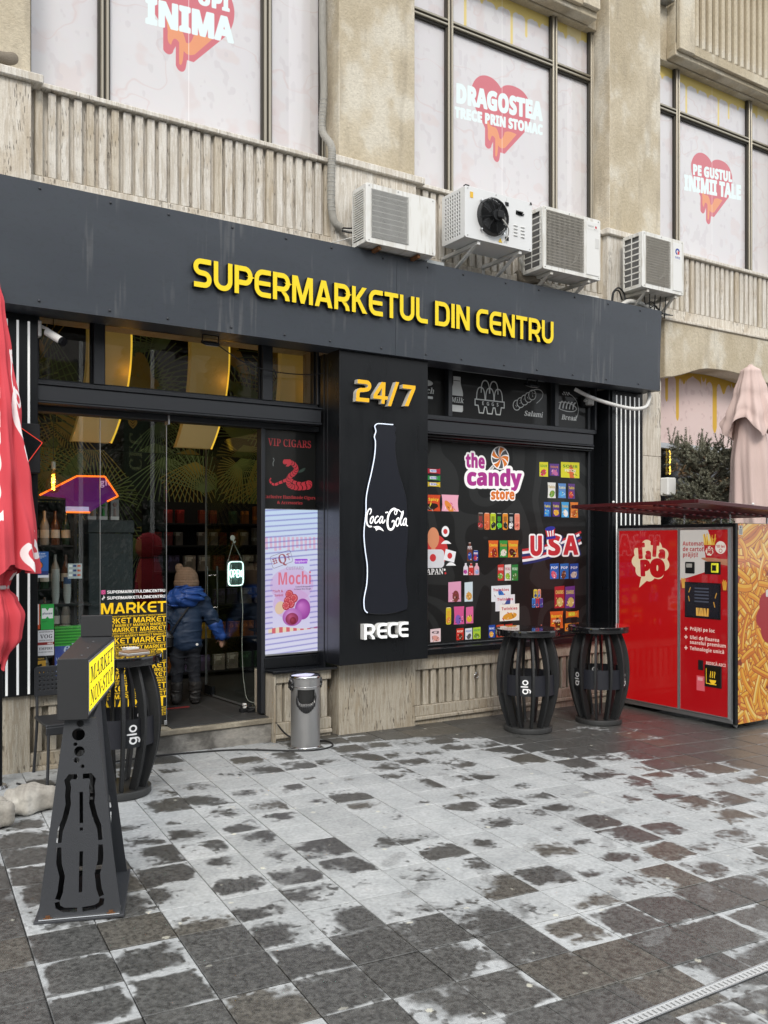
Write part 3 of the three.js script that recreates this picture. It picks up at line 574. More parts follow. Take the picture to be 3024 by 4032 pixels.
// ---------- shop front of the first bay: glass, beam, door ----------
const shop = thing('shop_front', 'black framed glass shop front with open doorway and transom windows', 'shop front');
M.pane = phy({ color: lin(0.93, 0.96, 0.95), transmission: 1, thickness: 0, roughness: 0.0, ior: 1.52 });
const GW = 7.25;
part('head_frame', bx(1.42, 3.90, 3.556, 3.64, 7.20, 7.32, 0.003), M.frame, shop);
part('sub_frame', bx(1.42, 3.90, 2.99, 3.046, 7.20, 7.30, 0.003), M.frame, shop);
for (const [a, b] of [[1.42, 1.458], [1.874, 1.962], [3.343, 3.44], [3.888, 3.905]]) part('frame_post', bx(a, b, 3.047, 3.555, 7.19, 7.30, 0.004), M.frame, shop);
for (const [a, b] of [[1.459, 1.873], [1.963, 3.342], [3.441, 3.887]]) {
  const w = holder('transom_window', shop);
  part('pane', bx(a + 0.014, b - 0.014, 3.061, 3.541, 7.248, 7.254, 0), M.pane, w);
  part('sash', [bx(a, a + 0.014, 3.047, 3.555, 7.235, 7.27, 0.002), bx(b - 0.014, b, 3.047, 3.555, 7.235, 7.27, 0.002), bx(a + 0.0142, b - 0.0142, 3.047, 3.061, 7.235, 7.27, 0.002), bx(a + 0.0142, b - 0.0142, 3.541, 3.555, 7.235, 7.27, 0.002)], M.black, w);
}
const lip = (x0, x1, par) => {
  part('beam', bx(x0, x1, 2.862, 2.984, 7.06, 7.32, 0.006), M.frame, par);
  part('beam_lip', bx(x0 - 0.002, x1 + 0.004, 2.985, 3.0, 7.045, 7.30, 0.004), M.frame, par);
  part('beam_foot', bx(x0, x1 + 0.002, 2.846, 2.861, 7.048, 7.32, 0.004), M.frame, par);
};
lip(1.42, 3.86, shop);
part('door_lintel', bx(1.42, 3.905, 2.80, 2.845, 7.19, 7.32, 0.003), M.frame, shop);
part('window_pane', bx(1.424, 1.937, 0.72, 2.799, 7.248, 7.256, 0), M.pane, shop);
part('window_pane', bx(1.942, 2.485, 0.27, 2.799, 7.248, 7.256, 0), M.pane, shop);
part('pane_clip', bx(2.463, 2.489, 0.262, 0.30, 7.235, 7.268, 0.002), M.alu, shop);
part('pane_clip', bx(2.478, 2.494, 2.77, 2.845, 7.18, 7.262, 0.002), M.alu, shop);
part('pane_edge', bx(2.4855, 2.4895, 0.30, 2.77, 7.247, 7.257, 0), M.alu, shop);
part('pane_edge', bx(1.9375, 1.9415, 0.72, 2.799, 7.2475, 7.2565, 0), M.alu, shop);
part('window_sill', bx(1.40, 1.94, 0.69, 0.719, 7.03, 7.30, 0.004), M.frame, shop);
part('screen_post', bx(3.333, 3.371, 0.27, 2.799, 7.20, 7.30, 0.004), M.frame, shop);
part('side_jamb', bx(3.906, 3.93, 0.60, 3.50, 7.10, 7.32, 0.003), M.black, shop);
part('screen_sill', bx(3.36, 4.0, 0.637, 0.664, 7.015, 7.32, 0.005), M.blackGloss, shop);
part('screen_plinth', bx(3.36, 3.905, 0.665, 0.762, 7.19, 7.32, 0.004), M.black, shop);
{ // open door leaf, hinged by the screen and swung inwards
  const d = holder('door', shop); d.position.set(3.40, 0, -7.36); d.rotation.y = 0.075;
  part('door_glass', bx(-0.005, 0.005, 0.28, 2.78, 0, 1.12, 0), M.pane, d);
  part('door_rail', bx(-0.008, 0.008, 0.262, 0.279, 0.0, 1.12, 0.002), M.alu, d);
  part('door_clamp', bx(-0.018, 0.018, 0.275, 0.36, 0.95, 1.12, 0.003), M.black, d);
  part('edge_trim', bx(-0.007, 0.007, 0.28, 2.78, 1.1205, 1.126, 0), M.alu, d);
  for (const s of [-1, 1]) part('handle', [rodG(new THREE.Vector3(s * 0.055, 1.06, -0.98), new THREE.Vector3(s * 0.055, 1.55, -0.98), 0.013, 12), rodG(new THREE.Vector3(s * 0.008, 1.14, -0.98), new THREE.Vector3(s * 0.055, 1.14, -0.98), 0.008), rodG(new THREE.Vector3(s * 0.008, 1.46, -0.98), new THREE.Vector3(s * 0.055, 1.46, -0.98), 0.008)], M.steel, d);
}
part('door_step', bx(1.93, 3.385, -0.2, 0.205, 7.095, 7.5, 0.008), M.step, shop);
part('step_nosing', bx(1.93, 3.385, 0.2055, 0.248, 7.075, 7.42, 0.006), std({ map: T.conc, color: lin(0.62, 0.58, 0.50), roughness: 0.8, bumpMap: T.stuccoB, bumpScale: 0.003 }), shop);

// vinyl lettering on the glass panel
const marketT = canvasTex(560, 1184, (c, w, h) => {
  c.clearRect(0, 0, w, h); const k = w / 0.543, Y = (y) => h - (y - 0.26) * k;
  c.fillStyle = 'rgba(14,13,11,0.90)'; c.fillRect(0, Y(1.27), w, h);
  c.fillStyle = '#f2f2f2'; drawWord(c, 'SUPERMARKETULDINCENTRU', 0.052 * k, Y(1.375), 0.48 * k, 0.024 * k); drawWord(c, 'SUPERMARKETULDINCENTRU', 0.052 * k, Y(1.327), 0.48 * k, 0.024 * k);
  c.strokeStyle = '#e55a9b'; c.lineWidth = 5; c.strokeRect(0.008 * k, Y(1.401), 0.027 * k, 0.027 * k); c.beginPath(); c.arc(0.0215 * k, Y(1.3875), 0.007 * k, 0, 7); c.stroke();
  c.strokeStyle = '#f2f2f2'; c.lineWidth = 5; c.beginPath(); c.arc(0.019 * k, Y(1.334), 0.007 * k, 1.2, 6.2); c.moveTo(0.026 * k, Y(1.334)); c.lineTo(0.026 * k, Y(1.352)); c.quadraticCurveTo(0.028 * k, Y(1.346), 0.035 * k, Y(1.345)); c.stroke();
  c.fillStyle = '#ffd012'; drawWord(c, 'MARKET', 0.002 * k, Y(1.21), 0.539 * k, 0.088 * k);
  let y = 1.198, i = 0; const rows = [0.012, 0.045, 0.022, 0.036, 0.012, 0.018, 0.046, 0.012, 0.03, 0.09, 0.012, 0.042, 0.026, 0.036, 0.014, 0.02, 0.048, 0.014, 0.034, 0.085, 0.013, 0.022, 0.024];
  for (const r of rows) { y -= r + 0.006; const ww = r * 6.1, sh = hash(i++, 4, 4) * ww; for (let x = 0.54 - ww; x > -ww; x -= ww + r * 0.45) drawWord(c, 'MARKET', x * k, Y(y), ww * k, r * k); }
});
{
  const m = std({ map: marketT, transparent: true, alphaTest: 0.3, roughness: 0.45, side: THREE.DoubleSide });
  solo('window_lettering', uvBox(sheet(1.942, 2.485, 0.27, 1.41, 7.243), 1.942, 2.485, 0.26, 1.408), m, 'black window film covered in yellow rows of lettering beside the doorway', 'window film');
}
// VIP panel above the screen
const vipT = canvasTex(512, 648, (c, w, h) => {
  c.fillStyle = '#131413'; c.fillRect(0, 0, w, h); c.fillStyle = '#b0373c'; c.textAlign = 'center';
  c.font = 'bold 78px serif'; c.save(); c.translate(w / 2, 132); c.scale(0.93, 1.1); c.fillText('VIP CIGARS', 0, 0); c.restore();
  c.font = 'bold 36px serif'; c.fillText('Exclusive Handmade Cigars', w / 2, 566); c.fillText('& Accessories', w / 2, 612);
  // serpent: tapering body in an S, banded throat
  const body = [[70, 400], [62, 425], [100, 452], [170, 430], [250, 405], [300, 428], [380, 440], [455, 425], [452, 455], [380, 470], [300, 470], [250, 452], [238, 420], [255, 380], [300, 345], [318, 310], [290, 275], [250, 258], [205, 262]];
  const cr = new THREE.CatmullRomCurve3(body.map(([x, y]) => new THREE.Vector3(x, y, 0)));
  for (let i = 0; i <= 300; i++) { const t = i / 300, p = cr.getPoint(t), r = 3 + 20 * Math.pow(Math.sin(Math.PI * Math.min(1, t * 0.62 + 0.02)), 0.8) * (t > 0.9 ? 0.85 : 1); c.fillStyle = i % 9 < 2 ? '#3c1216' : '#b5343f'; c.beginPath(); c.arc(p.x, p.y, r, 0, 7); c.fill(); }
  c.fillStyle = '#b5343f'; c.beginPath(); c.moveTo(260, 236); c.lineTo(196, 240); c.lineTo(188, 262); c.lineTo(216, 262); c.lineTo(226, 284); c.lineTo(212, 296); c.lineTo(240, 298); c.lineTo(268, 280); c.fill();
  c.strokeStyle = '#8f9696'; c.lineWidth = 4; c.beginPath(); c.moveTo(94, 300); c.quadraticCurveTo(88, 270, 96, 262); c.quadraticCurveTo(110, 250, 92, 232); c.stroke();
  c.fillStyle = '#34423c'; c.beginPath(); c.moveTo(330, 340); c.quadraticCurveTo(380, 300, 410, 300); c.quadraticCurveTo(400, 345, 340, 345); c.fill();
});
{
  const v = thing('cigar_poster', 'black panel with red serpent and red cigar lettering above the lit screen', 'poster', [3.64, 0, 7.25]);
  part('printed_face', sheet(-0.265, 0.262, 2.094, 2.797, 0), phy({ map: vipT, roughness: 0.3, clearcoat: 1, clearcoatRoughness: 0.02 }), v);
  part('backing_board', bx(-0.266, 0.263, 2.093, 2.798, 0.003, 0.03, 0), M.black, v);
}
// advertising screen with its picture
const ledT = canvasTex(512, 1216, (c, w, h) => {
  const g = c.createLinearGradient(0, 0, 0, h); g.addColorStop(0, '#cfe6ff'); g.addColorStop(0.3, '#dbe6fb'); g.addColorStop(0.6, '#d9d0f4'); g.addColorStop(1, '#e4e6fb'); c.fillStyle = g; c.fillRect(0, 0, w, h);
  c.fillStyle = 'rgba(232,178,205,0.75)'; for (let x = 0; x < w; x += 42) { c.beginPath(); c.moveTo(x, 232); c.lineTo(x + 24, 232); c.lineTo(x + 26, 340 + 14 * Math.sin(x)); c.lineTo(x + 2, 340 + 14 * Math.sin(x)); c.fill(); }
  c.fillStyle = 'rgba(214,160,216,0.40)'; c.beginPath(); c.ellipse(256, 640, 210, 150, 0, 0, 7); c.fill(); c.beginPath(); c.ellipse(256, 800, 180, 130, 0, 0, 7); c.fill();
  c.save(); c.translate(155, 420); c.rotate(-0.30); c.strokeStyle = '#8c7f93'; c.lineWidth = 4; c.beginPath(); c.roundRect(-100, -52, 200, 104, 16); c.stroke(); c.fillStyle = '#a8626c'; c.font = 'bold 110px serif'; c.textAlign = 'center'; c.fillText('Q', 8, 38);
  c.fillRect(-88, -26, 44, 7); c.fillRect(-88, -8, 44, 7); c.fillRect(-88, 12, 44, 7); c.fillRect(-78, -26, 7, 46); c.fillRect(-56, -26, 7, 46); c.fillRect(54, -26, 34, 7); c.fillRect(54, 0, 34, 7); c.fillRect(66, -30, 7, 60); c.restore();
  c.fillStyle = '#a34fe0'; c.beginPath(); c.roundRect(280, 420, 130, 40, 10); c.fill(); c.fillStyle = '#f1dcff'; c.font = 'bold 29px sans-serif'; c.textAlign = 'center'; c.fillText('Raspberry', 345, 450);
  c.fillStyle = '#b9a9c6'; c.font = 'bold 40px sans-serif'; c.fillText('CUSTARD', 285, 512);
  c.save(); c.translate(282, 636); c.scale(0.86, 1.1); c.fillStyle = '#e57b93'; c.font = 'bold 132px sans-serif'; c.fillText('Mochi', 0, 0); c.restore();
  c.fillStyle = '#6b6176'; c.font = 'bold 17px sans-serif'; c.fillText('Custard Wrapped', 360, 664); c.fillText('in Sweet Rice Dough', 360, 684);
  c.fillStyle = '#bf5d78'; c.font = 'bold 29px sans-serif'; c.fillText('*Soft &', 120, 700); c.fillText('Sweet', 130, 734);
  const ball = (x, y, rx, ry, a, b) => { const q = c.createRadialGradient(x - rx * 0.3, y - ry * 0.4, 4, x, y, rx); q.addColorStop(0, a); q.addColorStop(1, b); c.fillStyle = q; c.beginPath(); c.ellipse(x, y, rx, ry, 0, 0, 7); c.fill(); };
  c.fillStyle = 'rgba(236,208,160,0.8)'; c.beginPath(); c.ellipse(140, 830, 46, 56, 0.4, 0, 7); c.fill();
  for (const [x, y] of [[230, 720], [275, 755], [215, 775], [245, 800], [200, 815]]) { ball(x, y, 38, 38, '#e2606a', '#a82a3a'); for (let i = 0; i < 9; i++) ball(x + 24 * Math.cos(i * 0.7), y + 24 * Math.sin(i * 0.7), 10, 10, '#ee8a8e', '#b8323f'); }
  ball(360, 850, 76, 90, '#d784d6', '#a24ba6'); ball(260, 915, 96, 76, '#dc9bdc', '#b064b6'); ball(255, 930, 62, 52, '#c25a82', '#8c2f58'); ball(265, 945, 30, 30, '#a8425a', '#7c2038');
  for (let i = 0; i < 14; i++) { const x = 30 + i * 34; c.fillStyle = i % 2 ? '#dd6a74' : '#efe0c4'; c.beginPath(); c.moveTo(x, 1006 - 12 * Math.sin(i * 0.45)); c.lineTo(x + 34, 1006 - 12 * Math.sin((i + 1) * 0.45)); c.lineTo(x + 34, 1046 - 26 * (i / 14)); c.lineTo(x, 1046 - 26 * (i / 14)); c.fill(); }
  c.strokeStyle = 'rgba(104,96,190,0.6)'; c.lineWidth = 4.5;                      // line artefacts of the display
  for (let k = -2; k < 30; k++) { const y0 = k * 45 + 12; if (y0 > 440 && y0 < 1060) { for (const [a, b] of [[0, 70], [430, 512]]) wave(c, a, b, y0); } else wave(c, 0, w, y0); }
  function wave(q, a, b, y) { q.beginPath(); for (let x = a; x <= b; x += 5) { const yy = y - x * 0.07 + ((x / 5) % 2 ? 5 : -5); x === a ? q.moveTo(x, yy) : q.lineTo(x, yy); } q.stroke(); }
});
{
  const l = thing('advertising_screen', 'tall bright screen advertising pink rice cakes beside the shop doorway', 'screen', [3.64, 0, 7.22]);
  part('housing', bx(-0.266, 0.274, 0.772, 2.09, 0.004, 0.09, 0.004), M.alu, l);
  part('side_rail', bx(-0.304, -0.268, 0.772, 2.094, -0.012, 0.07, 0.006), M.alu, l);
  part('display', sheet(-0.262, 0.27, 0.79, 2.083, 0), std({ color: 0x000000, roughness: 0.4, emissive: 0xffffff, emissiveMap: ledT, emissiveIntensity: 0.52 }), l);
  const r = new THREE.RectAreaLight(0xdfe2ff, 0.55, 0.53, 1.29); r.position.set(0.004, 1.436, 0.01); r.rotation.y = Math.PI; l.add(r);
}

// ---------- black box on the middle pillar with bottle silhouette ----------
const box = thing('pillar_box', 'tall black box on the pillar with outlined bottle and 24/7 lettering', 'advertising box');
part('casing', bx(3.911, 4.869, 0.695, 3.50, 6.82, 7.039, 0.004), M.black, box);
part('casing_side', bx(3.9115, 4.02, 0.696, 3.49, 7.0395, 7.19, 0.003), M.black, box);
const bottleR = [[4.455, 2.857], [4.49, 2.83], [4.476, 2.79], [4.492, 2.74], [4.482, 2.70], [4.488, 2.58], [4.525, 2.42], [4.578, 2.28], [4.606, 2.17], [4.612, 2.05], [4.622, 1.87], [4.612, 1.72], [4.598, 1.58], [4.602, 1.42], [4.622, 1.27], [4.612, 1.17]];
const bottleL = [[4.285, 2.857], [4.262, 2.835], [4.274, 2.79], [4.258, 2.74], [4.268, 2.70], [4.262, 2.58], [4.228, 2.42], [4.19, 2.28], [4.172, 2.185], [4.168, 2.05], [4.148, 1.87], [4.16, 1.72], [4.182, 1.58], [4.178, 1.42], [4.148, 1.27], [4.158, 1.18], [4.185, 1.155]];
const curve = (p) => new THREE.CatmullRomCurve3(p.map(([x, y]) => new THREE.Vector3(x, y, 0))).getPoints(60);
{
  const L = curve(bottleL), R = curve(bottleR), s = new THREE.Shape();
  s.moveTo(L[0].x, L[0].y); for (const p of L.slice(1)) s.lineTo(p.x, p.y); s.quadraticCurveTo(4.38, 1.115, R[R.length - 1].x, R[R.length - 1].y); for (const p of [...R].reverse().slice(1)) s.lineTo(p.x, p.y);
  const g = new THREE.ExtrudeGeometry(s, { depth: 0.02, bevelEnabled: true, bevelSize: 0.004, bevelThickness: 0.004, bevelSegments: 1 }).translate(0, 0, -6.819);
  part('bottle_plate', uvm(g), phy({ color: lin(0.012, 0.0135, 0.020), roughness: 0.32, specularIntensity: 0.7 }), box);
  const out = [new THREE.Vector3(4.455, 2.862, -6.79)].concat(L.map((p) => new THREE.Vector3(p.x - 0.004, p.y, -6.79)));
  part('light_line', new THREE.TubeGeometry(new THREE.CatmullRomCurve3(out), 160, 0.005, 6), std({ color: lin(0.7, 0.75, 0.85), emissive: lin(0.72, 0.82, 1), emissiveIntensity: 0.4 }), box);
  const scriptT = canvasTex(512, 256, (c, w, h) => { c.clearRect(0, 0, w, h); script(c, w, h, '#ffffff'); });
  part('script_lettering', sheet(4.165, 4.622, 1.885, 2.118, 6.7915), std({ map: scriptT, transparent: true, alphaTest: 0.4, emissive: lin(1, 1, 1), emissiveMap: scriptT, emissiveIntensity: 0.3, roughness: 0.5 }), box);
}
function script(c, w, h, col) {        // flowing white script logo, drawn on a 512 x 256 field
  c.save(); c.scale(w / 512, h / 256); c.strokeStyle = c.fillStyle = col; c.lineCap = c.lineJoin = 'round';
  const st = (lw, d) => { c.lineWidth = lw; c.stroke(new Path2D(d)); };
  st(15, 'M62 40 C40 10 6 70 8 140 C10 190 30 214 62 206'); st(10, 'M62 40 C66 58 58 74 46 84');
  c.fill(new Path2D('M8 190 C30 226 70 204 98 214 C112 220 116 236 124 250 C138 226 170 232 214 254 C190 210 150 196 120 204 C80 214 40 214 14 176 Z'));
  st(13, 'M86 108 C64 104 46 148 54 168 C62 186 88 158 90 128 C92 112 84 104 76 112'); st(13, 'M146 106 C122 96 100 144 108 164 C116 184 138 162 152 142'); st(13, 'M198 108 C176 96 154 144 162 164 C170 184 196 146 202 112 C194 150 192 172 204 170 C214 168 222 152 228 142');
  st(13, 'M238 66 L260 62'); st(22, 'M372 50 C350 6 296 30 270 96 C252 150 252 226 290 234 C326 240 346 196 346 160'); st(9, 'M372 50 C380 84 348 96 344 66 C342 34 384 20 410 48 C424 62 440 60 452 46'); st(13, 'M346 160 C340 140 322 142 314 158');
  st(13, 'M396 118 C374 112 354 160 364 190 C374 216 400 190 404 152 C406 132 398 114 386 124'); st(13, 'M448 52 C424 78 414 150 420 180 C424 196 436 190 446 172'); st(9, 'M448 52 C460 56 448 92 430 128');
  st(13, 'M486 122 C466 112 446 158 454 184 C462 204 484 166 490 128 C484 170 484 194 496 192'); c.beginPath(); c.arc(504, 196, 6, 0, 7); c.fill(); c.restore();
}
M.cream = std({ color: lin(0.55, 0.53, 0.48), roughness: 0.5 });
M.orangeFace = std({ color: lin(0.86, 0.46, 0.006), roughness: 0.45, emissive: lin(0.9, 0.47, 0), emissiveIntensity: 0.06 });
M.whiteFace = std({ color: lin(0.82, 0.84, 0.84), roughness: 0.45, emissive: lin(1, 1, 1), emissiveIntensity: 0.14 });
[['2', 4.045, 0], ['4', 4.225, 0], ['/', 4.385, 0], ['7', 4.535, 0]].forEach(([ch, x]) => { const m = letterMesh('numeral', ch, ch === '/' ? 0.0017 : 0.0019, 0.00195, 0.055, M.orangeFace, M.cream, box, ch === '/' ? 0.15 : 0.06); m.position.set(x, 3.04, -6.819); });
[['R', 4.125], ['E', 4.262], ['C', 4.378], ['E', 4.495]].forEach(([ch, x]) => { const m = letterMesh('letter', ch, 0.00152, 0.00137, 0.065, M.whiteFace, M.white, box); m.position.set(x, 0.92, -6.819); });

// ---------- second bay: poster window ----------
const pw = thing('poster_window', 'black framed window bay with shutter rail and stone sill under the sweets poster', 'shop window');
lip(4.89, 7.30, pw);
part('shutter_rail', bx(4.89, 7.335, 2.80, 2.818, 7.12, 7.30, 0.004), M.black, pw); part('shutter_roll', bx(4.89, 7.335, 2.819, 2.845, 7.09, 7.30, 0.006), M.blackGloss, pw);
part('window_sill', bx(4.886, 7.45, 0.69, 0.752, 7.005, 7.30, 0.006), M.black, pw); part('sill_upstand', bx(4.886, 7.45, 0.7525, 0.775, 7.13, 7.30, 0.004), M.blackGloss, pw);
part('right_post', bx(7.336, 7.366, 0.776, 3.50, 7.17, 7.30, 0.004), M.frame, pw);
part('recess_wall', bx(7.367, 7.529, 0.753, 3.64, 7.25, 7.4, 0.0), M.black, pw);
part('pillar_lining', bx(7.496, 7.529, 0.70, 3.50, 7.02, 7.249, 0.003), M.black, pw);
part('head_frame', bx(4.88, 7.49, 3.53, 3.64, 7.15, 7.30, 0.003), M.black, pw);
part('sub_frame', bx(4.89, 7.42, 3.001, 3.046, 7.13, 7.30, 0.003), M.frame, pw);
for (const [a, b] of [[5.345, 5.392], [6.79, 6.842], [7.40, 7.43]]) part('frame_post', bx(a, b, 3.047, 3.529, 7.13, 7.30, 0.004), M.frame, pw);
const iconT = canvasTex(1400, 270, (c, w, h) => {
  c.fillStyle = '#0b0c0c'; c.fillRect(0, 0, w, h); const k = w / 2.55, X = (x) => (x - 4.88) * k, Y = (y) => h - (y - 3.04) * h / 0.49;
  c.fillStyle = c.strokeStyle = '#c9cccb'; c.lineCap = c.lineJoin = 'round'; c.textAlign = 'center';
  const ln = (lw, pts, close) => { c.lineWidth = lw; c.beginPath(); pts.forEach(([x, y], i) => (i ? c.lineTo(X(x), Y(y)) : c.moveTo(X(x), Y(y)))); if (close) c.closePath(); c.stroke(); };
  // burger fragment
  c.beginPath(); c.ellipse(X(5.10), Y(3.37), 0.10 * k, 18, 0, 0, 7); c.fill(); c.fillRect(X(5.0), Y(3.24), 0.20 * k, 14); c.font = 'italic bold 44px serif'; c.fillText('ch', X(5.165), Y(3.268));
  // milk bottle
  c.beginPath(); c.moveTo(X(5.455), Y(3.47)); c.lineTo(X(5.548), Y(3.47)); c.lineTo(X(5.548), Y(3.41)); c.bezierCurveTo(X(5.555), Y(3.36), X(5.578), Y(3.34), X(5.578), Y(3.29)); c.lineTo(X(5.578), Y(3.135)); c.quadraticCurveTo(X(5.576), Y(3.112), X(5.55), Y(3.112)); c.lineTo(X(5.452), Y(3.112)); c.quadraticCurveTo(X(5.427), Y(3.112), X(5.425), Y(3.135)); c.lineTo(X(5.425), Y(3.29)); c.bezierCurveTo(X(5.425), Y(3.34), X(5.448), Y(3.36), X(5.455), Y(3.41)); c.fill();
  c.fillStyle = '#0b0c0c'; c.fillRect(X(5.425), Y(3.275), 0.153 * k, 0.10 * k * 0.95); c.fillRect(X(5.458), Y(3.43), 0.08 * k, 3); c.fillStyle = '#c9cccb'; c.font = 'italic bold 40px serif'; c.fillText('Milk', X(5.50), Y(3.205));
  // eggs in a tray
  const egg = (x, y) => { c.lineWidth = 7; c.beginPath(); c.moveTo(X(x - 0.055), Y(y)); c.bezierCurveTo(X(x - 0.055), Y(y + 0.10), X(x - 0.03), Y(y + 0.125), X(x), Y(y + 0.125)); c.bezierCurveTo(X(x + 0.03), Y(y + 0.125), X(x + 0.055), Y(y + 0.10), X(x + 0.055), Y(y)); c.stroke(); };
  egg(5.87, 3.34); egg(5.985, 3.34); egg(5.81, 3.265); egg(5.93, 3.265); egg(6.045, 3.265);
  ln(7, [[5.735, 3.262], [6.125, 3.262], [6.125, 3.20], [6.085, 3.20], [6.07, 3.125], [6.015, 3.125], [6.0, 3.19], [5.975, 3.19], [5.96, 3.125], [5.90, 3.125], [5.885, 3.19], [5.86, 3.19], [5.845, 3.125], [5.79, 3.125], [5.775, 3.20], [5.735, 3.20]], true);
  c.font = 'bold 29px sans-serif'; 'EGGS'.split('').forEach((ch, i) => c.fillText(ch, X(5.84 + i * 0.065), Y(3.208)));
  // sliced salami
  for (let i = 0; i < 5; i++) { c.lineWidth = 5; c.beginPath(); c.ellipse(X(6.30 + i * 0.055), Y(3.245 + i * 0.032), 0.05 * k, 30, 0.6, 0, 7); c.fillStyle = '#0b0c0c'; c.fill(); c.stroke(); c.fillStyle = '#c9cccb'; for (let q = 0; q < 7; q++) { c.beginPath(); c.arc(X(6.285 + i * 0.055 + 0.05 * hash(q, i, 2)), Y(3.225 + i * 0.032 + 0.05 * hash(q, i, 4)), 2.4, 0, 7); c.fill(); } }
  c.lineWidth = 5; c.beginPath(); c.moveTo(X(6.50), Y(3.41)); c.quadraticCurveTo(X(6.62), Y(3.47), X(6.67), Y(3.41)); c.quadraticCurveTo(X(6.69), Y(3.36), X(6.58), Y(3.29)); c.stroke(); c.font = 'italic bold 42px serif'; c.fillText('Salami', X(6.535), Y(3.142));
  // loaf and ear of wheat
  c.lineWidth = 5; c.beginPath(); c.ellipse(X(7.02), Y(3.285), 0.155 * k, 26, 0.08, 0, 7); c.stroke(); for (let i = 0; i < 5; i++) { c.beginPath(); c.moveTo(X(6.92 + i * 0.05), Y(3.27)); c.quadraticCurveTo(X(6.93 + i * 0.05), Y(3.335), X(6.96 + i * 0.05), Y(3.34)); c.lineWidth = 10; c.stroke(); }
  c.lineWidth = 4; c.beginPath(); c.moveTo(X(7.05), Y(3.435)); c.bezierCurveTo(X(7.24), Y(3.40), X(7.24), Y(3.18), X(7.13), Y(3.145)); c.stroke(); for (let i = 0; i < 6; i++) { c.beginPath(); c.ellipse(X(6.97 + i * 0.018), Y(3.43 + (i % 2 ? 0.012 : -0.008)), 8, 4, 0.5, 0, 7); c.fill(); } c.font = 'italic bold 42px serif'; c.fillText('Bread', X(7.06), Y(3.142));
});
{ const m = phy({ map: iconT, roughness: 0.5, specularIntensity: 0.5, clearcoat: 0.3, clearcoatRoughness: 0.03 }); for (const [a, b] of [[4.88, 5.344], [5.393, 6.789], [6.843, 7.399]]) part('printed_pane', uvBox(sheet(a, b, 3.047, 3.529, 7.2), 4.88, 7.43, 3.04, 3.53), m, pw); }
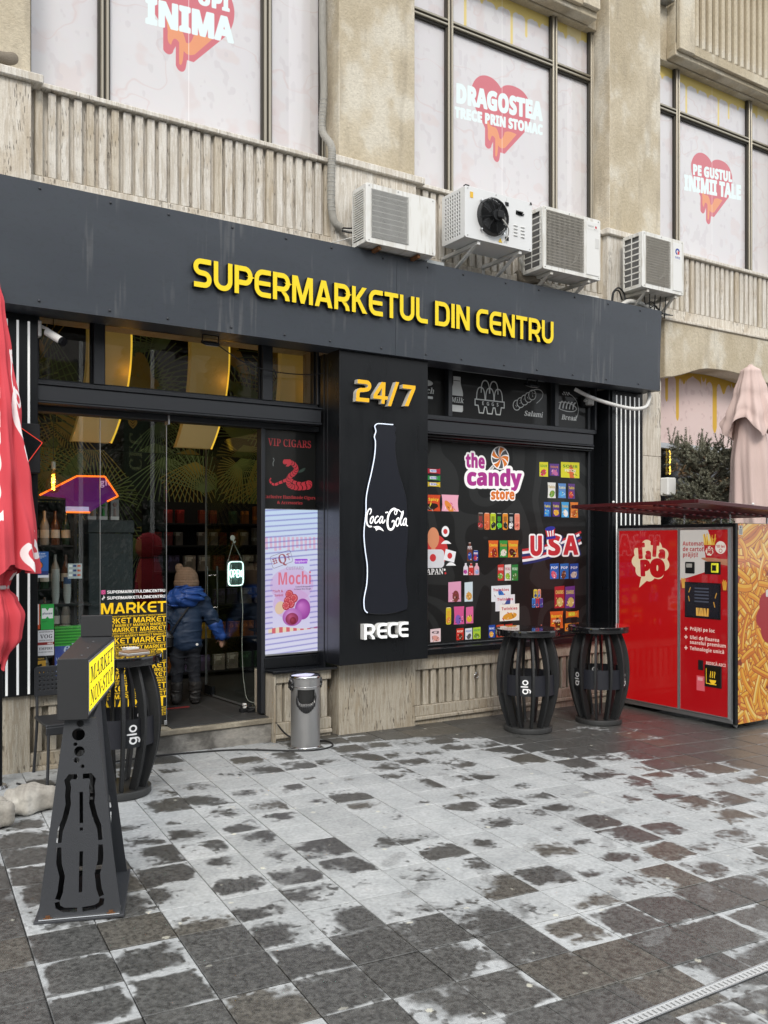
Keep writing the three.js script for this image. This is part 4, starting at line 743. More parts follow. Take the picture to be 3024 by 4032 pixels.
const JAR = [
  [5.13, 5.29, 2.468, 2.526, 'bar', '#b3263a', 'SNICKERS', '#4a63b5', '#e9e6ee'], [5.13, 5.29, 2.401, 2.456, 'bar', '#2c8a43', 'SNICKERS', '#4a63b5', '#e9e6ee'], [5.13, 5.29, 2.337, 2.392, 'bar', '#d5b62c', 'SNICKERS', '#4a63b5', '#e9e6ee'],
  [5.05, 5.294, 2.098, 2.26, 'bag', '#cf4a24', '3x Spicy', '#f2df3a', '#20150c'], [5.306, 5.523, 2.099, 2.266, 'bag', '#e9a8bd', '', '#d0567a', '#e08a3c'],
  ...['#4a3b34', '#d9743f', '#b9c92a', '#15201a', '#d98a2b', '#10141a', '#e08a72'].map((q, i) => [5.773 + i * 0.0825, 5.845 + i * 0.0825, 1.916, 2.092, 'can', q, '', '#101010', ['#a33', '#c65a35', '#222', '#57c63a', '#222', '#ddd', '#d06a58'][i]]),
  [6.622, 6.748, 2.5, 2.66, 'box', '#d6cf2c', 'SOUR', '#3c8a2e', '#c23a4a'], [6.77, 6.913, 2.514, 2.649, 'box', '#5a3a86', 'SOUR', '#d58a35', '#b9679a'], [6.939, 7.221, 2.501, 2.677, 'box', '#d3cf2a', 'SOUR', '#2f7a2a', '#d0662f', 'PATCH'],
  [6.741, 6.861, 2.269, 2.439, 'bag', '#dcdcd6', 'Takis', '#a88a35', '#6d9a3a'], [6.898, 7.017, 2.273, 2.434, 'bag', '#5a86c0', 'Takis', '#e0d9a0', '#4aa0d8'], [7.047, 7.153, 2.269, 2.436, 'bag', '#5a3a7a', 'Takis', '#dbc22c', '#b8322a'],
  [6.686, 6.792, 2.065, 2.224, 'bag', '#2a4f9c', 'Takis', '#e6cf35', '#3a8fd0'], [6.813, 6.92, 2.067, 2.227, 'bag', '#4c2f7c', 'Takis', '#e6cf35', '#d9a02f'], [6.946, 7.058, 2.061, 2.23, 'bag', '#3f97cf', 'Takis', '#e0b440', '#d8dfe6'], [7.081, 7.202, 2.06, 2.231, 'bag', '#d2762c', 'Takis', '#c8cf4a', '#a4521c'],
  [5.632, 5.7, 1.593, 1.784, 'bottle', '#6a3a2c', 'PEPSI', '#e8e8f0', '#24479c'], [5.711, 5.776, 1.592, 1.703, 'can', '#1f3f8f', 'PEPSI', '#fff', '#b8323c'], [5.583, 5.643, 1.451, 1.573, 'bottle', '#d9d4dc', '', '#222', '#b34a9a'], [5.651, 5.715, 1.449, 1.572, 'bottle', '#c23a38', 'Coca', '#fff', '#c8302f'], [5.723, 5.788, 1.448, 1.571, 'bottle', '#d8a6b4', '', '#446', '#8fa4d0'],
  [5.911, 6.045, 1.629, 1.805, 'bag', '#d5622a', 'Cheetos', '#e9cf3a', '#8a2a1c'], [6.06, 6.172, 1.627, 1.805, 'bag', '#3a8f40', 'Cheetos', '#e08a35', '#d9d6c8'], [6.176, 6.322, 1.626, 1.805, 'bag', '#d9782c', 'Cheetos', '#cfd83a', '#4a2018'],
  [6.037, 6.12, 1.383, 1.554, 'box', '#c23a34', 'PICKLE', '#f0e8e8', '#6f9a3a'], [6.132, 6.22, 1.381, 1.553, 'box', '#d9d3d0', 'PICKLE', '#a02440', '#8fb83a'], [6.228, 6.317, 1.378, 1.551, 'box', '#2a7a3a', 'PICKLE', '#d8e8d8', '#4f7a38'],
  [5.391, 5.553, 1.182, 1.389, 'box', '#d99ab8', '', '#a03a6a', '#7a3a34'], [5.598, 5.704, 1.179, 1.381, 'box', '#c9d8e0', '', '#555', '#cf9a4a'], [5.362, 5.427, 0.956, 1.129, 'can', '#d0b92c', '', '#222', '#d98a3a'], [5.46, 5.594, 0.952, 1.133, 'bag', '#d0568f', '', '#333', '#7a5ab0'], [5.617, 5.711, 0.954, 1.127, 'box', '#d9679a', '', '#222', '#d9b02c'],
  [5.167, 5.296, 0.79, 0.924, 'box', '#e6cfd3', 'Q', '#4a3a44', '#d99a90'], [5.494, 5.587, 0.79, 0.913, 'box', '#c83227', 'POCKY', '#f4ead8', '#5a2a18'], [5.606, 5.696, 0.79, 0.907, 'box', '#d7dbe4', 'POCKY', '#3a62b0', '#555'], [5.708, 5.807, 0.79, 0.911, 'box', '#a9c93a', 'POCKY', '#2a8a5a', '#6d8a2a'], [5.915, 6.001, 0.79, 0.924, 'box', '#1f46a0', 'MAC', '#e8e8f0', '#dca23a'], [6.021, 6.12, 0.79, 0.922, 'box', '#c8482a', '', '#fff', '#3a1c10'], [6.14, 6.24, 0.79, 0.922, 'box', '#c0322c', 'K', '#fff', '#d9782c'],
  [5.95, 6.216, 1.163, 1.334, 'box', '#dfe4ea', 'Twinkies', '#b8283a', '#2f6fc0'], [6.005, 6.273, 1.062, 1.234, 'box', '#dfe0e6', 'Twinkies', '#b8283a', '#3a4f8f'], [6.064, 6.334, 0.955, 1.134, 'box', '#ebe8e0', 'Twinkies', '#b8283a', '#d99a35'],
  [6.777, 6.906, 1.383, 1.554, 'box', '#2a62b8', 'POP', '#f0f0f4', '#d9627a'], [6.926, 7.056, 1.379, 1.552, 'box', '#2a6fc0', 'POP', '#f0f0f4', '#6a3a24'], [7.073, 7.205, 1.376, 1.55, 'box', '#2450a8', 'POP', '#f0f0f4', '#d0c4b8'],
  [6.845, 6.991, 1.06, 1.304, 'box', '#a82a36', 'CHARMS', '#d9cf6a', '#c9b46a'], [7.003, 7.151, 1.053, 1.299, 'box', '#6a3a8a', 'CHARMS', '#d9cf6a', '#c9b46a'],
  [6.537, 6.592, 1.182, 1.278, 'can', '#d9c23a', '', '#2a4a8a', '#2a4a8a'], [6.596, 6.643, 1.18, 1.277, 'can', '#e0926a', '', '#2a4a8a', '#4a7ac0'], [6.514, 6.565, 1.081, 1.183, 'can', '#3a80cf', '', '#fff', '#2a4a8a'], [6.569, 6.619, 1.079, 1.181, 'can', '#c0323c', '', '#fff', '#2a4a8a'], [6.623, 6.674, 1.077, 1.179, 'can', '#5a3a8f', '', '#fff', '#2a4a8a'],
  [6.777, 6.974, 0.836, 1.026, 'bag', '#d2622a', "Reese's", '#e6d23a', '#5a2a10', 'minis'], [7.015, 7.21, 0.941, 1.025, 'bar', '#d2702a', "Reese's", '#e6d23a', '#c9c23a'], [6.999, 7.102, 0.80, 0.887, 'box', '#d9862a', '', '#fff', '#7a3a14'], [6.46, 6.50, 0.80, 0.88, 'bottle', '#d98ab0', '', '#fff', '#b34a8a'], [6.55, 6.59, 0.80, 0.885, 'bottle', '#d9c82a', '', '#fff', '#223a8a'], [6.63, 6.67, 0.80, 0.89, 'bottle', '#c8402c', '', '#fff', '#d9622a'],
];
const PX0 = 4.88, PX1 = 7.335, PY0 = 0.776, PY1 = 2.799;
const candyT = canvasTex(1664, 1371, (c, w, h) => {
  const k = w / (PX1 - PX0), X = (x) => (x - PX0) * k, Y = (y) => h - (y - PY0) * h / (PY1 - PY0);
  c.fillStyle = '#17191a'; c.fillRect(0, 0, w, h);
  const im = c.getImageData(0, 0, w, h);                              // tone-on-tone contour swirls of the print
  for (let y = 0; y < h; y += 1) for (let x = 0; x < w; x += 1) { const n = fbm(x / w * 0.5, y / h * 0.42, 5, 5, 2, 351), b = Math.sin(n * 46), o = (y * w + x) * 4, v = b > 0.2 ? 37 : 21; im.data[o] = v; im.data[o + 1] = v + 2; im.data[o + 2] = v + 2; }
  c.putImageData(im, 0, 0);
  const fit = (t, x, y, ww, hh, col) => { c.save(); c.font = 'bold 60px sans-serif'; c.textAlign = 'center'; const m = c.measureText(t).width; c.translate(x, y); c.scale(ww / m, hh / 44); c.fillStyle = col; c.fillText(t, 0, 0); c.restore(); };
  JAR.forEach(([x0, x1, y0, y1, kind, bg, txt, tc, blob, t2], n) => {
    const a = X(x0), b = X(x1), t = Y(y1), d = Y(y0), W = b - a, H = d - t, mx = (a + b) / 2;
    c.fillStyle = bg; c.beginPath();
    if (kind === 'bag') { c.moveTo(a, t); c.lineTo(b, t); c.quadraticCurveTo(b - W * 0.10, (t + d) / 2, b, d); c.lineTo(a, d); c.quadraticCurveTo(a + W * 0.10, (t + d) / 2, a, t); }
    else if (kind === 'bar') { c.moveTo(a, t); c.lineTo(a + W * 0.15, t + H * 0.12); c.lineTo(b - W * 0.15, t + H * 0.12); c.lineTo(b, t); c.lineTo(b, d); c.lineTo(b - W * 0.15, d - H * 0.12); c.lineTo(a + W * 0.15, d - H * 0.12); c.lineTo(a, d); }
    else if (kind === 'can') c.roundRect(a, t, W, H, W * 0.25);
    else if (kind === 'bottle') { c.moveTo(mx - W * 0.2, t); c.lineTo(mx + W * 0.2, t); c.lineTo(mx + W * 0.2, t + H * 0.18); c.quadraticCurveTo(b, t + H * 0.3, b, t + H * 0.42); c.lineTo(b, d); c.lineTo(a, d); c.lineTo(a, t + H * 0.42); c.quadraticCurveTo(a, t + H * 0.3, mx - W * 0.2, t + H * 0.18); }
    else { c.moveTo(a, t + H * 0.03); c.lineTo(b, t); c.lineTo(b, d); c.lineTo(a, d); }
    c.fill(); c.save(); c.clip();
    c.fillStyle = blob; if (kind === 'bar') c.fillRect(a + W * 0.2, t + H * 0.22, W * 0.5, H * 0.5); else { c.beginPath(); c.ellipse(mx + W * 0.08 * Math.sin(n), d - H * 0.27, W * 0.36, H * 0.20, n, 0, 7); c.fill(); }
    for (let i = 0; i < 9; i++) { c.fillStyle = ['rgba(255,255,255,0.55)', 'rgba(20,10,10,0.45)', blob, tc][i % 4]; c.beginPath(); c.ellipse(a + W * (0.15 + 0.7 * hash(n, i, 5)), kind === 'bar' ? t + H * 0.5 : d - H * (0.06 + 0.42 * hash(n, i, 6)), W * (0.03 + 0.07 * hash(n, i, 7)), H * 0.03, hash(n, i, 8) * 3, 0, 7); c.fill(); }
    if (kind === 'can' || kind === 'bottle') { c.fillStyle = 'rgba(235,235,235,0.7)'; c.fillRect(a, t, W, H * 0.04); if (kind === 'can') { c.fillStyle = blob; for (let q = -1; q <= 1; q++) c.fillRect(mx + q * W * 0.2 - W * 0.06, t + H * 0.2, W * 0.1, H * (0.34 - 0.06 * Math.abs(q))); } }
    c.restore();
    if (txt) fit(txt, mx, t + H * (kind === 'bar' ? 0.62 : 0.36), W * (kind === 'bar' ? 0.46 : 0.82), H * (kind === 'bar' ? 0.3 : 0.17), tc);
    if (t2) fit(t2, mx, t + H * 0.62, W * 0.6, H * 0.17, '#e8dfd0');
  });
  // lollipop and shop-within-shop lettering
  const lx = X(6.07), ly = Y(2.672), R = 0.124 * k;
  c.strokeStyle = '#f4f4f4'; c.lineWidth = 26; c.beginPath(); c.moveTo(X(5.98), Y(2.58)); c.lineTo(X(5.88), Y(2.49)); c.stroke(); c.strokeStyle = '#b5b5b5'; c.lineWidth = 15; c.stroke();
  c.fillStyle = '#f6f6f6'; c.beginPath(); c.arc(lx, ly, R, 0, 7); c.fill();
  for (let i = 0; i < 9; i++) { const a0 = i / 9 * 6.283; c.fillStyle = i % 2 ? '#55565a' : '#e07c2c'; c.beginPath(); c.moveTo(lx, ly); for (let q = 0; q <= 8; q++) { const r = R * 0.92 * q / 8, a = a0 + q * 0.07; c.lineTo(lx + r * Math.cos(a), ly + r * Math.sin(a)); } for (let q = 8; q >= 0; q--) { const r = R * 0.92 * q / 8, a = a0 + 0.52 + q * 0.07; c.lineTo(lx + r * Math.cos(a), ly + r * Math.sin(a)); } c.fill(); }
  const fun = (t, x0, x1, y0, hh, col, lw, tilt = 0.03) => { c.save(); c.font = 'bold 100px sans-serif'; const m = c.measureText(t).width; c.translate(X(x0), Y(y0)); c.transform(1, -tilt, 0, 1, 0, 0); c.scale((x1 - x0) * k / m, hh * k / 73); c.lineJoin = 'round'; c.strokeStyle = '#fafafa'; c.lineWidth = lw; c.strokeText(t, 0, 0); c.fillStyle = col; c.strokeStyle = col; c.lineWidth = 7; c.strokeText(t, 0, 0); c.fillText(t, 0, 0); c.restore(); };
  fun('the', 5.615, 5.865, 2.56, 0.135, '#a8328a', 30, -0.02); fun('candy', 5.625, 6.36, 2.375, 0.165, '#a8328a', 34, 0.02); fun('store', 5.945, 6.27, 2.235, 0.10, '#d9742a', 26);
  c.fillStyle = '#55565a';
  // flag-day figure with white shirt, round flag, hill clouds
  c.fillStyle = '#c83a3a'; c.beginPath(); c.arc(X(5.22), Y(1.70), 0.165 * k, 0, 7); c.fill(); c.fillStyle = '#d8906a'; c.beginPath(); c.ellipse(X(5.205), Y(1.83), 0.072 * k, 0.105 * k, 0, 0, 7); c.fill(); c.fillRect(X(5.18), Y(1.76), 0.05 * k, 0.07 * k);
  c.fillStyle = '#d6d8de'; c.beginPath(); c.roundRect(X(5.05), Y(1.715), 0.29 * k, 0.185 * k, 30); c.fill(); c.fillStyle = '#c8383c'; c.beginPath(); c.arc(X(5.20), Y(1.632), 0.038 * k, 0, 7); c.fill();
  c.fillStyle = '#eceef2'; c.beginPath(); c.moveTo(X(5.36), Y(1.72)); c.lineTo(X(5.49), Y(1.69)); c.lineTo(X(5.465), Y(1.58)); c.lineTo(X(5.33), Y(1.61)); c.fill(); c.fillStyle = '#c8383c'; c.beginPath(); c.arc(X(5.41), Y(1.65), 0.03 * k, 0, 7); c.fill();
  c.fillStyle = '#f0f1f4'; c.beginPath(); c.ellipse(X(5.355), Y(1.895), 0.048 * k, 0.055 * k, 0, 0, 7); c.fill(); c.fillStyle = '#c8383c'; c.beginPath(); c.arc(X(5.355), Y(1.895), 0.026 * k, 0, 7); c.fill();
  c.fillStyle = '#eef0f2'; for (const [x, y] of [[5.36, 1.77], [5.42, 1.55]]) { c.beginPath(); c.moveTo(X(x - 0.06), Y(y)); c.quadraticCurveTo(X(x), Y(y + 0.07), X(x + 0.07), Y(y)); c.fill(); }
  c.save(); c.font = 'bold 60px serif'; c.fillStyle = '#eeeeee'; c.translate(X(5.095), Y(1.465)); c.scale(0.235 * k / c.measureText('JAPAN').width, 0.058 * k / 44); c.fillText('JAPAN', 0, 0); c.restore(); c.fillStyle = '#c8383c'; c.beginPath(); c.arc(X(5.355), Y(1.475), 8, 0, 7); c.fill(); c.fillStyle = '#eee'; c.beginPath(); c.arc(X(5.345), Y(1.51), 8, 0, 7); c.fill();
  // brush-stroke banner, three letters, striped hat
  for (let i = 0; i < 6; i++) { c.strokeStyle = ['#b8323a', '#e8e8ee', '#26306a', '#b8323a', '#e8e8ee', '#26306a'][i]; c.lineWidth = 19; c.beginPath(); c.moveTo(X(6.37 + 0.02 * hash(i, 1, 1)), Y(1.70 - i * 0.028)); c.quadraticCurveTo(X(6.8), Y(1.735 - i * 0.028), X(7.255 - 0.05 * hash(i, 2, 1)), Y(1.90 - i * 0.030)); c.stroke(); }
  const usa = (t, x0, x1, y0) => { c.save(); c.font = 'bold 100px sans-serif'; c.translate(X(x0), Y(y0)); c.scale((x1 - x0) * k / c.measureText(t).width, 0.205 * k / 73); c.lineJoin = 'round'; c.fillStyle = c.strokeStyle = '#26306a'; c.lineWidth = 16; c.strokeText(t, 8, 0); c.strokeStyle = '#f4f4f4'; c.lineWidth = 20; c.strokeText(t, 0, 0); c.fillStyle = c.strokeStyle = '#c0303a'; c.lineWidth = 6; c.fillText(t, 0, 0); c.strokeText(t, 0, 0); c.restore(); };
  usa('U', 6.475, 6.675, 1.648); usa('S', 6.745, 6.935, 1.65); usa('A', 6.985, 7.195, 1.652);
  c.save(); c.translate(X(6.79), Y(1.83)); c.rotate(-0.12); for (let i = 0; i < 7; i++) { c.fillStyle = i % 2 ? '#f0f0f2' : '#c0303a'; c.beginPath(); c.moveTo((-0.055 + i * 0.0157) * k, 0); c.lineTo((-0.055 + (i + 1) * 0.0157) * k, 0); c.lineTo((-0.075 + (i + 1) * 0.0214) * k, -0.105 * k); c.lineTo((-0.075 + i * 0.0214) * k, -0.105 * k); c.fill(); } c.fillStyle = '#2a3296'; c.beginPath(); c.ellipse(0, -0.105 * k, 0.075 * k, 0.024 * k, 0, 0, 7); c.fill(); c.fillRect(-0.07 * k, -0.02 * k, 0.14 * k, 0.03 * k); c.restore();
});
{
  const p = thing('sweets_poster', 'large dark poster of colourful sweets, snacks and drinks filling the right window', 'poster', [6.1, 0, 7.2]);
  part('printed_face', sheet(PX0 - 6.1, PX1 - 6.1, PY0, PY1, 0), phy({ map: candyT, roughness: 0.5, specularIntensity: 0.5, clearcoat: 0.15, clearcoatRoughness: 0.08 }), p);
  part('backing_board', bx(PX0 - 6.1, PX1 - 6.1, PY0, PY1, 0.003, 0.02, 0), M.blackM, p);
}
// black cladding with white strips on the two outer pillars
for (const [x0, x1, w, strips, y0, lab] of [[0.2, 1.418, 7.02, [0.97, 1.045, 1.12, 1.197, 1.274, 1.352], 0.645, 'black pillar cladding with white vertical strips at the left edge, behind the red parasol'], [7.531, 8.03, 7.0, [7.597, 7.67, 7.742, 7.816, 7.89, 7.964], 0.6, 'black pillar cladding with six white vertical strips beside the vending machine']]) {
  const p = thing('pillar_cladding', lab, 'cladding', [(x0 + x1) / 2, 0, w], 0, 'striped pillar claddings'), m = (x0 + x1) / 2;
  part('panel', bx(x0 - m, x1 - m, y0, 3.49, 0, 0.036, 0.003), M.black, p);
  for (const x of strips) part('white_strip', bx(x - m - 0.0085, x - m + 0.0085, y0 + 0.012, 3.44, -0.006, -0.0004, 0.002), M.lampW, p);
}
// ---------- inside the shop ----------
const setting = (name, geo, mat, label, cat) => solo(name, geo, mat, label, cat, null, 'structure');
const floorT = tex(512, 512, (u, v) => { const a = fbm(u, v, 40, 40, 3, 401), g = Math.min(((u * 2) % 1), ((v * 2) % 1)); const q = lerp(0.03, 0.055, a) * (g < 0.012 ? 2.2 : 1); return [q, q * 0.98, q * 0.95]; }, [1.2, 1.2]);
setting('shop_floor', bx(0.9, 5.2, 0.15, 0.25, 7.421, 11.6, 0), std({ map: floorT, roughness: 0.45 }), 'dark tiled floor inside the shop doorway', 'floor');
const palmT = canvasTex(1024, 768, (c, w, h) => {
  c.fillStyle = '#10110c'; c.fillRect(0, 0, w, h); let s = 5; const q = () => (s = (s * 16807) % 2147483647) / 2147483647;
  for (let i = 0; i < 46; i++) {
    const x = q() * w, y = q() * h, L = 120 + q() * 150, a0 = q() * 6.28, col = ['#6f8448', '#8ea05c', '#a8984e', '#b89c46', '#566c40', '#7f9666'][i % 6]; c.strokeStyle = c.fillStyle = col; c.lineCap = 'round';
    if (i % 3) for (let k = -9; k <= 9; k++) { const a = a0 + k * 0.13; c.lineWidth = 5; c.beginPath(); c.moveTo(x, y); c.quadraticCurveTo(x + Math.cos(a) * L * 0.6, y + Math.sin(a) * L * 0.6, x + Math.cos(a) * L, y + Math.sin(a) * L + 24); c.stroke(); }
    else { c.lineWidth = 3; for (let k = 0; k < 22; k++) { const t = k / 22, px = x + Math.cos(a0) * L * t, py = y + Math.sin(a0) * L * t, l = 60 * Math.sin(Math.PI * (0.15 + 0.8 * t)); for (const sd of [-1, 1]) { c.beginPath(); c.moveTo(px, py); c.quadraticCurveTo(px + Math.cos(a0 + sd * 0.9) * l * 0.6, py + Math.sin(a0 + sd * 0.9) * l * 0.6, px + Math.cos(a0 + sd * 0.6) * l, py + Math.sin(a0 + sd * 0.6) * l); c.lineWidth = 6; c.stroke(); } } }
  }
});
palmT.wrapS = palmT.wrapT = THREE.RepeatWrapping; palmT.repeat.set(1 / 2.6, 1 / 1.95);
const palm = std({ map: palmT, roughness: 0.9 });
setting('shop_back_wall', bx(0.9, 5.2, 0.25, 4.0, 10.3, 10.4, 0), palm, 'dark palm leaf wallpaper on the back wall of the shop', 'wall');
setting('shop_left_wall', bx(0.8, 0.9, 0.0, 4.0, 7.3, 11.6, 0), palm, 'palm leaf wallpaper on the left wall inside the shop', 'wall');
setting('shop_right_wall', bx(4.9, 5.0, 0.25, 4.0, 7.45, 11.5, 0), palm, 'dark inner wall right of the shop doorway', 'wall');
setting('shop_ceiling', bx(0.8, 5.2, 4.0, 4.1, 7.3, 11.6, 0), std({ color: lin(0.02, 0.02, 0.018), roughness: 0.9 }), 'dark ceiling over the shop interior', 'ceiling');
setting('doorway_wall', bx(3.38, 4.9, 0.25, 4.0, 7.46, 7.5, 0).translate(0.6, 0, 0), M.blackM, 'dark partition behind the lit screen inside the shop', 'wall');
setting('shop_mural', bx(0.9, 4.89, 2.70, 4.0, 8.9, 8.95, 0), palm, 'palm leaf print hanging below the ceiling behind the yellow lamps', 'wall');
// yellow curved light panels hanging from the ceiling
M.warm = std({ color: lin(0.60, 0.50, 0.28), roughness: 0.7, emissive: lin(1, 0.62, 0.1), emissiveIntensity: 0.04 });
M.warmEdge = std({ color: lin(0.9, 0.6, 0.05), emissive: lin(1, 0.62, 0.06), emissiveIntensity: 0.45 });
[[2.02, 'curved yellow light panel hanging behind the left transom window'], [2.98, 'curved yellow light panel hanging behind the middle transom window'], [3.93, 'curved yellow light panel hanging behind the right transom window']].forEach(([x, lab], i) => {
  const g = thing('hanging_lamp', lab, 'lamp', [x, 0, 8.2], 0, 'curved yellow light panels'), s = new THREE.Shape(); s.moveTo(0.03, 3.99); s.bezierCurveTo(0.07, 3.6, 0.05, 3.1, -0.10, 2.69); s.lineTo(0.24, 2.69); s.bezierCurveTo(0.42, 3.1, 0.46, 3.6, 0.40, 3.99);
  part('panel', new THREE.ExtrudeGeometry(s, { depth: 0.09, bevelEnabled: false, curveSegments: 14 }), M.warm, g);
  const e = []; for (let k = 0; k <= 14; k++) { const t = k / 14, u = 1 - t; e.push(new THREE.Vector3(u * u * u * 0.24 + 3 * u * u * t * 0.42 + 3 * u * t * t * 0.46 + t * t * t * 0.40 + 0.012, u * u * u * 2.69 + 3 * u * u * t * 3.1 + 3 * u * t * t * 3.6 + t * t * t * 3.99, 0.07)); }
  part('light_edge', tubeG(e, 0.011, 24, 6), M.warmEdge, g);
  const l = new THREE.PointLight(0xffb040, 0.018); l.position.set(0.40, 3.35, 0.16); l.shadow.radius = 4; l.castShadow = true; g.add(l);
});
// shelves and goods
const shelf = thing('shelf_unit', 'black shelf unit with goods along the back of the shop', 'shelf', [3.9, 0.25, 9.75]);
for (const y of [0.05, 0.42, 0.8, 1.19, 1.48, 1.73]) part('shelf_board', bx(-0.75, 0.85, y, y + 0.02, -0.16, 0.2, 0.002), M.blackM, shelf);
part('back_panel', bx(-0.75, 0.85, 0, 2.0, 0.2, 0.22, 0), M.blackM, shelf); part('side_panel', bx(-0.77, -0.752, 0, 2.0, -0.16, 0.22, 0), M.blackM, shelf); part('side_panel', bx(0.852, 0.87, 0, 2.0, -0.16, 0.22, 0), M.blackM, shelf);
const packT = (i) => tex(64, 64, (u, v) => { const q = fbm(u, v, 3, 3, 2, 500 + i), b = v > 0.55 && v < 0.8 && fbm(u, v, 14, 8, 1, 520 + i) > 0.5 ? 1 : 0.35; return [b * (0.5 + q), b * (0.5 + q * 0.8), b * (0.45 + q * 0.7)]; }, [0.16, 0.2]);
const goodsC = [[0.38, 0.03, 0.03], [0.5, 0.33, 0.03], [0.45, 0.42, 0.38], [0.30, 0.05, 0.02], [0.05, 0.12, 0.06], [0.42, 0.14, 0.02], [0.10, 0.08, 0.16], [0.32, 0.02, 0.05]].map((c, i) => std({ map: packT(i), color: lin(...c.map((v) => v * 1.25)), roughness: 0.5 }));
const bagG = (w, h) => { const s = new THREE.Shape(); s.moveTo(-w / 2, 0); s.lineTo(w / 2, 0); s.quadraticCurveTo(w * 0.44, h / 2, w / 2, h); s.lineTo(-w / 2, h); s.quadraticCurveTo(-w * 0.44, h / 2, -w / 2, 0); return new THREE.ExtrudeGeometry(s, { depth: 0.05, bevelEnabled: true, bevelSize: 0.006, bevelThickness: 0.02, bevelSegments: 2 }); };
const boxG = lb(0.085, 0.15, 0.06, 0, 0.075, 0), bag1 = bagG(0.12, 0.17), tubG = lathe([[0, 0], [0.036, 0], [0.036, 0.2], [0.03, 0.205], [0, 0.205]], 16);
const rowNames = ['lowest', 'second', 'third', 'fourth', 'fifth', 'top'];
[[0.07, 'bag'], [0.44, 'bag'], [0.82, 'bag'], [1.21, 'bag'], [1.50, 'box'], [1.75, 'box']].forEach(([y, kind], r) => {
  const n = kind === 'bag' ? 9 : 12;
  for (let k = 0; k < n; k++) {
    if (r >= 4 && hash(k, r, 91) > 0.82) continue;
    const col = Math.floor(hash(k >> 1, r, 92) * 8), cn = ['red', 'amber', 'white', 'maroon', 'dark green', 'orange', 'purple', 'crimson'][col], tube = kind === 'box' && k > 8;
    const m = solo(tube ? 'crisp_tube' : kind === 'bag' ? 'snack_bag' : 'snack_box', tube ? tubG : kind === 'bag' ? bag1 : boxG, goodsC[col], cn + (tube ? ' crisp tube' : kind === 'bag' ? ' snack bag' : ' snack box') + ' on ' + (rowNames[r] ?? 'uppermost') + ' board of back shelf, number ' + ['one', 'two', 'three', 'four', 'five', 'six', 'seven', 'eight', 'nine', 'ten', 'eleven', 'twelve'][k] + ' from left', tube ? 'tube' : kind, 'goods on the back shelf, row ' + (r + 1));
    m.position.set(3.9 - 0.68 + k * 1.5 / (n - 0.6), 0.25 + y, -9.72 + rr(-0.03, 0.04)); m.rotation.y = rr(-0.15, 0.15);
  }
});
const sideShelf = thing('side_shelf', 'dark shelf with crates right inside the glass door', 'shelf', [4.45, 0.25, 8.6]);
for (const y of [0.1, 0.55, 0.95, 1.3]) part('shelf_board', bx(-0.35, 0.42, y, y + 0.02, -0.9, 0.6, 0.002), M.blackM, sideShelf);
part('back_panel', bx(0.40, 0.42, 0, 2.1, -0.9, 0.6, 0), M.blackM, sideShelf);
for (let k = 0; k < 4; k++) { const m = solo('detergent_bottle', lathe([[0, 0], [0.055, 0], [0.06, 0.02], [0.06, 0.17], [0.045, 0.22], [0.02, 0.25], [0.02, 0.28], [0, 0.28]], 18), phy({ color: lin(0.02, 0.22, 0.24), roughness: 0.2 }), ['teal bottle standing nearest the doorway on the low side shelf', 'teal bottle second from the doorway on the low side shelf', 'teal bottle third from the doorway on the low side shelf', 'teal bottle deepest on the low side shelf'][k], 'bottle', 'teal bottles on the side shelf'); m.position.set(4.2, 0.37, -7.85 - k * 0.15); }
for (let k = 0; k < 3; k++) { const c = thing('goods_crate', ['navy crate on the side shelf nearest the door', 'navy crate in the middle of the side shelf', 'navy crate deepest on the side shelf'][k], 'crate', [4.3, 0.82, 7.95 + k * 0.42], 0, 'navy crates on the side shelf'); part('tray', [lb(0.34, 0.02, 0.36, 0, 0.012, 0), lb(0.34, 0.14, 0.015, 0, 0.09, 0.17), lb(0.34, 0.14, 0.015, 0, 0.09, -0.17), lb(0.015, 0.14, 0.32, 0.16, 0.09, 0), lb(0.015, 0.14, 0.32, -0.16, 0.09, 0)], std({ color: lin(0.01, 0.02, 0.07), roughness: 0.5 }), c); const gg = []; for (let q = 0; q < 10; q++) gg.push(mv(bagG(0.09, 0.12).rotateX(rr(-0.6, 0.2)).rotateY(rr(-1, 1)), rr(-0.1, 0.1), 0.07, rr(-0.11, 0.11))); part('packets', gg, goodsC[[2, 5, 1][k]], c); }
for (let k = 0; k < 4; k++) {
  const s = thing('shelf_light', ['lowest', 'second lowest', 'second highest', 'highest'][k] + ' short white light strip on the right inside wall', 'lamp', [4.75, 1.80 + k * 0.24, 9.2 - k * 0.1], 0, 'light strips on the inside wall');
  part('tube', bx(-0.02, 0.02, -0.008, 0.008, -0.10, 0.10, 0.003), std({ color: 0xffffff, emissive: lin(1, 0.98, 0.9), emissiveIntensity: 0.9 }), s); part('holder', bx(0.021, 0.15, -0.012, 0.012, -0.11, 0.11, 0.002), M.blackM, s);
}
{ const l = new THREE.RectAreaLight(0xffe8c8, 15, 1.6, 0.08); l.position.set(3.6, 3.9, -9.0); l.lookAt(3.6, 0, -9.0); scene.add(l); const c = thing('ceiling_light', 'long slim ceiling light above the shop aisle', 'lamp', [3.6, 3.905, 9.0]); part('diffuser', bx(-0.8, 0.8, 0, 0.02, -0.04, 0.04, 0.003), std({ color: 0xffffff, emissive: lin(1, 0.95, 0.85), emissiveIntensity: 0.6 }), c); part('body', bx(-0.8, 0.8, 0.0205, 0.094, -0.035, 0.035, 0.003), M.blackM, c); }
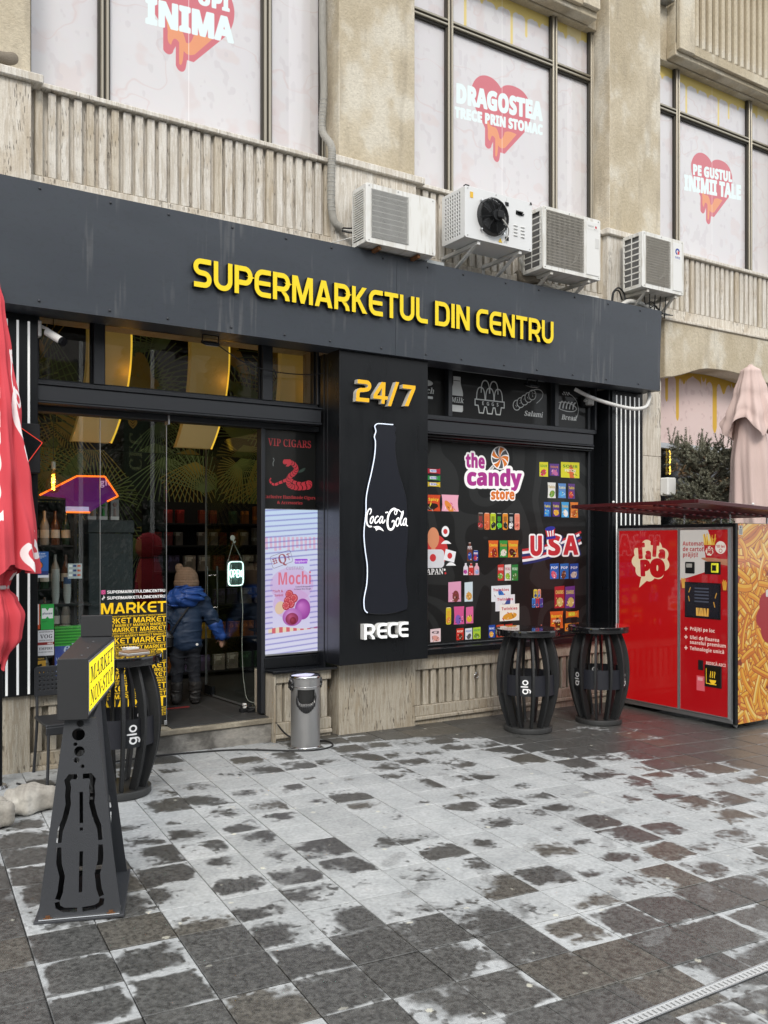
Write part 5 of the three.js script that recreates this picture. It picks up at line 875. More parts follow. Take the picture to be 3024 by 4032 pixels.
// left window display
{
  const f = thing('bottle_cabinet', 'dark glass fronted cabinet of bottles behind the left window', 'cabinet', [1.74, 0.25, 8.0]);
  part('carcass', [bx(-0.20, -0.185, 0, 1.93, -0.02, 0.4, 0), bx(0.17, 0.20, 0, 1.93, -0.02, 0.4, 0), bx(-0.184, 0.169, 1.91, 1.93, -0.02, 0.4, 0), bx(-0.184, 0.169, 0, 1.90, 0.38, 0.4, 0)], M.blackM, f);
  for (const y of [0.3, 0.75, 1.12, 1.5]) part('shelf_board', bx(-0.184, 0.169, y, y + 0.012, 0, 0.37, 0), M.blackM, f);
  const bp = [[0, 0], [0.036, 0], [0.038, 0.01], [0.038, 0.17], [0.03, 0.2], [0.014, 0.24], [0.013, 0.3], [0, 0.3]], cols = [phy({ color: lin(0.01, 0.03, 0.015), roughness: 0.12 }), phy({ color: lin(0.28, 0.27, 0.25), roughness: 0.2 }), phy({ color: lin(0.09, 0.03, 0.008), roughness: 0.12 })];
  let n = 0; const rows = ['lowest', 'second', 'third', 'upper'];
  [0.312, 0.762, 1.132, 1.512].forEach((y, r) => { for (let k = 0; k < 4; k++) { const col = n % 3, b = thing('bottle', ['dark green', 'pale', 'brown'][col] + ' bottle on the ' + rows[r] + ' shelf of the cabinet, ' + ['first', 'second', 'third', 'fourth'][k] + ' from the left', 'bottle', [1.74 - 0.14 + k * 0.09, 0.25 + y, 8.1], 0, 'bottles in the cabinet'); part('glass', lathe(bp, 14), cols[col], b); part('label', mv(cyl(0.0388, 0.0388, 0.07, 14, true), 0, 0.1, 0), M.cream, b); n++; } });
  const h = thing('neon_sign', 'purple six sided sign with orange neon edges behind the left window', 'sign', [1.95, 2.05, 7.99]);
  const pts = [[-0.33, 0.14], [-0.02, 0.315], [0.22, 0.32], [0.335, 0.15], [0.24, 0.10], [0.09, 0.0], [-0.11, 0.0], [-0.11, 0.12]];
  const glo = canvasTex(256, 128, (c, w, hh) => { c.fillStyle = '#54146e'; c.fillRect(0, 0, w, hh); c.fillStyle = '#c9b9ee'; c.font = 'bold 30px sans-serif'; c.fillText('glo', 196, 32); c.fillStyle = '#a9b4f0'; c.fillRect(70, 108, 90, 18); });
  part('face', uvBox(new THREE.ExtrudeGeometry(new THREE.Shape(pts.map(([x, y]) => new THREE.Vector2(x, y))), { depth: 0.02, bevelEnabled: false }), -0.33, 0.335, 0, 0.32), std({ map: glo, emissive: 0xffffff, emissiveMap: glo, emissiveIntensity: 0.16 }), h);
  const neon = std({ color: lin(0.9, 0.2, 0.03), emissive: lin(1, 0.17, 0.015), emissiveIntensity: 0.9 });
  for (const [a, b] of [[0, 1], [1, 2], [2, 3], [3, 4], [5, 6]]) part('neon_tube', rodG(new THREE.Vector3(pts[a][0], pts[a][1], 0.035), new THREE.Vector3(pts[b][0], pts[b][1], 0.035), 0.008, 8), neon, h);
  part('stand_leg', bx(0.0, 0.03, -1.8, -0.001, -0.01, 0.01, 0), M.blackM, h);
  const ct = thing('display_counter', 'plain dark counter behind the left window glass', 'counter', [2.28, 0.25, 8.25]); part('body', bx(-0.20, 0.20, 0, 1.62, -0.1, 0.2, 0.004), std({ color: lin(0.012, 0.02, 0.024), roughness: 0.5 }), ct); part('top_drawer', bx(-0.21, 0.21, 1.625, 1.74, -0.11, 0.2, 0.004), std({ color: lin(0.014, 0.022, 0.026), roughness: 0.5 }), ct);
  [['orange and green', [0.30, 0.16, 0.05], 2.115], ['bright green', [0.04, 0.30, 0.06], 2.215], ['grey and red', [0.30, 0.22, 0.20], 2.32]].forEach(([cn, c, x]) => { const b = thing('toy_box', cn + ' boxed ball toy standing on the dark counter', 'box', [x, 1.992, 8.2], 0, 'boxed ball toys'); part('carton', lb(0.075, 0.19, 0.05, 0, 0.095, 0), std({ color: lin(0.32, 0.33, 0.32), roughness: 0.3 }), b); part('ball', mv(new THREE.SphereGeometry(0.022, 14, 10), 0, 0.14, 0.02), std({ color: lin(...c), roughness: 0.3 }), b); part('handle', mv(cyl(0.012, 0.016, 0.07, 12), 0, 0.07, 0.022), std({ color: lin(...c), roughness: 0.3 }), b); part('name_band', lb(0.076, 0.03, 0.051, 0, 0.016, 0.001, 0), M.white, b); });
  const bl = thing('pendant_bulb', 'large clear pendant bulb with glowing spiral filament behind the left window', 'lamp', [1.655, 2.19, 7.6]);
  part('glass_bulb', lathe([[0.002, 0], [0.04, 0.012], [0.058, 0.05], [0.056, 0.09], [0.035, 0.14], [0.018, 0.18], [0.016, 0.2]], 24), phy({ color: lin(0.95, 0.8, 0.55), transmission: 1, thickness: 0, roughness: 0.02 }), bl);
  const sp = []; for (let i = 0; i <= 60; i++) sp.push(new THREE.Vector3(0.011 * Math.cos(i * 0.62), 0.03 + i * 0.0021, 0.011 * Math.sin(i * 0.62))); part('filament', tubeG(sp, 0.0035, 160, 5), std({ color: lin(1, 0.7, 0.1), emissive: lin(1, 0.6, 0.08), emissiveIntensity: 4 }), bl);
  part('socket', mv(cyl(0.018, 0.018, 0.06, 16), 0, 0.23, 0), M.cream, bl); part('flex', rodG(new THREE.Vector3(0, 0.26, 0), new THREE.Vector3(0, 1.80, 0), 0.003), M.cable, bl);
  const pl = new THREE.PointLight(0xffb050, 0.25); pl.position.set(0, 0.09, 0); bl.add(pl);
  const sh = thing('window_ledge', 'narrow dark ledge inside the left window', 'shelf', [1.70, 1.27, 7.5]); part('board', bx(-0.28, 0.22, 0, 0.02, -0.06, 0.1, 0.003), M.blackM, sh); part('bracket', bx(-0.28, -0.26, -0.15, -0.0005, -0.02, 0.1, 0.002), M.blackM, sh); part('support_post', bx(-0.27, -0.25, -1.02, -0.1505, 0.0, 0.05, 0.002), M.blackM, sh);
  const cup = (x, n, top, lab) => { const s = thing('cup_stack', lab, 'cups', [x, 1.292, 7.5]); for (let k = 0; k < n; k++) part('paper_cup', mv(lathe([[0.021, 0], [0.029, 0.06], [0.031, 0.06], [0.031, 0.064], [0.028, 0.064]], 20), 0, k * 0.0135, 0), k > n - 5 && top ? top : std({ color: lin(0.42, 0.43, 0.42), roughness: 0.6 }), s); };
  cup(1.65, 17, null, 'taller stack of pale paper cups inside the left window'); cup(1.742, 12, std({ color: lin(0.03, 0.08, 0.2), roughness: 0.5 }), 'shorter stack of paper cups with blue tops inside the left window');
}
// stickers and posters in the window
const stick = (name, x0, x1, y0, y1, w, lab, draw, px = 220) => solo(name, sheet(x0, x1, y0, y1, w), std({ map: canvasTex(px, Math.round(px * (y1 - y0) / (x1 - x0)), draw), roughness: 0.4, side: THREE.DoubleSide }), lab, 'sticker', null);
stick('age_sticker', 1.425, 1.541, 1.515, 1.717, 7.244, 'blue window sticker with an orange 18 circle', (c, w, h) => { c.fillStyle = '#2f66b0'; c.fillRect(0, 0, w, h); c.fillStyle = '#dfe8f4'; c.font = 'bold 26px sans-serif'; c.fillText('VÂNZĂ ZERO', 20, 40); for (let i = 0; i < 3; i++) c.fillRect(20, 60 + i * 16, 170 - i * 30, 6); c.fillStyle = '#d9762c'; c.beginPath(); c.arc(80, 200, 58, 0, 7); c.fill(); c.strokeStyle = '#1a1a2a'; c.lineWidth = 7; c.stroke(); c.fillStyle = '#1a1a2a'; c.font = 'bold 64px sans-serif'; c.fillText('18', 42, 224); c.fillStyle = '#2a3a78'; c.fillRect(0, 285, w, 60); c.fillStyle = '#e8ecf4'; c.fillRect(0, 345, w, 40); });
stick('card_sticker', 1.425, 1.478, 1.116, 1.31, 7.243, 'narrow white and orange sticker left of the green sticker', (c, w, h) => { c.fillStyle = '#e8e8e8'; c.fillRect(0, 0, w, h); c.fillStyle = '#c8502a'; c.fillRect(0, h * 0.82, w, h); c.fillRect(w * 0.85, 0, w, h); }, 64);
stick('green_sticker', 1.484, 1.582, 1.11, 1.308, 7.2435, 'bright green sticker with a white cross emblem on the left window', (c, w, h) => { c.fillStyle = '#2ea84a'; c.fillRect(0, 0, w, h); c.fillStyle = '#f2f4f2'; c.beginPath(); c.moveTo(16, 70); c.lineTo(80, 70); c.lineTo(110, 120); c.lineTo(140, 70); c.lineTo(204, 70); c.lineTo(204, 250); c.lineTo(140, 250); c.lineTo(110, 215); c.lineTo(80, 250); c.lineTo(16, 250); c.fill(); c.fillStyle = '#1c2a52'; c.font = 'bold 52px sans-serif'; c.textAlign = 'center'; c.fillText('pluxee', 110, 180); c.fillStyle = '#1f7a34'; c.fillRect(16, 290, 90, 8); c.fillRect(16, 306, 70, 8); });
stick('security_sticker', 1.425, 1.582, 0.908, 1.106, 7.2445, 'white security company sticker with a red number band', (c, w, h) => { c.fillStyle = '#d9dade'; c.fillRect(0, 0, w, h); c.fillStyle = '#8a2a2a'; c.fillRect(0, h * 0.47, w, h * 0.11); c.fillStyle = '#f0f0f0'; c.font = 'bold 26px sans-serif'; c.textAlign = 'right'; c.fillText('9864', w - 12, h * 0.56); c.fillStyle = '#3a3a40'; c.font = 'bold 58px serif'; c.fillText('VOG', w - 14, h * 0.32); c.font = 'bold 18px serif'; c.fillText('SISTEM TEHNIC', w - 12, h * 0.42); c.font = 'bold 17px sans-serif'; c.fillText('MONITORIZAT DE', w - 10, h * 0.09); c.font = 'bold 36px serif'; c.fillText('EMPIRE', w - 12, h * 0.77); c.font = 'bold 18px serif'; c.fillText('TEAM SECURITY', w - 12, h * 0.88); });
stick('warning_sticker', 1.425, 1.521, 0.77, 0.904, 7.244, 'yellow and black camera warning sticker low on the left window', (c, w, h) => { c.fillStyle = '#c79a3a'; c.fillRect(0, 0, w, h); c.fillStyle = '#1c1a14'; c.fillRect(0, 0, w, h * 0.24); c.fillStyle = '#d9b04a'; c.font = 'bold 38px sans-serif'; c.fillText('WARNING', 8, h * 0.18); c.save(); c.translate(w * 0.4, h * 0.55); c.rotate(-0.35); c.fillStyle = '#1c1a14'; c.fillRect(-60, -20, 130, 40); c.fillRect(-40, 18, 30, 60); c.restore(); });
stick('welcome_poster', 1.60, 1.93, 0.725, 1.13, 7.30, 'green and violet poster with white lettering low in the left window', (c, w, h) => { c.fillStyle = '#4a58a8'; c.fillRect(0, 0, w, h); c.fillStyle = '#3a9a3a'; c.fillRect(0, 0, w, h * 0.40); for (let i = 0; i < 14; i++) { c.fillStyle = i % 2 ? '#58b84a' : '#2f7f32'; c.fillRect(0, i * h * 0.029, w, 5); } c.fillStyle = '#cfd6f0'; c.font = 'italic bold 60px serif'; c.fillText('el', 40, h * 0.52); c.font = '30px sans-serif'; c.fillText('WELCOME', 6, h * 0.70); c.fillStyle = '#3a86c8'; c.beginPath(); c.arc(120, h * 0.88, 70, 0, 7); c.fill(); c.fillStyle = '#eef2fa'; c.font = 'bold 78px sans-serif'; c.fillText('OPEN', 0, h * 0.93); });
stick('payment_sticker', 1.70, 1.81, 1.50, 1.62, 7.30, 'pale payment cards sign behind the blue topped cups', (c, w, h) => { c.fillStyle = '#aeb6ba'; c.fillRect(0, 0, w, h); for (let i = 0; i < 9; i++) { c.fillStyle = ['#e8e8ea', '#2a3f78', '#c0502a'][i % 3]; c.fillRect(16 + (i % 3) * 66, 20 + Math.floor(i / 3) * 74, 50, 34); } });
{ // lit OPEN sign on the door glass
  const o = thing('open_sign', 'small lit OPEN sign hanging on the open glass door', 'neon sign', [3.425, 1.36, 8.0], 0.075 + Math.PI / 2 * 0); o.rotation.y = 0.18;
  const tube = std({ color: lin(0.8, 1, 0.95), emissive: lin(0.75, 1, 0.93), emissiveIntensity: 1.1 });
  part('backing', bx(-0.095, 0.095, 0.0, 0.25, -0.004, 0.006, 0.002), phy({ color: lin(0.15, 0.17, 0.17), transmission: 0.7, roughness: 0.1, thickness: 0 }), o);
  const rr4 = []; for (let k = 0; k <= 40; k++) { const a = k / 40 * Math.PI * 2, s = (v, e) => Math.sign(v) * Math.pow(Math.abs(v), e); rr4.push(new THREE.Vector3(0.085 * s(Math.cos(a), 0.35), 0.125 + 0.115 * s(Math.sin(a), 0.35), 0.014)); } part('border_tube', new THREE.TubeGeometry(new THREE.CatmullRomCurve3(rr4, true), 120, 0.0055, 6), tube, o);
  const L = (pts) => part('letter_tube', tubeG(pts.map(([x, y]) => new THREE.Vector3(x, 0.125 + y, 0.014)), 0.004, 40, 6), tube, o);
  L([[-0.06, -0.03], [-0.07, 0], [-0.06, 0.035], [-0.045, 0.035], [-0.038, 0], [-0.047, -0.032], [-0.06, -0.03]]); L([[-0.026, -0.034], [-0.026, 0.034], [-0.008, 0.032], [-0.002, 0.015], [-0.010, 0.0], [-0.025, -0.002]]); L([[0.03, 0.034], [0.012, 0.034], [0.012, 0.0], [0.026, 0.0], [0.012, 0.0], [0.012, -0.034], [0.03, -0.034]]); L([[0.042, -0.034], [0.042, 0.034], [0.066, -0.034], [0.066, 0.034]]);
  part('hanging_cord', [rodG(new THREE.Vector3(-0.08, 0.25, 0), new THREE.Vector3(-0.02, 0.43, 0), 0.0015), rodG(new THREE.Vector3(0.08, 0.25, 0), new THREE.Vector3(-0.02, 0.43, 0), 0.0015)], M.cableW, o);
  part('suction_hook', [mv(cyl(0.022, 0.026, 0.012, 20).rotateX(Math.PI / 2), -0.03, 0.47, 0.006), tubeG([new THREE.Vector3(-0.03, 0.46, 0.015), new THREE.Vector3(-0.03, 0.43, 0.02), new THREE.Vector3(-0.015, 0.425, 0.02), new THREE.Vector3(-0.012, 0.44, 0.02)], 0.005, 16, 6)], M.white, o);
  part('lead', tubeG([new THREE.Vector3(0.07, 0, 0), new THREE.Vector3(0.08, -0.2, 0.01), new THREE.Vector3(0.06, -0.6, 0.03), new THREE.Vector3(0.04, -0.95, 0.1), new THREE.Vector3(0.02, -1.08, 0.2), new THREE.Vector3(0.10, -1.10, 0.28)], 0.003, 60, 6), M.cableW, o);
  const pl = new THREE.PointLight(0xbfffee, 0.04); pl.position.set(0, 0.12, 0.06); o.add(pl);
  const pt = thing('power_adapter', 'tangle of black adapters with a white plug on the door sill', 'adapter', [3.30, 0.252, 7.42]);
  part('adapter_block', lb(0.07, 0.035, 0.045, 0.02, 0.018, 0.02), M.blackM, pt); part('adapter_block', lb(0.06, 0.03, 0.05, -0.03, 0.016, -0.04), M.blackM, pt); part('white_plug', lb(0.03, 0.07, 0.03, 0.0, 0.036, -0.07), M.white, pt); part('cable_coil', [new THREE.TorusGeometry(0.05, 0.004, 6, 24).rotateX(1.2).translate(0, 0.05, -0.03), new THREE.TorusGeometry(0.04, 0.004, 6, 24).rotateX(1.9).rotateZ(0.4).translate(0.02, 0.045, 0.02)], M.cable, pt);
}
solo('floor_tape', bx(2.45, 2.95, 0.2505, 0.2535, 7.95, 8.0, 0).translate(0, 0.001, 0), std({ color: lin(0.28, 0.03, 0.03), roughness: 0.6 }), 'worn red tape strip on the shop floor behind the doorway', 'tape');
{ // ragged door mat of dark stone in the doorway
  solo('threshold_slab', bx(2.49, 3.37, 0.2485, 0.256, 7.12, 7.419, 0.002), std({ map: floorT, roughness: 0.5 }), 'dark stone threshold slab in the shop doorway', 'threshold');
}
// ---------- person seen from behind in the doorway ----------
const cap = (p, a, b, ra, rb, sz = 1) => { const pz = p[2] * sz, ax = a[0], ay = a[1], az = a[2] * sz, bX = b[0] - ax, bY = b[1] - ay, bZ = b[2] * sz - az, qx = p[0] - ax, qy = p[1] - ay, qz = pz - az, t = clamp((qx * bX + qy * bY + qz * bZ) / (bX * bX + bY * bY + bZ * bZ + 1e-9)); return Math.hypot(qx - bX * t, qy - bY * t, qz - bZ * t) - lerp(ra, rb, t); };
const smin = (a, b, k) => { const h = Math.max(k - Math.abs(a - b), 0) / k; return Math.min(a, b) - h * h * k * 0.25; };
const ell = (p, c, r) => { const x = (p[0] - c[0]) / r[0], y = (p[1] - c[1]) / r[1], z = (p[2] - c[2]) / r[2], l = Math.hypot(x, y, z); return (l - 1) * Math.min(...r); };
function sdfG(f, c, half, res) {
  const mc = new MarchingCubes(res, M.white, false, false, 160000); mc.isolation = 0; mc.reset();
  const p = [0, 0, 0];
  for (let k = 0; k < res; k++) for (let j = 0; j < res; j++) for (let i = 0; i < res; i++) { p[0] = c[0] + (i - res / 2) / (res / 2) * half; p[1] = c[1] + (j - res / 2) / (res / 2) * half; p[2] = c[2] + (k - res / 2) / (res / 2) * half; mc.field[i + j * res + k * res * res] = -f(p); }
  mc.update();
  const n = mc.count, a = new Float32Array(n * 3); for (let i = 0; i < n * 3; i += 3) { a[i] = c[0] + mc.positionArray[i] * half; a[i + 1] = c[1] + mc.positionArray[i + 1] * half; a[i + 2] = c[2] + mc.positionArray[i + 2] * half; }
  let g = new THREE.BufferGeometry(); g.setAttribute('position', new THREE.BufferAttribute(a, 3)); g = mergeVertices(g, 1e-4); g.computeVertexNormals();
  return uvm2(g);
}
function uvm2(g) { const p = g.attributes.position, uv = new Float32Array(p.count * 2); for (let i = 0; i < p.count; i++) { uv[i * 2] = p.getX(i) + p.getZ(i) * 0.7; uv[i * 2 + 1] = p.getY(i); } g.setAttribute('uv', new THREE.BufferAttribute(uv, 2)); return g; }
{
  const h = thing('person', 'person in navy jacket, blue hood and beige knitted hat entering the doorway', 'person', [2.98, 0.25, 8.14], -0.30);
  const fold = (p) => 0.030 * (fbm(p[0] + p[2] * 0.6 + 3, p[1] * 1.2 + 3, 8, 14, 3, 611) - 0.5) - 0.010 * smooth(0.06, 0.0, Math.abs(fbm(p[0] * 0.7 + p[2] * 0.5 + 2, p[1] + 2, 7, 12, 2, 617) - 0.5)) + 0.006 * Math.sin(p[1] * 34 + 5 * Math.sin(p[0] * 11 + p[2] * 7)) * Math.abs(p[0]) * 4;
  const elb = [[-0.235, 0.80, -0.01], [0.245, 0.80, -0.02]], wr = [[-0.27, 0.61, -0.08], [0.335, 0.635, -0.06]], shd = [[-0.145, 1.0, 0.01], [0.145, 1.0, 0.01]];
  const hand = (p, w, s) => { let d = ell(p, [w[0] + s * 0.012, w[1] - 0.045, w[2] - 0.015], [0.028, 0.04, 0.016]); for (let k = 0; k < 4; k++) { const x = w[0] + s * 0.012 + (k - 1.5) * 0.0145, l = [0.040, 0.05, 0.048, 0.036][k]; d = smin(d, cap(p, [x, w[1] - 0.075, w[2] - 0.018], [x, w[1] - 0.075 - l, w[2] - 0.034], 0.0075, 0.006), 0.006); } return smin(d, cap(p, [w[0] - s * 0.014, w[1] - 0.04, w[2] - 0.02], [w[0] - s * 0.038, w[1] - 0.07, w[2] - 0.035], 0.009, 0.007), 0.008); };
  const body = (p) => {
    let d = smin(cap(p, [0, 0.58, 0], [0, 0.80, 0], 0.10, 0.092, 1.25), cap(p, [0, 0.80, 0], [0, 0.98, 0.01], 0.095, 0.09, 1.3), 0.05);
    d = smin(d, cap(p, [0, 1.0, 0.0], [0, 1.12, -0.01], 0.045, 0.042), 0.04); d = smin(d, ell(p, [0.005, 1.175, -0.012], [0.078, 0.098, 0.09]), 0.02);
    d = smin(d, cap(p, [0.02, 1.165, -0.10], [0.022, 1.15, -0.112], 0.010, 0.013), 0.012); d = smin(d, ell(p, [0.082, 1.165, 0.0], [0.010, 0.024, 0.015]), 0.008); d = smin(d, ell(p, [-0.075, 1.165, 0.0], [0.010, 0.024, 0.015]), 0.008); d = smin(d, cap(p, [0.0, 1.12, -0.09], [0.04, 1.12, -0.088], 0.007, 0.007), 0.008);
    for (const s of [-1, 1]) { const i = s < 0 ? 0 : 1; d = smin(d, cap(p, shd[i], elb[i], 0.042, 0.034), 0.03); d = smin(d, cap(p, elb[i], wr[i], 0.033, 0.024), 0.02); d = smin(d, cap(p, [s * 0.068, 0.56, 0], [s * 0.078, 0.32, -0.01], 0.066, 0.046), 0.03); d = smin(d, cap(p, [s * 0.078, 0.32, -0.01], [s * 0.085, 0.06, 0.01], 0.044, 0.03), 0.02); d = smin(d, cap(p, [s * 0.085, 0.035, 0.02], [s * 0.09, 0.03, -0.11], 0.03, 0.026), 0.02); d = smin(d, hand(p, wr[i], s), 0.01); }
    return d;
  };
  part('body', sdfG(body, [0, 0.65, 0], 0.72, 118), std({ color: lin(0.42, 0.24, 0.17), roughness: 0.6 }), h);
  const jacket = (p) => { let d = smin(cap(p, [0, 0.62, 0.01], [0, 0.82, 0.01], 0.150, 0.140, 1.25), cap(p, [0, 0.82, 0.01], [0, 0.985, 0.012], 0.142, 0.118, 1.25), 0.05); for (const i of [0, 1]) { d = smin(d, cap(p, shd[i], elb[i], 0.068, 0.062), 0.045); d = smin(d, cap(p, elb[i], wr[i], 0.060, 0.046), 0.03); } d += fold(p); return Math.max(d, 0.515 - p[1] + 0.01 * Math.sin(p[0] * 20)); };
  const navy = std({ color: lin(0.010, 0.026, 0.062), roughness: 0.62, bumpMap: T.fine, bumpScale: 0.001 }), blue = std({ color: lin(0.012, 0.055, 0.24), roughness: 0.55 });
  part('jacket', sdfG(jacket, [0.02, 0.82, 0.0], 0.42, 84), navy, h);
  for (const i of [0, 1]) { const t = i ? 0.3 : 0.25, q = [0, 1, 2].map((k) => lerp(elb[i][k], wr[i][k], t)); part('cuff', sdfG((p) => cap(p, q, wr[i], 0.067, 0.055) + fold(p) * 0.7, [(q[0] + wr[i][0]) / 2, (q[1] + wr[i][1]) / 2, (q[2] + wr[i][2]) / 2], 0.19, 48), blue, h, 'bright blue sleeve end'); }
  part('hood', sdfG((p) => { let d = smin(ell(p, [-0.03, 1.015, 0.095], [0.150, 0.092, 0.082]), ell(p, [0.06, 1.06, 0.06], [0.11, 0.055, 0.075]), 0.06); d = smin(d, Math.abs(Math.hypot(p[0], p[2] * 1.1) - 0.098) - 0.018 + Math.max(0, Math.abs(p[1] - 1.065) - 0.03) * 1.2, 0.03); return d + 1.6 * fold(p); }, [0, 1.03, 0.05], 0.24, 60), blue, h);
  part('trousers', sdfG((p) => { let d = ell(p, [0, 0.56, 0], [0.132, 0.10, 0.105]); for (const s of [-1, 1]) { d = smin(d, cap(p, [s * 0.068, 0.55, 0], [s * 0.08, 0.32, -0.01], 0.078, 0.062), 0.03); d = smin(d, cap(p, [s * 0.08, 0.32, -0.01], [s * 0.085, 0.16, 0.005], 0.060, 0.055), 0.02); } return d + fold(p) * 0.8; }, [0, 0.38, 0], 0.3, 64), std({ color: lin(0.006, 0.008, 0.014), roughness: 0.8 }), h);
  for (const s of [-1, 1]) part('boot', sdfG((p) => { let d = smin(cap(p, [s * 0.085, 0.205, 0.008], [s * 0.085, 0.06, 0.012], 0.060, 0.050), cap(p, [s * 0.085, 0.04, 0.02], [s * 0.092, 0.035, -0.11], 0.042, 0.036), 0.03); return Math.max(d + fold(p) * 0.8, 0.001 - p[1], p[1] - 0.215); }, [s * 0.085, 0.11, -0.03], 0.16, 44), std({ color: lin(0.018, 0.017, 0.017), roughness: 0.55 }), h);
  const knit = std({ color: lin(0.22, 0.145, 0.095), roughness: 0.95, bumpMap: T.fine, bumpScale: 0.006 });
  part('knitted_hat', sdfG((p) => { let d = ell(p, [0.008, 1.19, -0.005], [0.108, 0.112, 0.112]); d = Math.max(d, 1.115 - p[1]); d = Math.min(d, Math.max(ell(p, [0.008, 1.15, -0.005], [0.116, 0.10, 0.118]), 1.112 - p[1], p[1] - 1.175)); d = smin(d, ell(p, [-0.06, 1.295, 0.0], [0.036, 0.042, 0.034]), 0.02); return d + 0.0025 * Math.sin(p[1] * 420) + 0.002 * Math.sin(Math.atan2(p[2], p[0]) * 46); }, [0, 1.22, 0], 0.16, 64), knit, h);
  part('bag_strap', tubeG([new THREE.Vector3(0.10, 1.045, 0.06), new THREE.Vector3(0.075, 1.0, 0.128), new THREE.Vector3(0.0, 0.90, 0.138), new THREE.Vector3(-0.08, 0.79, 0.138), new THREE.Vector3(-0.15, 0.68, 0.11)], 0.008, 30, 6), M.cable, h);
  part('shoulder_bag', sdfG((p) => ell(p, [-0.175, 0.615, 0.085], [0.062, 0.085, 0.045]) + fold(p) * 0.6, [-0.175, 0.615, 0.085], 0.11, 36), std({ color: lin(0.008, 0.008, 0.009), roughness: 0.4 }), h);
  part('jacket_badge', new THREE.CircleGeometry(0.012, 18).translate(0.10, 0.575, 0.112), M.white, h);
}
// ---------- air conditioning units and cables above the fascia ----------
const coilM = std({ color: lin(0.20, 0.20, 0.20), metalness: 0.3, roughness: 0.6 }), fanM = std({ color: lin(0.05, 0.05, 0.052), roughness: 0.5 });
function plateG(w, h, holes, t) {      // sheet with cut-outs, lower left at the origin, front face at z = 0
  const s = new THREE.Shape(), r = 0.02; s.moveTo(r, 0); s.lineTo(w - r, 0); s.quadraticCurveTo(w, 0, w, r); s.lineTo(w, h - r); s.quadraticCurveTo(w, h, w - r, h); s.lineTo(r, h); s.quadraticCurveTo(0, h, 0, h - r); s.lineTo(0, r); s.quadraticCurveTo(0, 0, r, 0);
  for (const q of holes) { const p = new THREE.Path(); if (q.length === 3) p.absarc(q[0], q[1], q[2], 0, Math.PI * 2, true); else { const [x0, x1, y0, y1] = q; p.moveTo(x0, y0); p.lineTo(x0, y1); p.lineTo(x1, y1); p.lineTo(x1, y0); p.closePath(); } s.holes.push(p); }
  return new THREE.ExtrudeGeometry(s, { depth: t, bevelEnabled: true, bevelSize: 0.002, bevelThickness: 0.002, bevelSegments: 1, curveSegments: 20 }).translate(0, 0, -t - 0.002);
}
function acUnit(name, label, x, y, w, W, H, D, o) {      // x, y: lower left of the front face, w: its distance; a hollow casing with real openings
  const a = thing(name, label, 'air conditioner', [x, y, w], 0, 'outdoor cooling units'), mat = o.mat ?? M.acBody;
  part('front_cover', uvm(plateG(W, H, o.front, 0.012), x), mat, a);
  part('side_cover', uvm(plateG(D - 0.016, H - 0.006, o.side, 0.006).rotateY(-Math.PI / 2).translate(0.001, 0.003, -D + 0.001), x), mat, a);
  part('top_cover', bx(0.009, W - 0.002, H - 0.016, H - 0.002, 0.015, D, 0.004), mat, a); part('base_pan', bx(0.009, W - 0.002, 0.002, 0.016, 0.015, D, 0.004), mat, a);
  part('right_cover', bx(W - 0.012, W - 0.001, 0.017, H - 0.017, 0.015, D, 0.002), mat, a);
  part('coil', [bx(0.03, W - 0.014, 0.018, H - 0.018, D - 0.03, D - 0.004, 0), bx(0.03, 0.05, 0.018, H - 0.018, 0.05, D - 0.031, 0)], coilM, a);
  const bolt = cyl(0.006, 0.006, 0.006, 8).rotateX(Math.PI / 2); for (const [bX, bY] of [[0.03, 0.02], [W - 0.03, 0.02], [0.03, H - 0.02], [W - 0.03, H - 0.02], [W * 0.45, H - 0.015]]) { const m = part('bolt', bolt, M.acGrey, a); m.position.set(bX, bY, 0.002); }
  return a;
}
const SIDE = (D, H, f) => [[f * 0.6, D - 0.016 - f, f, H - 0.006 - f]];
function slottedSide(a, H, D, rows, cols, gap, f) {   // bars across the side opening
  const bars = [], z0 = f, z1 = D - f * 0.6; for (let k = 1; k < rows; k++) { const y = f + (H - 2 * f) * k / rows; bars.push(bx(-0.004, 0.003, y - gap, y + gap, z0 - 0.004, z1, 0.001)); }
  for (let k = 1; k < cols; k++) { const z = lerp(z0, z1, k / cols); bars.push(bx(-0.006, -0.0045, f, H - f, z - gap, z + gap, 0)); }
  part('side_grille', bars, M.acBody, a);
}
function fanIn(a, fx, fy, R, z) { const g = [mv(cyl(0.045, 0.045, 0.04, 20).rotateX(Math.PI / 2), fx, fy, z)]; for (let k = 0; k < 3; k++) { const s = new THREE.Shape(); s.moveTo(0.03, -0.02); s.quadraticCurveTo(R * 0.6, -R * 0.5, R, -R * 0.25); s.quadraticCurveTo(R * 1.02, R * 0.1, R * 0.9, R * 0.4); s.quadraticCurveTo(R * 0.5, R * 0.2, 0.03, 0.03); g.push(new THREE.ExtrudeGeometry(s, { depth: 0.005, bevelEnabled: false }).rotateX(0.3).rotateZ(k * 2.09 + 0.5).translate(fx, fy, z)); } part('fan', g, fanM, a); }
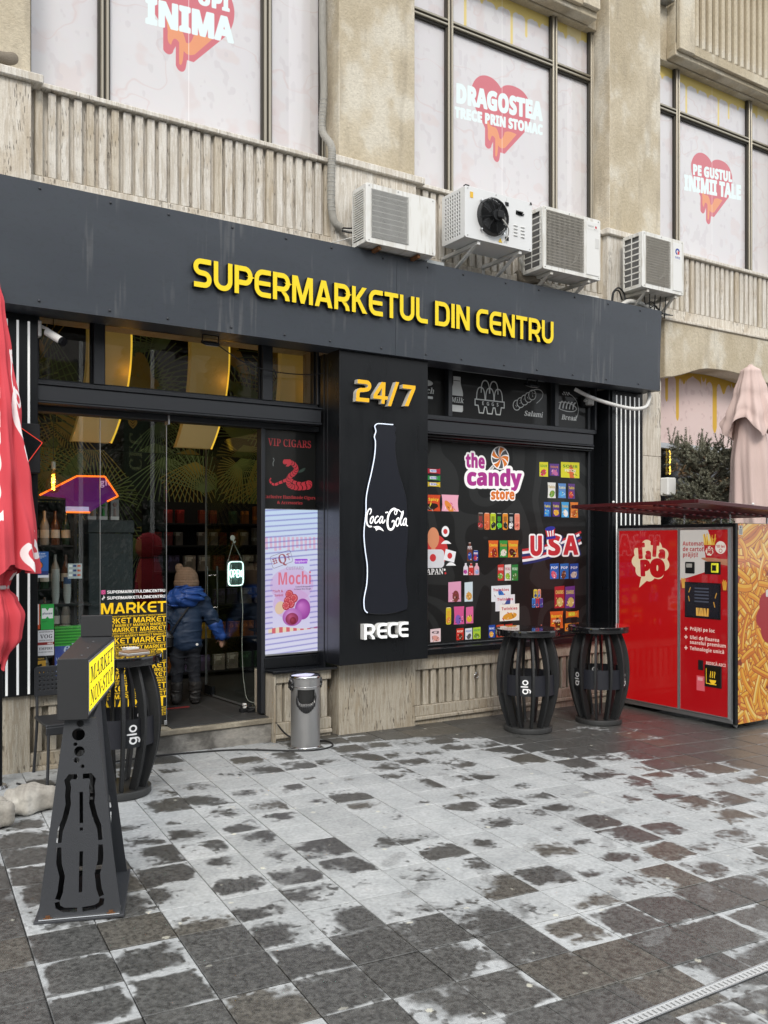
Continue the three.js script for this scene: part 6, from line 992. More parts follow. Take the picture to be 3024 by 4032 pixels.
function grille(a, x0, x1, y0, y1, nV, nH, dirty) {
  const r = Math.min(x1 - x0, y1 - y0) / 2 * 0.94; part('fan_ring', mv(cyl(r, r, 0.05, 44, true).rotateX(Math.PI / 2), (x0 + x1) / 2, (y0 + y1) / 2, -0.05), std({ color: lin(0.30, 0.29, 0.27), roughness: 0.7, side: THREE.DoubleSide }), a); fanIn(a, (x0 + x1) / 2, (y0 + y1) / 2, r * 0.93, -0.06);
  const t = 0.0026, g = []; for (let k = 0; k <= nV; k++) { const x = lerp(x0, x1, k / nV); g.push(bx(x - t, x + t, y0, y1, -0.009, -0.006, 0)); } for (let k = 0; k <= nH; k++) { const y = lerp(y0, y1, k / nH); g.push(bx(x0 - 0.003, x1 + 0.003, y - t, y + t, -0.0055, -0.003, 0)); }
  part('front_grille', g, dirty ? std({ color: lin(0.33, 0.31, 0.27), roughness: 0.7 }) : M.acGrey, a);
}
function bracket(a, x, yTop, D, mat) { part('bracket', [bx(x - 0.018, x + 0.018, yTop - 0.035, yTop - 0.001, 0.02, D, 0.003), barG(new THREE.Vector3(x, yTop - 0.02, -0.06), new THREE.Vector3(x, yTop - 0.26, -(D - 0.02)), 0.03, 0.02), bx(x - 0.02, x + 0.02, yTop - 0.36, yTop - 0.036, D - 0.018, D, 0.002)], mat, a); }
{
  const a1 = acUnit('outdoor_unit', 'leftmost white cooling unit with a square wire grille, beside the bent pipe', 4.05, 4.41, 6.6, 0.745, 0.515, 0.24, { front: [[0.055, 0.44, 0.05, 0.47]], side: SIDE(0.24, 0.515, 0.035) });
  slottedSide(a1, 0.515, 0.24, 22, 1, 0.0055, 0.035); grille(a1, 0.055, 0.44, 0.05, 0.47, 34, 9, false);
  part('support_foot', barG(new THREE.Vector3(0.16, -0.02, -0.03), new THREE.Vector3(0.16, -0.03, -0.30), 0.03, 0.03), M.rust, a1); part('support_foot', barG(new THREE.Vector3(0.58, -0.02, -0.03), new THREE.Vector3(0.58, -0.03, -0.30), 0.03, 0.03), M.rust, a1);
  part('wall_bracket', [bx(0.13, 0.19, -0.06, -0.032, 0.2, 0.415, 0), bx(0.55, 0.61, -0.06, -0.032, 0.2, 0.415, 0)], M.rust, a1);
  const sideHoles = []; for (let r = 0; r < 12; r++) for (let c = 0; c < 7; c++) sideHoles.push([0.045 + c * 0.036, 0.067 + c * 0.036, 0.035 + r * 0.0345, 0.061 + r * 0.0345]);
  const a2 = acUnit('refrigeration_unit', 'white refrigeration unit with exposed black round fan on sloping brackets', 5.06, 4.61, 6.5, 0.82, 0.475, 0.36, { front: [[0.315, 0.235, 0.162], [0.615, 0.715, 0.322, 0.368]], side: sideHoles, mat: std({ color: lin(0.70, 0.71, 0.71), roughness: 0.4 }) });
  const fx = 0.315, fy = 0.235, R = 0.165;
  part('fan_shroud', mv(cyl(R, R + 0.012, 0.05, 40, true).rotateX(Math.PI / 2), fx, fy, 0.027), std({ color: lin(0.03, 0.031, 0.032), roughness: 0.5, side: THREE.DoubleSide }), a2);
  const gr = []; for (let k = 1; k <= 10; k++) gr.push(new THREE.TorusGeometry(0.055 + k * 0.0115, 0.0022, 5, 44).translate(fx, fy, 0.062 - k * 0.0012)); for (let k = 0; k < 8; k++) { const t = k / 8 * Math.PI * 2 + 0.2; gr.push(rodG(new THREE.Vector3(fx + 0.05 * Math.cos(t), fy + 0.05 * Math.sin(t), 0.066), new THREE.Vector3(fx + (R + 0.012) * Math.cos(t), fy + (R + 0.012) * Math.sin(t), 0.045), 0.0035, 6)); } part('fan_guard', gr, M.blackM, a2);
  for (let k = 0; k < 4; k++) { const t = k / 4 * Math.PI * 2 + 0.8, s = new THREE.Shape(); s.moveTo(0.03, -0.01); s.quadraticCurveTo(0.10, -0.06, 0.15, -0.04); s.quadraticCurveTo(0.155, 0.01, 0.14, 0.05); s.quadraticCurveTo(0.08, 0.02, 0.03, 0.02); part('fan_blade', new THREE.ExtrudeGeometry(s, { depth: 0.004, bevelEnabled: false }).rotateX(0.3).rotateZ(t).translate(fx, fy, 0.03), std({ color: lin(0.02, 0.021, 0.022), roughness: 0.35 }), a2); }
  part('motor', [mv(cyl(0.05, 0.05, 0.06, 24).rotateX(Math.PI / 2), fx, fy, 0.06), lb(0.075, 0.075, 0.03, fx + 0.03, fy + 0.005, 0.10, 0.01)], M.blackM, a2);
  for (let k = 0; k < 4; k++) { const t = k / 4 * Math.PI * 2 + Math.PI / 4; part('fan_mount', mv(cyl(0.009, 0.009, 0.03, 10).rotateX(Math.PI / 2), fx + (R + 0.025) * Math.cos(t), fy + (R + 0.025) * Math.sin(t), 0.016), M.steel, a2); }
  part('motor_lead', tubeG([new THREE.Vector3(fx + 0.04, fy - 0.04, 0.11), new THREE.Vector3(fx + 0.12, fy - 0.10, 0.10), new THREE.Vector3(fx + 0.16, fy - 0.15, 0.05), new THREE.Vector3(fx + 0.15, fy - 0.2, 0.01)], 0.005, 24, 6), M.cableW, a2);
  part('door_seam', bx(0.498, 0.501, 0.02, 0.455, -0.0015, 0.001, 0), M.acGrey, a2); for (const y of [0.07, 0.40]) part('hinge', lb(0.045, 0.035, 0.006, 0.50, y, 0.004, 0.002), M.blackM, a2);
  part('handle_pocket', bx(0.612, 0.718, 0.318, 0.372, 0.03, 0.034, 0), M.blackM, a2); part('handle_lip', new THREE.TorusGeometry(0.03, 0.005, 6, 20, Math.PI).scale(1.5, 0.7, 1).rotateZ(Math.PI).translate(0.665, 0.345, 0.006), M.blackM, a2);
  for (let c = 0; c < 2; c++) for (let r = 0; r < 4; r++) part('louvre', lb(0.05, 0.012, 0.012, 0.61 + c * 0.09, 0.12 + r * 0.032, 0.005, 0.004), M.white, a2);
  part('warning_label', lb(0.036, 0.055, 0.002, 0.075, 0.40, 0.002, 0), std({ color: lin(0.75, 0.45, 0.03), roughness: 0.5 }), a2); { const s = new THREE.Shape([new THREE.Vector2(-0.025, 0), new THREE.Vector2(0.025, 0), new THREE.Vector2(0, 0.043)]); part('warning_triangle', new THREE.ShapeGeometry(s).translate(0.42, 0.02, 0.003), std({ color: lin(0.75, 0.5, 0.03), roughness: 0.5 }), a2); }
  part('corner_cap', lb(0.05, 0.022, 0.04, 0.03, 0.478, -0.02, 0.006), M.blackM, a2); part('corner_cap', lb(0.025, 0.03, 0.03, 0.807, 0.465, -0.01, 0.006), M.blackM, a2);
  bracket(a2, 0.18, -0.003, 0.60, M.white); bracket(a2, 0.69, -0.003, 0.60, M.white);
  const a3 = acUnit('outdoor_unit', 'dusty cooling unit with a large grey mesh grille right of the round fan', 6.07, 4.50, 6.55, 0.80, 0.62, 0.30, { front: [[0.045, 0.555, 0.045, 0.585]], side: SIDE(0.30, 0.62, 0.035) });
  slottedSide(a3, 0.62, 0.30, 9, 2, 0.006, 0.035); grille(a3, 0.045, 0.555, 0.045, 0.585, 30, 18, true);
  part('service_cover', lb(0.18, 0.55, 0.006, 0.685, 0.31, 0.003, 0.002), M.white, a3); part('rating_label', lb(0.05, 0.10, 0.002, 0.745, 0.37, 0.0072, 0), std({ color: lin(0.6, 0.6, 0.58), roughness: 0.6 }), a3);
  part('maker_mark', sheet(0.605, 0.765, 0.50, 0.555, -0.0075), std({ map: canvasTex(256, 88, (c, w, h) => { c.fillStyle = '#dcdcd8'; c.fillRect(0, 0, w, h); c.fillStyle = '#55575a'; c.font = '46px sans-serif'; c.fillText('YAMAT', 8, 50); c.fillStyle = '#b8323c'; c.beginPath(); c.arc(196, 34, 22, 0, 7); c.fill(); c.strokeStyle = '#555'; c.lineWidth = 4; c.beginPath(); c.moveTo(150, 66); c.quadraticCurveTo(180, 84, 214, 64); c.stroke(); }), roughness: 0.5 }), a3);
  bracket(a3, 0.14, -0.003, 0.55, M.cream); bracket(a3, 0.66, -0.003, 0.55, M.cream);
  const a4 = acUnit('outdoor_unit', 'rightmost small cooling unit with blue and red emblem, above the fascia end', 7.62, 4.58, 6.65, 0.685, 0.61, 0.28, { front: [[0.06, 0.45, 0.05, 0.565]], side: SIDE(0.28, 0.61, 0.035) });
  slottedSide(a4, 0.61, 0.28, 8, 2, 0.007, 0.035); grille(a4, 0.06, 0.45, 0.05, 0.565, 26, 18, true);
  part('service_cover', lb(0.15, 0.54, 0.006, 0.575, 0.305, 0.003, 0.002), M.white, a4);
  part('maker_mark', sheet(0.51, 0.635, 0.38, 0.535, -0.0075), std({ map: canvasTex(160, 198, (c, w, h) => { c.fillStyle = '#dfdfdc'; c.fillRect(0, 0, w, h); c.strokeStyle = '#2a3f8f'; c.lineWidth = 26; c.beginPath(); c.arc(80, 76, 36, Math.PI * 0.55, Math.PI * 1.95); c.stroke(); c.fillStyle = '#c0383c'; c.beginPath(); c.moveTo(80, 66); c.lineTo(124, 66); c.lineTo(120, 110); c.lineTo(80, 118); c.fill(); c.fillStyle = '#2a3f8f'; c.font = 'bold 46px sans-serif'; c.textAlign = 'center'; c.fillText('GREE', 80, 176); }), roughness: 0.5 }), a4);
  bracket(a4, 0.12, -0.003, 0.36, M.cream); bracket(a4, 0.58, -0.003, 0.36, M.cream);
}
// lagged pipe down the pillar to the first unit
{
  const p = thing('lagged_pipe', 'taped grey pipe running down the pillar to the leftmost cooling unit', 'pipe', [3.93, 0, 7.2]);
  const pts = [[0.005, 9.5, 0.02], [0.02, 7.4, 0.02], [0.0, 6.6, 0.03], [0.015, 5.9, 0.03], [-0.01, 5.55, 0.05], [0.0, 5.35, 0.2], [-0.01, 5.1, 0.21], [0.0, 4.75, 0.21], [0.03, 4.66, 0.22], [0.09, 4.63, 0.23]].map(([x, y, z]) => new THREE.Vector3(x, y, z));
  part('lagging', tubeG(pts, 0.034, 160, 12), std({ color: lin(0.40, 0.385, 0.345), roughness: 0.9, bumpMap: T.stuccoB, bumpScale: 0.01 }), p);
  const cv = new THREE.CatmullRomCurve3(pts), tape = []; for (let k = 6; k < 58; k++) { const q = cv.getPoint(0.28 + k / 58 * 0.66), q2 = cv.getPoint(Math.min(1, 0.285 + k / 58 * 0.66)), t = new THREE.TorusGeometry(0.0345, 0.003, 5, 16); t.rotateX(Math.PI / 2 + (hash(k, 2, 5) - 0.5) * 0.5); t.translate(q.x, q.y, q.z); if (Math.abs(q2.y - q.y) > 0.01) tape.push(t); } part('tape_wraps', tape, M.acGrey, p);
  for (let k = 0; k < 3; k++) part('line', tubeG([new THREE.Vector3(0.09, 4.63 - k * 0.014, 0.23), new THREE.Vector3(0.16, 4.625 - k * 0.02, 0.28), new THREE.Vector3(0.125, 4.61 - k * 0.02, 0.42)], 0.008, 16, 6), k === 1 ? M.cableW : M.cable, p);
}
const cableThing = (name, lab, pts, r, mat, cat = 'cable') => solo(name, tubeG(pts.map(([x, y, w]) => V(x, y, w)), r, Math.max(40, pts.length * 12), 8), mat, lab, cat);
cableThing('white_pipe', 'bent white insulated pipe under the dusty cooling unit', [[6.15, 4.72, 6.98], [6.2, 4.55, 6.9], [6.3, 4.45, 6.85], [6.55, 4.42, 6.87], [6.85, 4.42, 6.88], [7.2, 4.44, 6.9]], 0.024, M.cableW, 'pipe');
cableThing('white_pipe', 'white pipe hump on the fascia top below the rightmost unit', [[7.5, 4.40, 6.85], [7.62, 4.46, 6.85], [7.8, 4.47, 6.85], [7.96, 4.43, 6.83], [8.04, 4.40, 6.82]], 0.026, M.cableW, 'pipe');
cableThing('cable_loop', 'black cable loop standing up left below the rightmost cooling unit', [[7.36, 4.40, 6.85], [7.37, 4.52, 6.84], [7.46, 4.585, 6.84], [7.56, 4.53, 6.85], [7.58, 4.42, 6.86]], 0.009, M.cable);
cableThing('cable_loop', 'second black cable loop close behind the standing loop', [[7.40, 4.40, 6.88], [7.42, 4.54, 6.87], [7.50, 4.57, 6.88], [7.58, 4.48, 6.9]], 0.008, M.cable);
for (let k = 0; k < 5; k++) cableThing('hanging_cable', ['longest', 'second', 'third', 'fourth', 'shortest'][k] + ' black cable drooping from the rightmost cooling unit to the beam', [[7.8 + k * 0.09, 4.57, 6.78], [7.84 + k * 0.08, 4.46 - 0.03 * k, 6.8], [7.98 + k * 0.05, 4.50 - 0.03 * k, 6.82], [8.10 + k * 0.03, 4.44 - k * 0.012, 6.85], [8.2 + k * 0.05, 4.42, 6.88]], 0.006, M.cable);
cableThing('wall_cable', 'black cable lying along the beam coping to the right', [[8.02, 4.40, 6.85], [8.2, 4.43, 6.95], [8.5, 4.425, 7.05], [9.2, 4.42, 7.075], [10.6, 4.42, 7.075]], 0.011, M.cable);
cableThing('loose_wire', 'thin cream wire stretched from the pillar to the leftmost unit', [[3.45, 4.41, 6.98], [3.8, 4.43, 6.9], [4.05, 4.50, 6.76]], 0.004, M.cableW);
cableThing('white_conduit', 'thick white conduit looping below the right end of the fascia', [[7.05, 3.47, 7.1], [7.2, 3.38, 7.0], [7.5, 3.30, 6.9], [7.75, 3.28, 6.86], [7.92, 3.32, 6.86], [8.0, 3.42, 6.88], [8.02, 3.49, 6.9]], 0.021, M.white, 'conduit');
cableThing('black_wire', 'thin black wire sagging from the floodlight across the transom windows', [[2.80, 3.45, 6.98], [3.1, 3.33, 7.05], [3.4, 3.29, 7.1], [3.75, 3.30, 7.12], [3.9, 3.32, 7.1]], 0.005, M.cable);
// odds and ends lying on the fascia
{
  const c = thing('plastic_cup', 'translucent plastic cup tipped over on the fascia under the leftmost unit', 'cup', [4.78, 4.42, 6.78]); part('cup_wall', lathe([[0.022, 0], [0.034, 0.09], [0.036, 0.09], [0.024, -0.002], [0, -0.002]], 20).rotateZ(-0.9), phy({ color: lin(0.7, 0.72, 0.75), roughness: 0.3, transmission: 0.4, thickness: 0 }), c);
  const t = thing('tray', 'clear plastic tray lying on the fascia beside the tipped cup', 'tray', [4.92, 4.392, 6.82]); part('tray_body', [lb(0.2, 0.008, 0.1, 0, 0.004, 0), lb(0.2, 0.035, 0.006, 0, 0.022, 0.047), lb(0.006, 0.035, 0.088, 0.097, 0.022, 0), lb(0.006, 0.035, 0.088, -0.097, 0.022, 0)], phy({ color: lin(0.55, 0.58, 0.58), roughness: 0.3, transmission: 0.3, thickness: 0 }), t);
  const pigeon = (x, y, w, turn, lab) => {
    const b = thing('pigeon', lab, 'bird', [x, y, w], turn);
    part('body', sdfG((p) => { let d = smin(ell(p, [0, 0.075, 0], [0.095, 0.052, 0.05]), ell(p, [0.06, 0.105, 0], [0.045, 0.045, 0.04]), 0.04); d = smin(d, cap(p, [0.075, 0.12, 0], [0.09, 0.155, 0], 0.026, 0.022), 0.02); d = smin(d, ell(p, [0.097, 0.168, 0], [0.026, 0.022, 0.02]), 0.01); d = smin(d, cap(p, [-0.07, 0.065, 0], [-0.16, 0.04, 0], 0.028, 0.012), 0.03); return smin(d, cap(p, [0.118, 0.166, 0], [0.14, 0.16, 0], 0.007, 0.003), 0.006); }, [-0.01, 0.1, 0], 0.18, 60), std({ color: lin(0.20, 0.17, 0.13), roughness: 0.8, bumpMap: T.fine, bumpScale: 0.003 }), b);
    for (const s of [-1, 1]) part('leg', [rodG(new THREE.Vector3(0.0, 0.045, s * 0.018), new THREE.Vector3(0.01, 0.002, s * 0.02), 0.004, 6), rodG(new THREE.Vector3(0.01, 0.004, s * 0.02), new THREE.Vector3(0.035, 0.003, s * 0.024), 0.003, 5)], std({ color: lin(0.25, 0.08, 0.05), roughness: 0.7 }), b);
  };
  pigeon(1.19, 5.29, 7.06, 0.2, 'brown pigeon perched on the pillar ledge at the upper left edge'); pigeon(6.15, 4.391, 6.86, 2.3, 'pale brown pigeon perched on the fascia below the dusty unit');
}
// cameras and lamps under the fascia
{
  const c = thing('security_camera', 'white bullet camera on a wall arm at the left end of the transom windows', 'camera', [1.435, 3.40, 7.05]);
  part('mount_plate', lb(0.03, 0.12, 0.08, -0.005, 0.0, -0.01, 0.006), M.white, c); part('arm', tubeG([new THREE.Vector3(0.01, 0.02, 0), new THREE.Vector3(0.05, 0.0, 0.03), new THREE.Vector3(0.065, -0.03, 0.06)], 0.012, 16, 8), M.white, c);
  const d = new THREE.Vector3(0.55, -0.5, 0.62).normalize(), q = new THREE.Quaternion().setFromUnitVectors(new THREE.Vector3(0, 1, 0), d), at = new THREE.Vector3(0.085, -0.065, 0.10);
  part('barrel', cyl(0.03, 0.03, 0.15, 20).applyQuaternion(q).translate(at.x, at.y, at.z), M.white, c); part('lens_hood', cyl(0.034, 0.032, 0.03, 20).applyQuaternion(q).translate(at.x + d.x * 0.085, at.y + d.y * 0.085, at.z + d.z * 0.085), M.black, c);
  const fl = (x, y, w, lab) => { const f = thing('floodlight', lab, 'lamp', [x, y, w], 0, 'floodlights under the fascia'); part('housing', lb(0.13, 0.025, 0.10, 0, -0.02, 0, 0.006).rotateX(0.35), M.black, f); part('diffuser', lb(0.10, 0.004, 0.075, 0, -0.0345, 0, 0).rotateX(0.35), std({ color: lin(0.6, 0.6, 0.58), roughness: 0.2 }), f); part('yoke', [lb(0.006, 0.07, 0.02, -0.07, 0.005, 0), lb(0.006, 0.07, 0.02, 0.07, 0.005, 0), lb(0.146, 0.006, 0.02, 0, 0.043, 0)], M.black, f); };
  fl(2.75, 3.447, 6.93, 'small black floodlight under the fascia in front of the transom windows'); fl(6.32, 3.447, 6.98, 'small black floodlight under the fascia above the salami picture');
  const j = thing('junction_box', 'grey junction box with cable gland below the right end of the fascia', 'junction box', [7.30, 3.36, 7.12]); part('box_body', lb(0.10, 0.09, 0.05, 0, 0, 0, 0.008), M.acGrey, j); part('gland', mv(cyl(0.015, 0.015, 0.03, 12).rotateZ(Math.PI / 2), -0.065, 0.0, 0), M.acGrey, j); part('fixing_plate', lb(0.12, 0.12, 0.09, 0, 0, -0.071, 0.003), M.blackM, j);
}
// square sign at the left edge
{
  const s = thing('diamond_sign', 'black square sign with a tilted panel and thin red edges on the left pillar', 'sign', [1.22, 2.30, 6.90]);
  part('back_plate', bx(-0.19, 0.19, 0, 0.365, 0.0, 0.114, 0.006), M.blackM, s);
  part('tilted_panel', lb(0.255, 0.255, 0.02, 0, 0, 0, 0.004).rotateZ(0.98).translate(0.02, 0.19, 0.012), M.blackGloss, s);
  const red = std({ color: lin(0.55, 0.03, 0.02), emissive: lin(1, 0.08, 0.04), emissiveIntensity: 0.35 }); for (const a of [0.98, 0.98 + Math.PI / 2]) for (const k of [-1, 1]) part('red_edge', lb(0.262, 0.005, 0.006, 0, k * 0.1305, 0.0, 0.001).rotateZ(a).translate(0.02, 0.19, 0.014), red, s);
  part('light_ring', new THREE.TorusGeometry(0.045, 0.0025, 6, 40).translate(0.03, 0.19, 0.024), std({ color: lin(0.4, 0.7, 0.9), emissive: lin(0.5, 0.8, 1), emissiveIntensity: 0.6 }), s);
}
// ---------- street furniture ----------
const woodB = std({ color: lin(0.016, 0.017, 0.018), roughness: 0.55, bumpMap: T.fine, bumpScale: 0.0015 });
const topMat = phy({ color: lin(0.008, 0.008, 0.009), roughness: 0.10, clearcoat: 0.6, clearcoatRoughness: 0.04 });
const gloT = canvasTex(128, 256, (c, w, h) => { c.fillStyle = '#14161b'; c.fillRect(0, 0, w, h); c.save(); c.translate(92, 228); c.rotate(-Math.PI / 2); c.fillStyle = '#f4f4f4'; c.strokeStyle = '#f4f4f4'; c.lineWidth = 15; c.beginPath(); c.arc(36, -30, 26, 0, 7); c.stroke(); c.beginPath(); c.moveTo(62, -58); c.lineTo(62, -2); c.arc(36, -2, 26, 0, Math.PI * 0.75); c.stroke(); c.fillRect(86, -80, 15, 80); c.beginPath(); c.arc(146, -30, 26, 0, 7); c.stroke(); c.restore(); });
function barrelTable(x, w, turn, label) {
  const t = thing('barrel_table', label, 'table', [x, GY(x, w) + 0.001, w], turn, 'black barrel tables');
  part('tabletop', lathe([[0, 0.905], [0.298, 0.905], [0.304, 0.911], [0.304, 0.963], [0.298, 0.969], [0, 0.969]], 56), [topMat, topMat][0], t);
  part('base_disc', lathe([[0, 0], [0.222, 0], [0.228, 0.006], [0.228, 0.045], [0.222, 0.05], [0, 0.05]], 48), std({ color: lin(0.035, 0.036, 0.036), roughness: 0.5 }), t);
  const s = new THREE.Shape(); s.moveTo(0.135, 0.052); s.lineTo(0.20, 0.052); s.bezierCurveTo(0.275, 0.25, 0.312, 0.42, 0.296, 0.60); s.bezierCurveTo(0.284, 0.74, 0.25, 0.83, 0.215, 0.903); s.lineTo(0.13, 0.903); s.bezierCurveTo(0.175, 0.80, 0.225, 0.70, 0.232, 0.58); s.bezierCurveTo(0.235, 0.42, 0.205, 0.25, 0.135, 0.052);
  const fin = new THREE.ExtrudeGeometry(s, { depth: 0.018, bevelEnabled: true, bevelSize: 0.002, bevelThickness: 0.002, bevelSegments: 1, curveSegments: 10 }).translate(0, 0, -0.009);
  for (let k = 0; k < 12; k++) { const m = part('stave', fin, woodB, t); m.rotation.y = k / 12 * Math.PI * 2; }
  const seg = new THREE.CylinderGeometry(0.262, 0.266, 0.19, 8, 1, true, 0.055, Math.PI / 6 - 0.11), band = std({ color: lin(0.011, 0.012, 0.018), roughness: 0.5, side: THREE.DoubleSide }), logo = std({ map: gloT, roughness: 0.5, side: THREE.DoubleSide });
  for (let k = 0; k < 12; k++) { const m = part('band_panel', seg, k % 4 === 0 ? logo : band, t); m.position.y = 0.455; m.rotation.y = k / 12 * Math.PI * 2 + Math.PI / 2; }
  return t;
}
barrelTable(5.728, 6.387, 1.54, 'black barrel table in front of the sweets poster, nearer the pillar');
barrelTable(6.624, 6.339, 0.66, 'black barrel table standing beside the red vending machine');
barrelTable(1.777, 6.196, 0.38, 'black barrel table behind the yellow sign stand at left');
{ // pad and paper on the left table
  const p = thing('cardboard_folder', 'brown cardboard folder lying on the left barrel table', 'folder', [1.88, GY(1.777, 6.196) + 0.971, 6.15], 0.25); part('lower_leaf', lb(0.17, 0.005, 0.12, 0, 0.0025, 0, 0.001), M.white, p); part('cover', lb(0.168, 0.012, 0.118, 0, 0.0115, 0, 0.002), std({ color: lin(0.26, 0.16, 0.09), roughness: 0.8 }), p); part('label', lb(0.07, 0.001, 0.03, 0, 0.0183, 0.01, 0), std({ color: lin(0.18, 0.10, 0.05), roughness: 0.8 }), p);
  const q = thing('white_carton', 'small white paper carton behind the folder on the left table', 'carton', [1.90, GY(1.777, 6.196) + 0.971, 6.30], 0.3); part('carton_body', lb(0.10, 0.022, 0.06, 0, 0.011, 0, 0.002), M.white, q); part('carton_flap', lb(0.06, 0.002, 0.058, -0.03, 0.0235, 0, 0).rotateZ(0.02), M.white, q);
}
{ // litter bin
  const c = thing('litter_bin', 'stainless steel litter bin with black bag beside the door step', 'litter bin', [3.555, GY(3.555, 6.791) + 0.001, 6.791], 0.0);
  const R = 0.125, hole = 0.62, seg = [];   // body wall with a window cut in the front
  const wall = (a0, a1, y0, y1) => new THREE.CylinderGeometry(R, R, y1 - y0, Math.max(4, Math.round((a1 - a0) * 9)), 1, true, a0, a1 - a0).translate(0, (y0 + y1) / 2, 0);
  const yaw = -0.42, h0 = yaw - hole, h1 = yaw + hole;
  seg.push(wall(h1, h0 + Math.PI * 2, 0.012, 0.60), wall(h0, h1, 0.012, 0.37), wall(h0, h1, 0.505, 0.60));
  part('body', seg, std({ color: lin(0.38, 0.38, 0.38), metalness: 0.9, roughness: 1.0, roughnessMap: T.smudge, side: THREE.DoubleSide }), c);
  part('foot_ring', lathe([[R, 0], [R + 0.007, 0], [R + 0.007, 0.012], [R + 0.001, 0.016]], 48), M.steel, c);
  part('lid', lathe([[0, 0.632], [0.06, 0.63], [R - 0.008, 0.622], [R + 0.005, 0.612], [R + 0.006, 0.598], [R + 0.001, 0.596]], 48), M.steel, c);
  part('rim_ring', new THREE.TorusGeometry(R + 0.001, 0.003, 6, 48).rotateX(Math.PI / 2).translate(0, 0.525, 0), M.steel, c);
  const bagM = phy({ color: lin(0.012, 0.012, 0.013), roughness: 0.28, clearcoat: 0.4 });
  part('inner_liner', wall(0, Math.PI * 2, 0.02, 0.52).scale(0.93, 1, 0.93), std({ color: lin(0.008, 0.008, 0.008), roughness: 0.6, side: THREE.DoubleSide }), c);
  { const g = new THREE.PlaneGeometry(1, 1, 40, 10), p = g.attributes.position; for (let i = 0; i < p.count; i++) { const u = p.getX(i) + 0.5, v = p.getY(i) + 0.5, a = lerp(h0 - 0.03, h1 + 0.03, u), drop = 0.062 * Math.sin(Math.PI * u) + 0.02, y = 0.377 + 0.012 * (1 - v) - (1 - v) * drop + v * 0.012 + 0.10 * Math.pow(Math.abs(u - 0.5) * 2, 6) * v, r = R + 0.004 + 0.012 * Math.sin(Math.PI * (1 - v)) + 0.004 * Math.sin(u * 60 + v * 6); p.setXYZ(i, r * Math.sin(a), y, r * Math.cos(a)); } g.computeVertexNormals(); bagM.side = THREE.DoubleSide; part('bag_lip', g, bagM, c); }
  for (const s of [-1, 1]) part('bag_ear', sdfG((p) => ell(p, [s * (R + 0.012), 0.545, 0], [0.022, 0.05, 0.035]) + 0.004 * Math.sin(p[1] * 160) * Math.sin(p[2] * 130), [s * (R + 0.012), 0.545, 0], 0.07, 32), bagM, c);
}
cableThing('floor_cable', 'black cable lying along the door step and looping round the steel bin', [[3.36, 0.27, 7.3], [3.42, 0.20, 7.09], [3.50, 0.10, 7.05], [3.60, 0.045, 6.98], [3.80, 0.04, 6.86], [3.76, 0.037, 6.68], [3.56, 0.038, 6.62], [3.32, 0.044, 6.72], [3.0, 0.053, 6.92], [2.6, 0.058, 7.02], [2.2, 0.064, 7.05], [1.9, 0.067, 6.98], [1.6, 0.067, 6.7], [1.35, 0.066, 6.55], [1.22, 0.07, 6.75]], 0.007, M.cable);
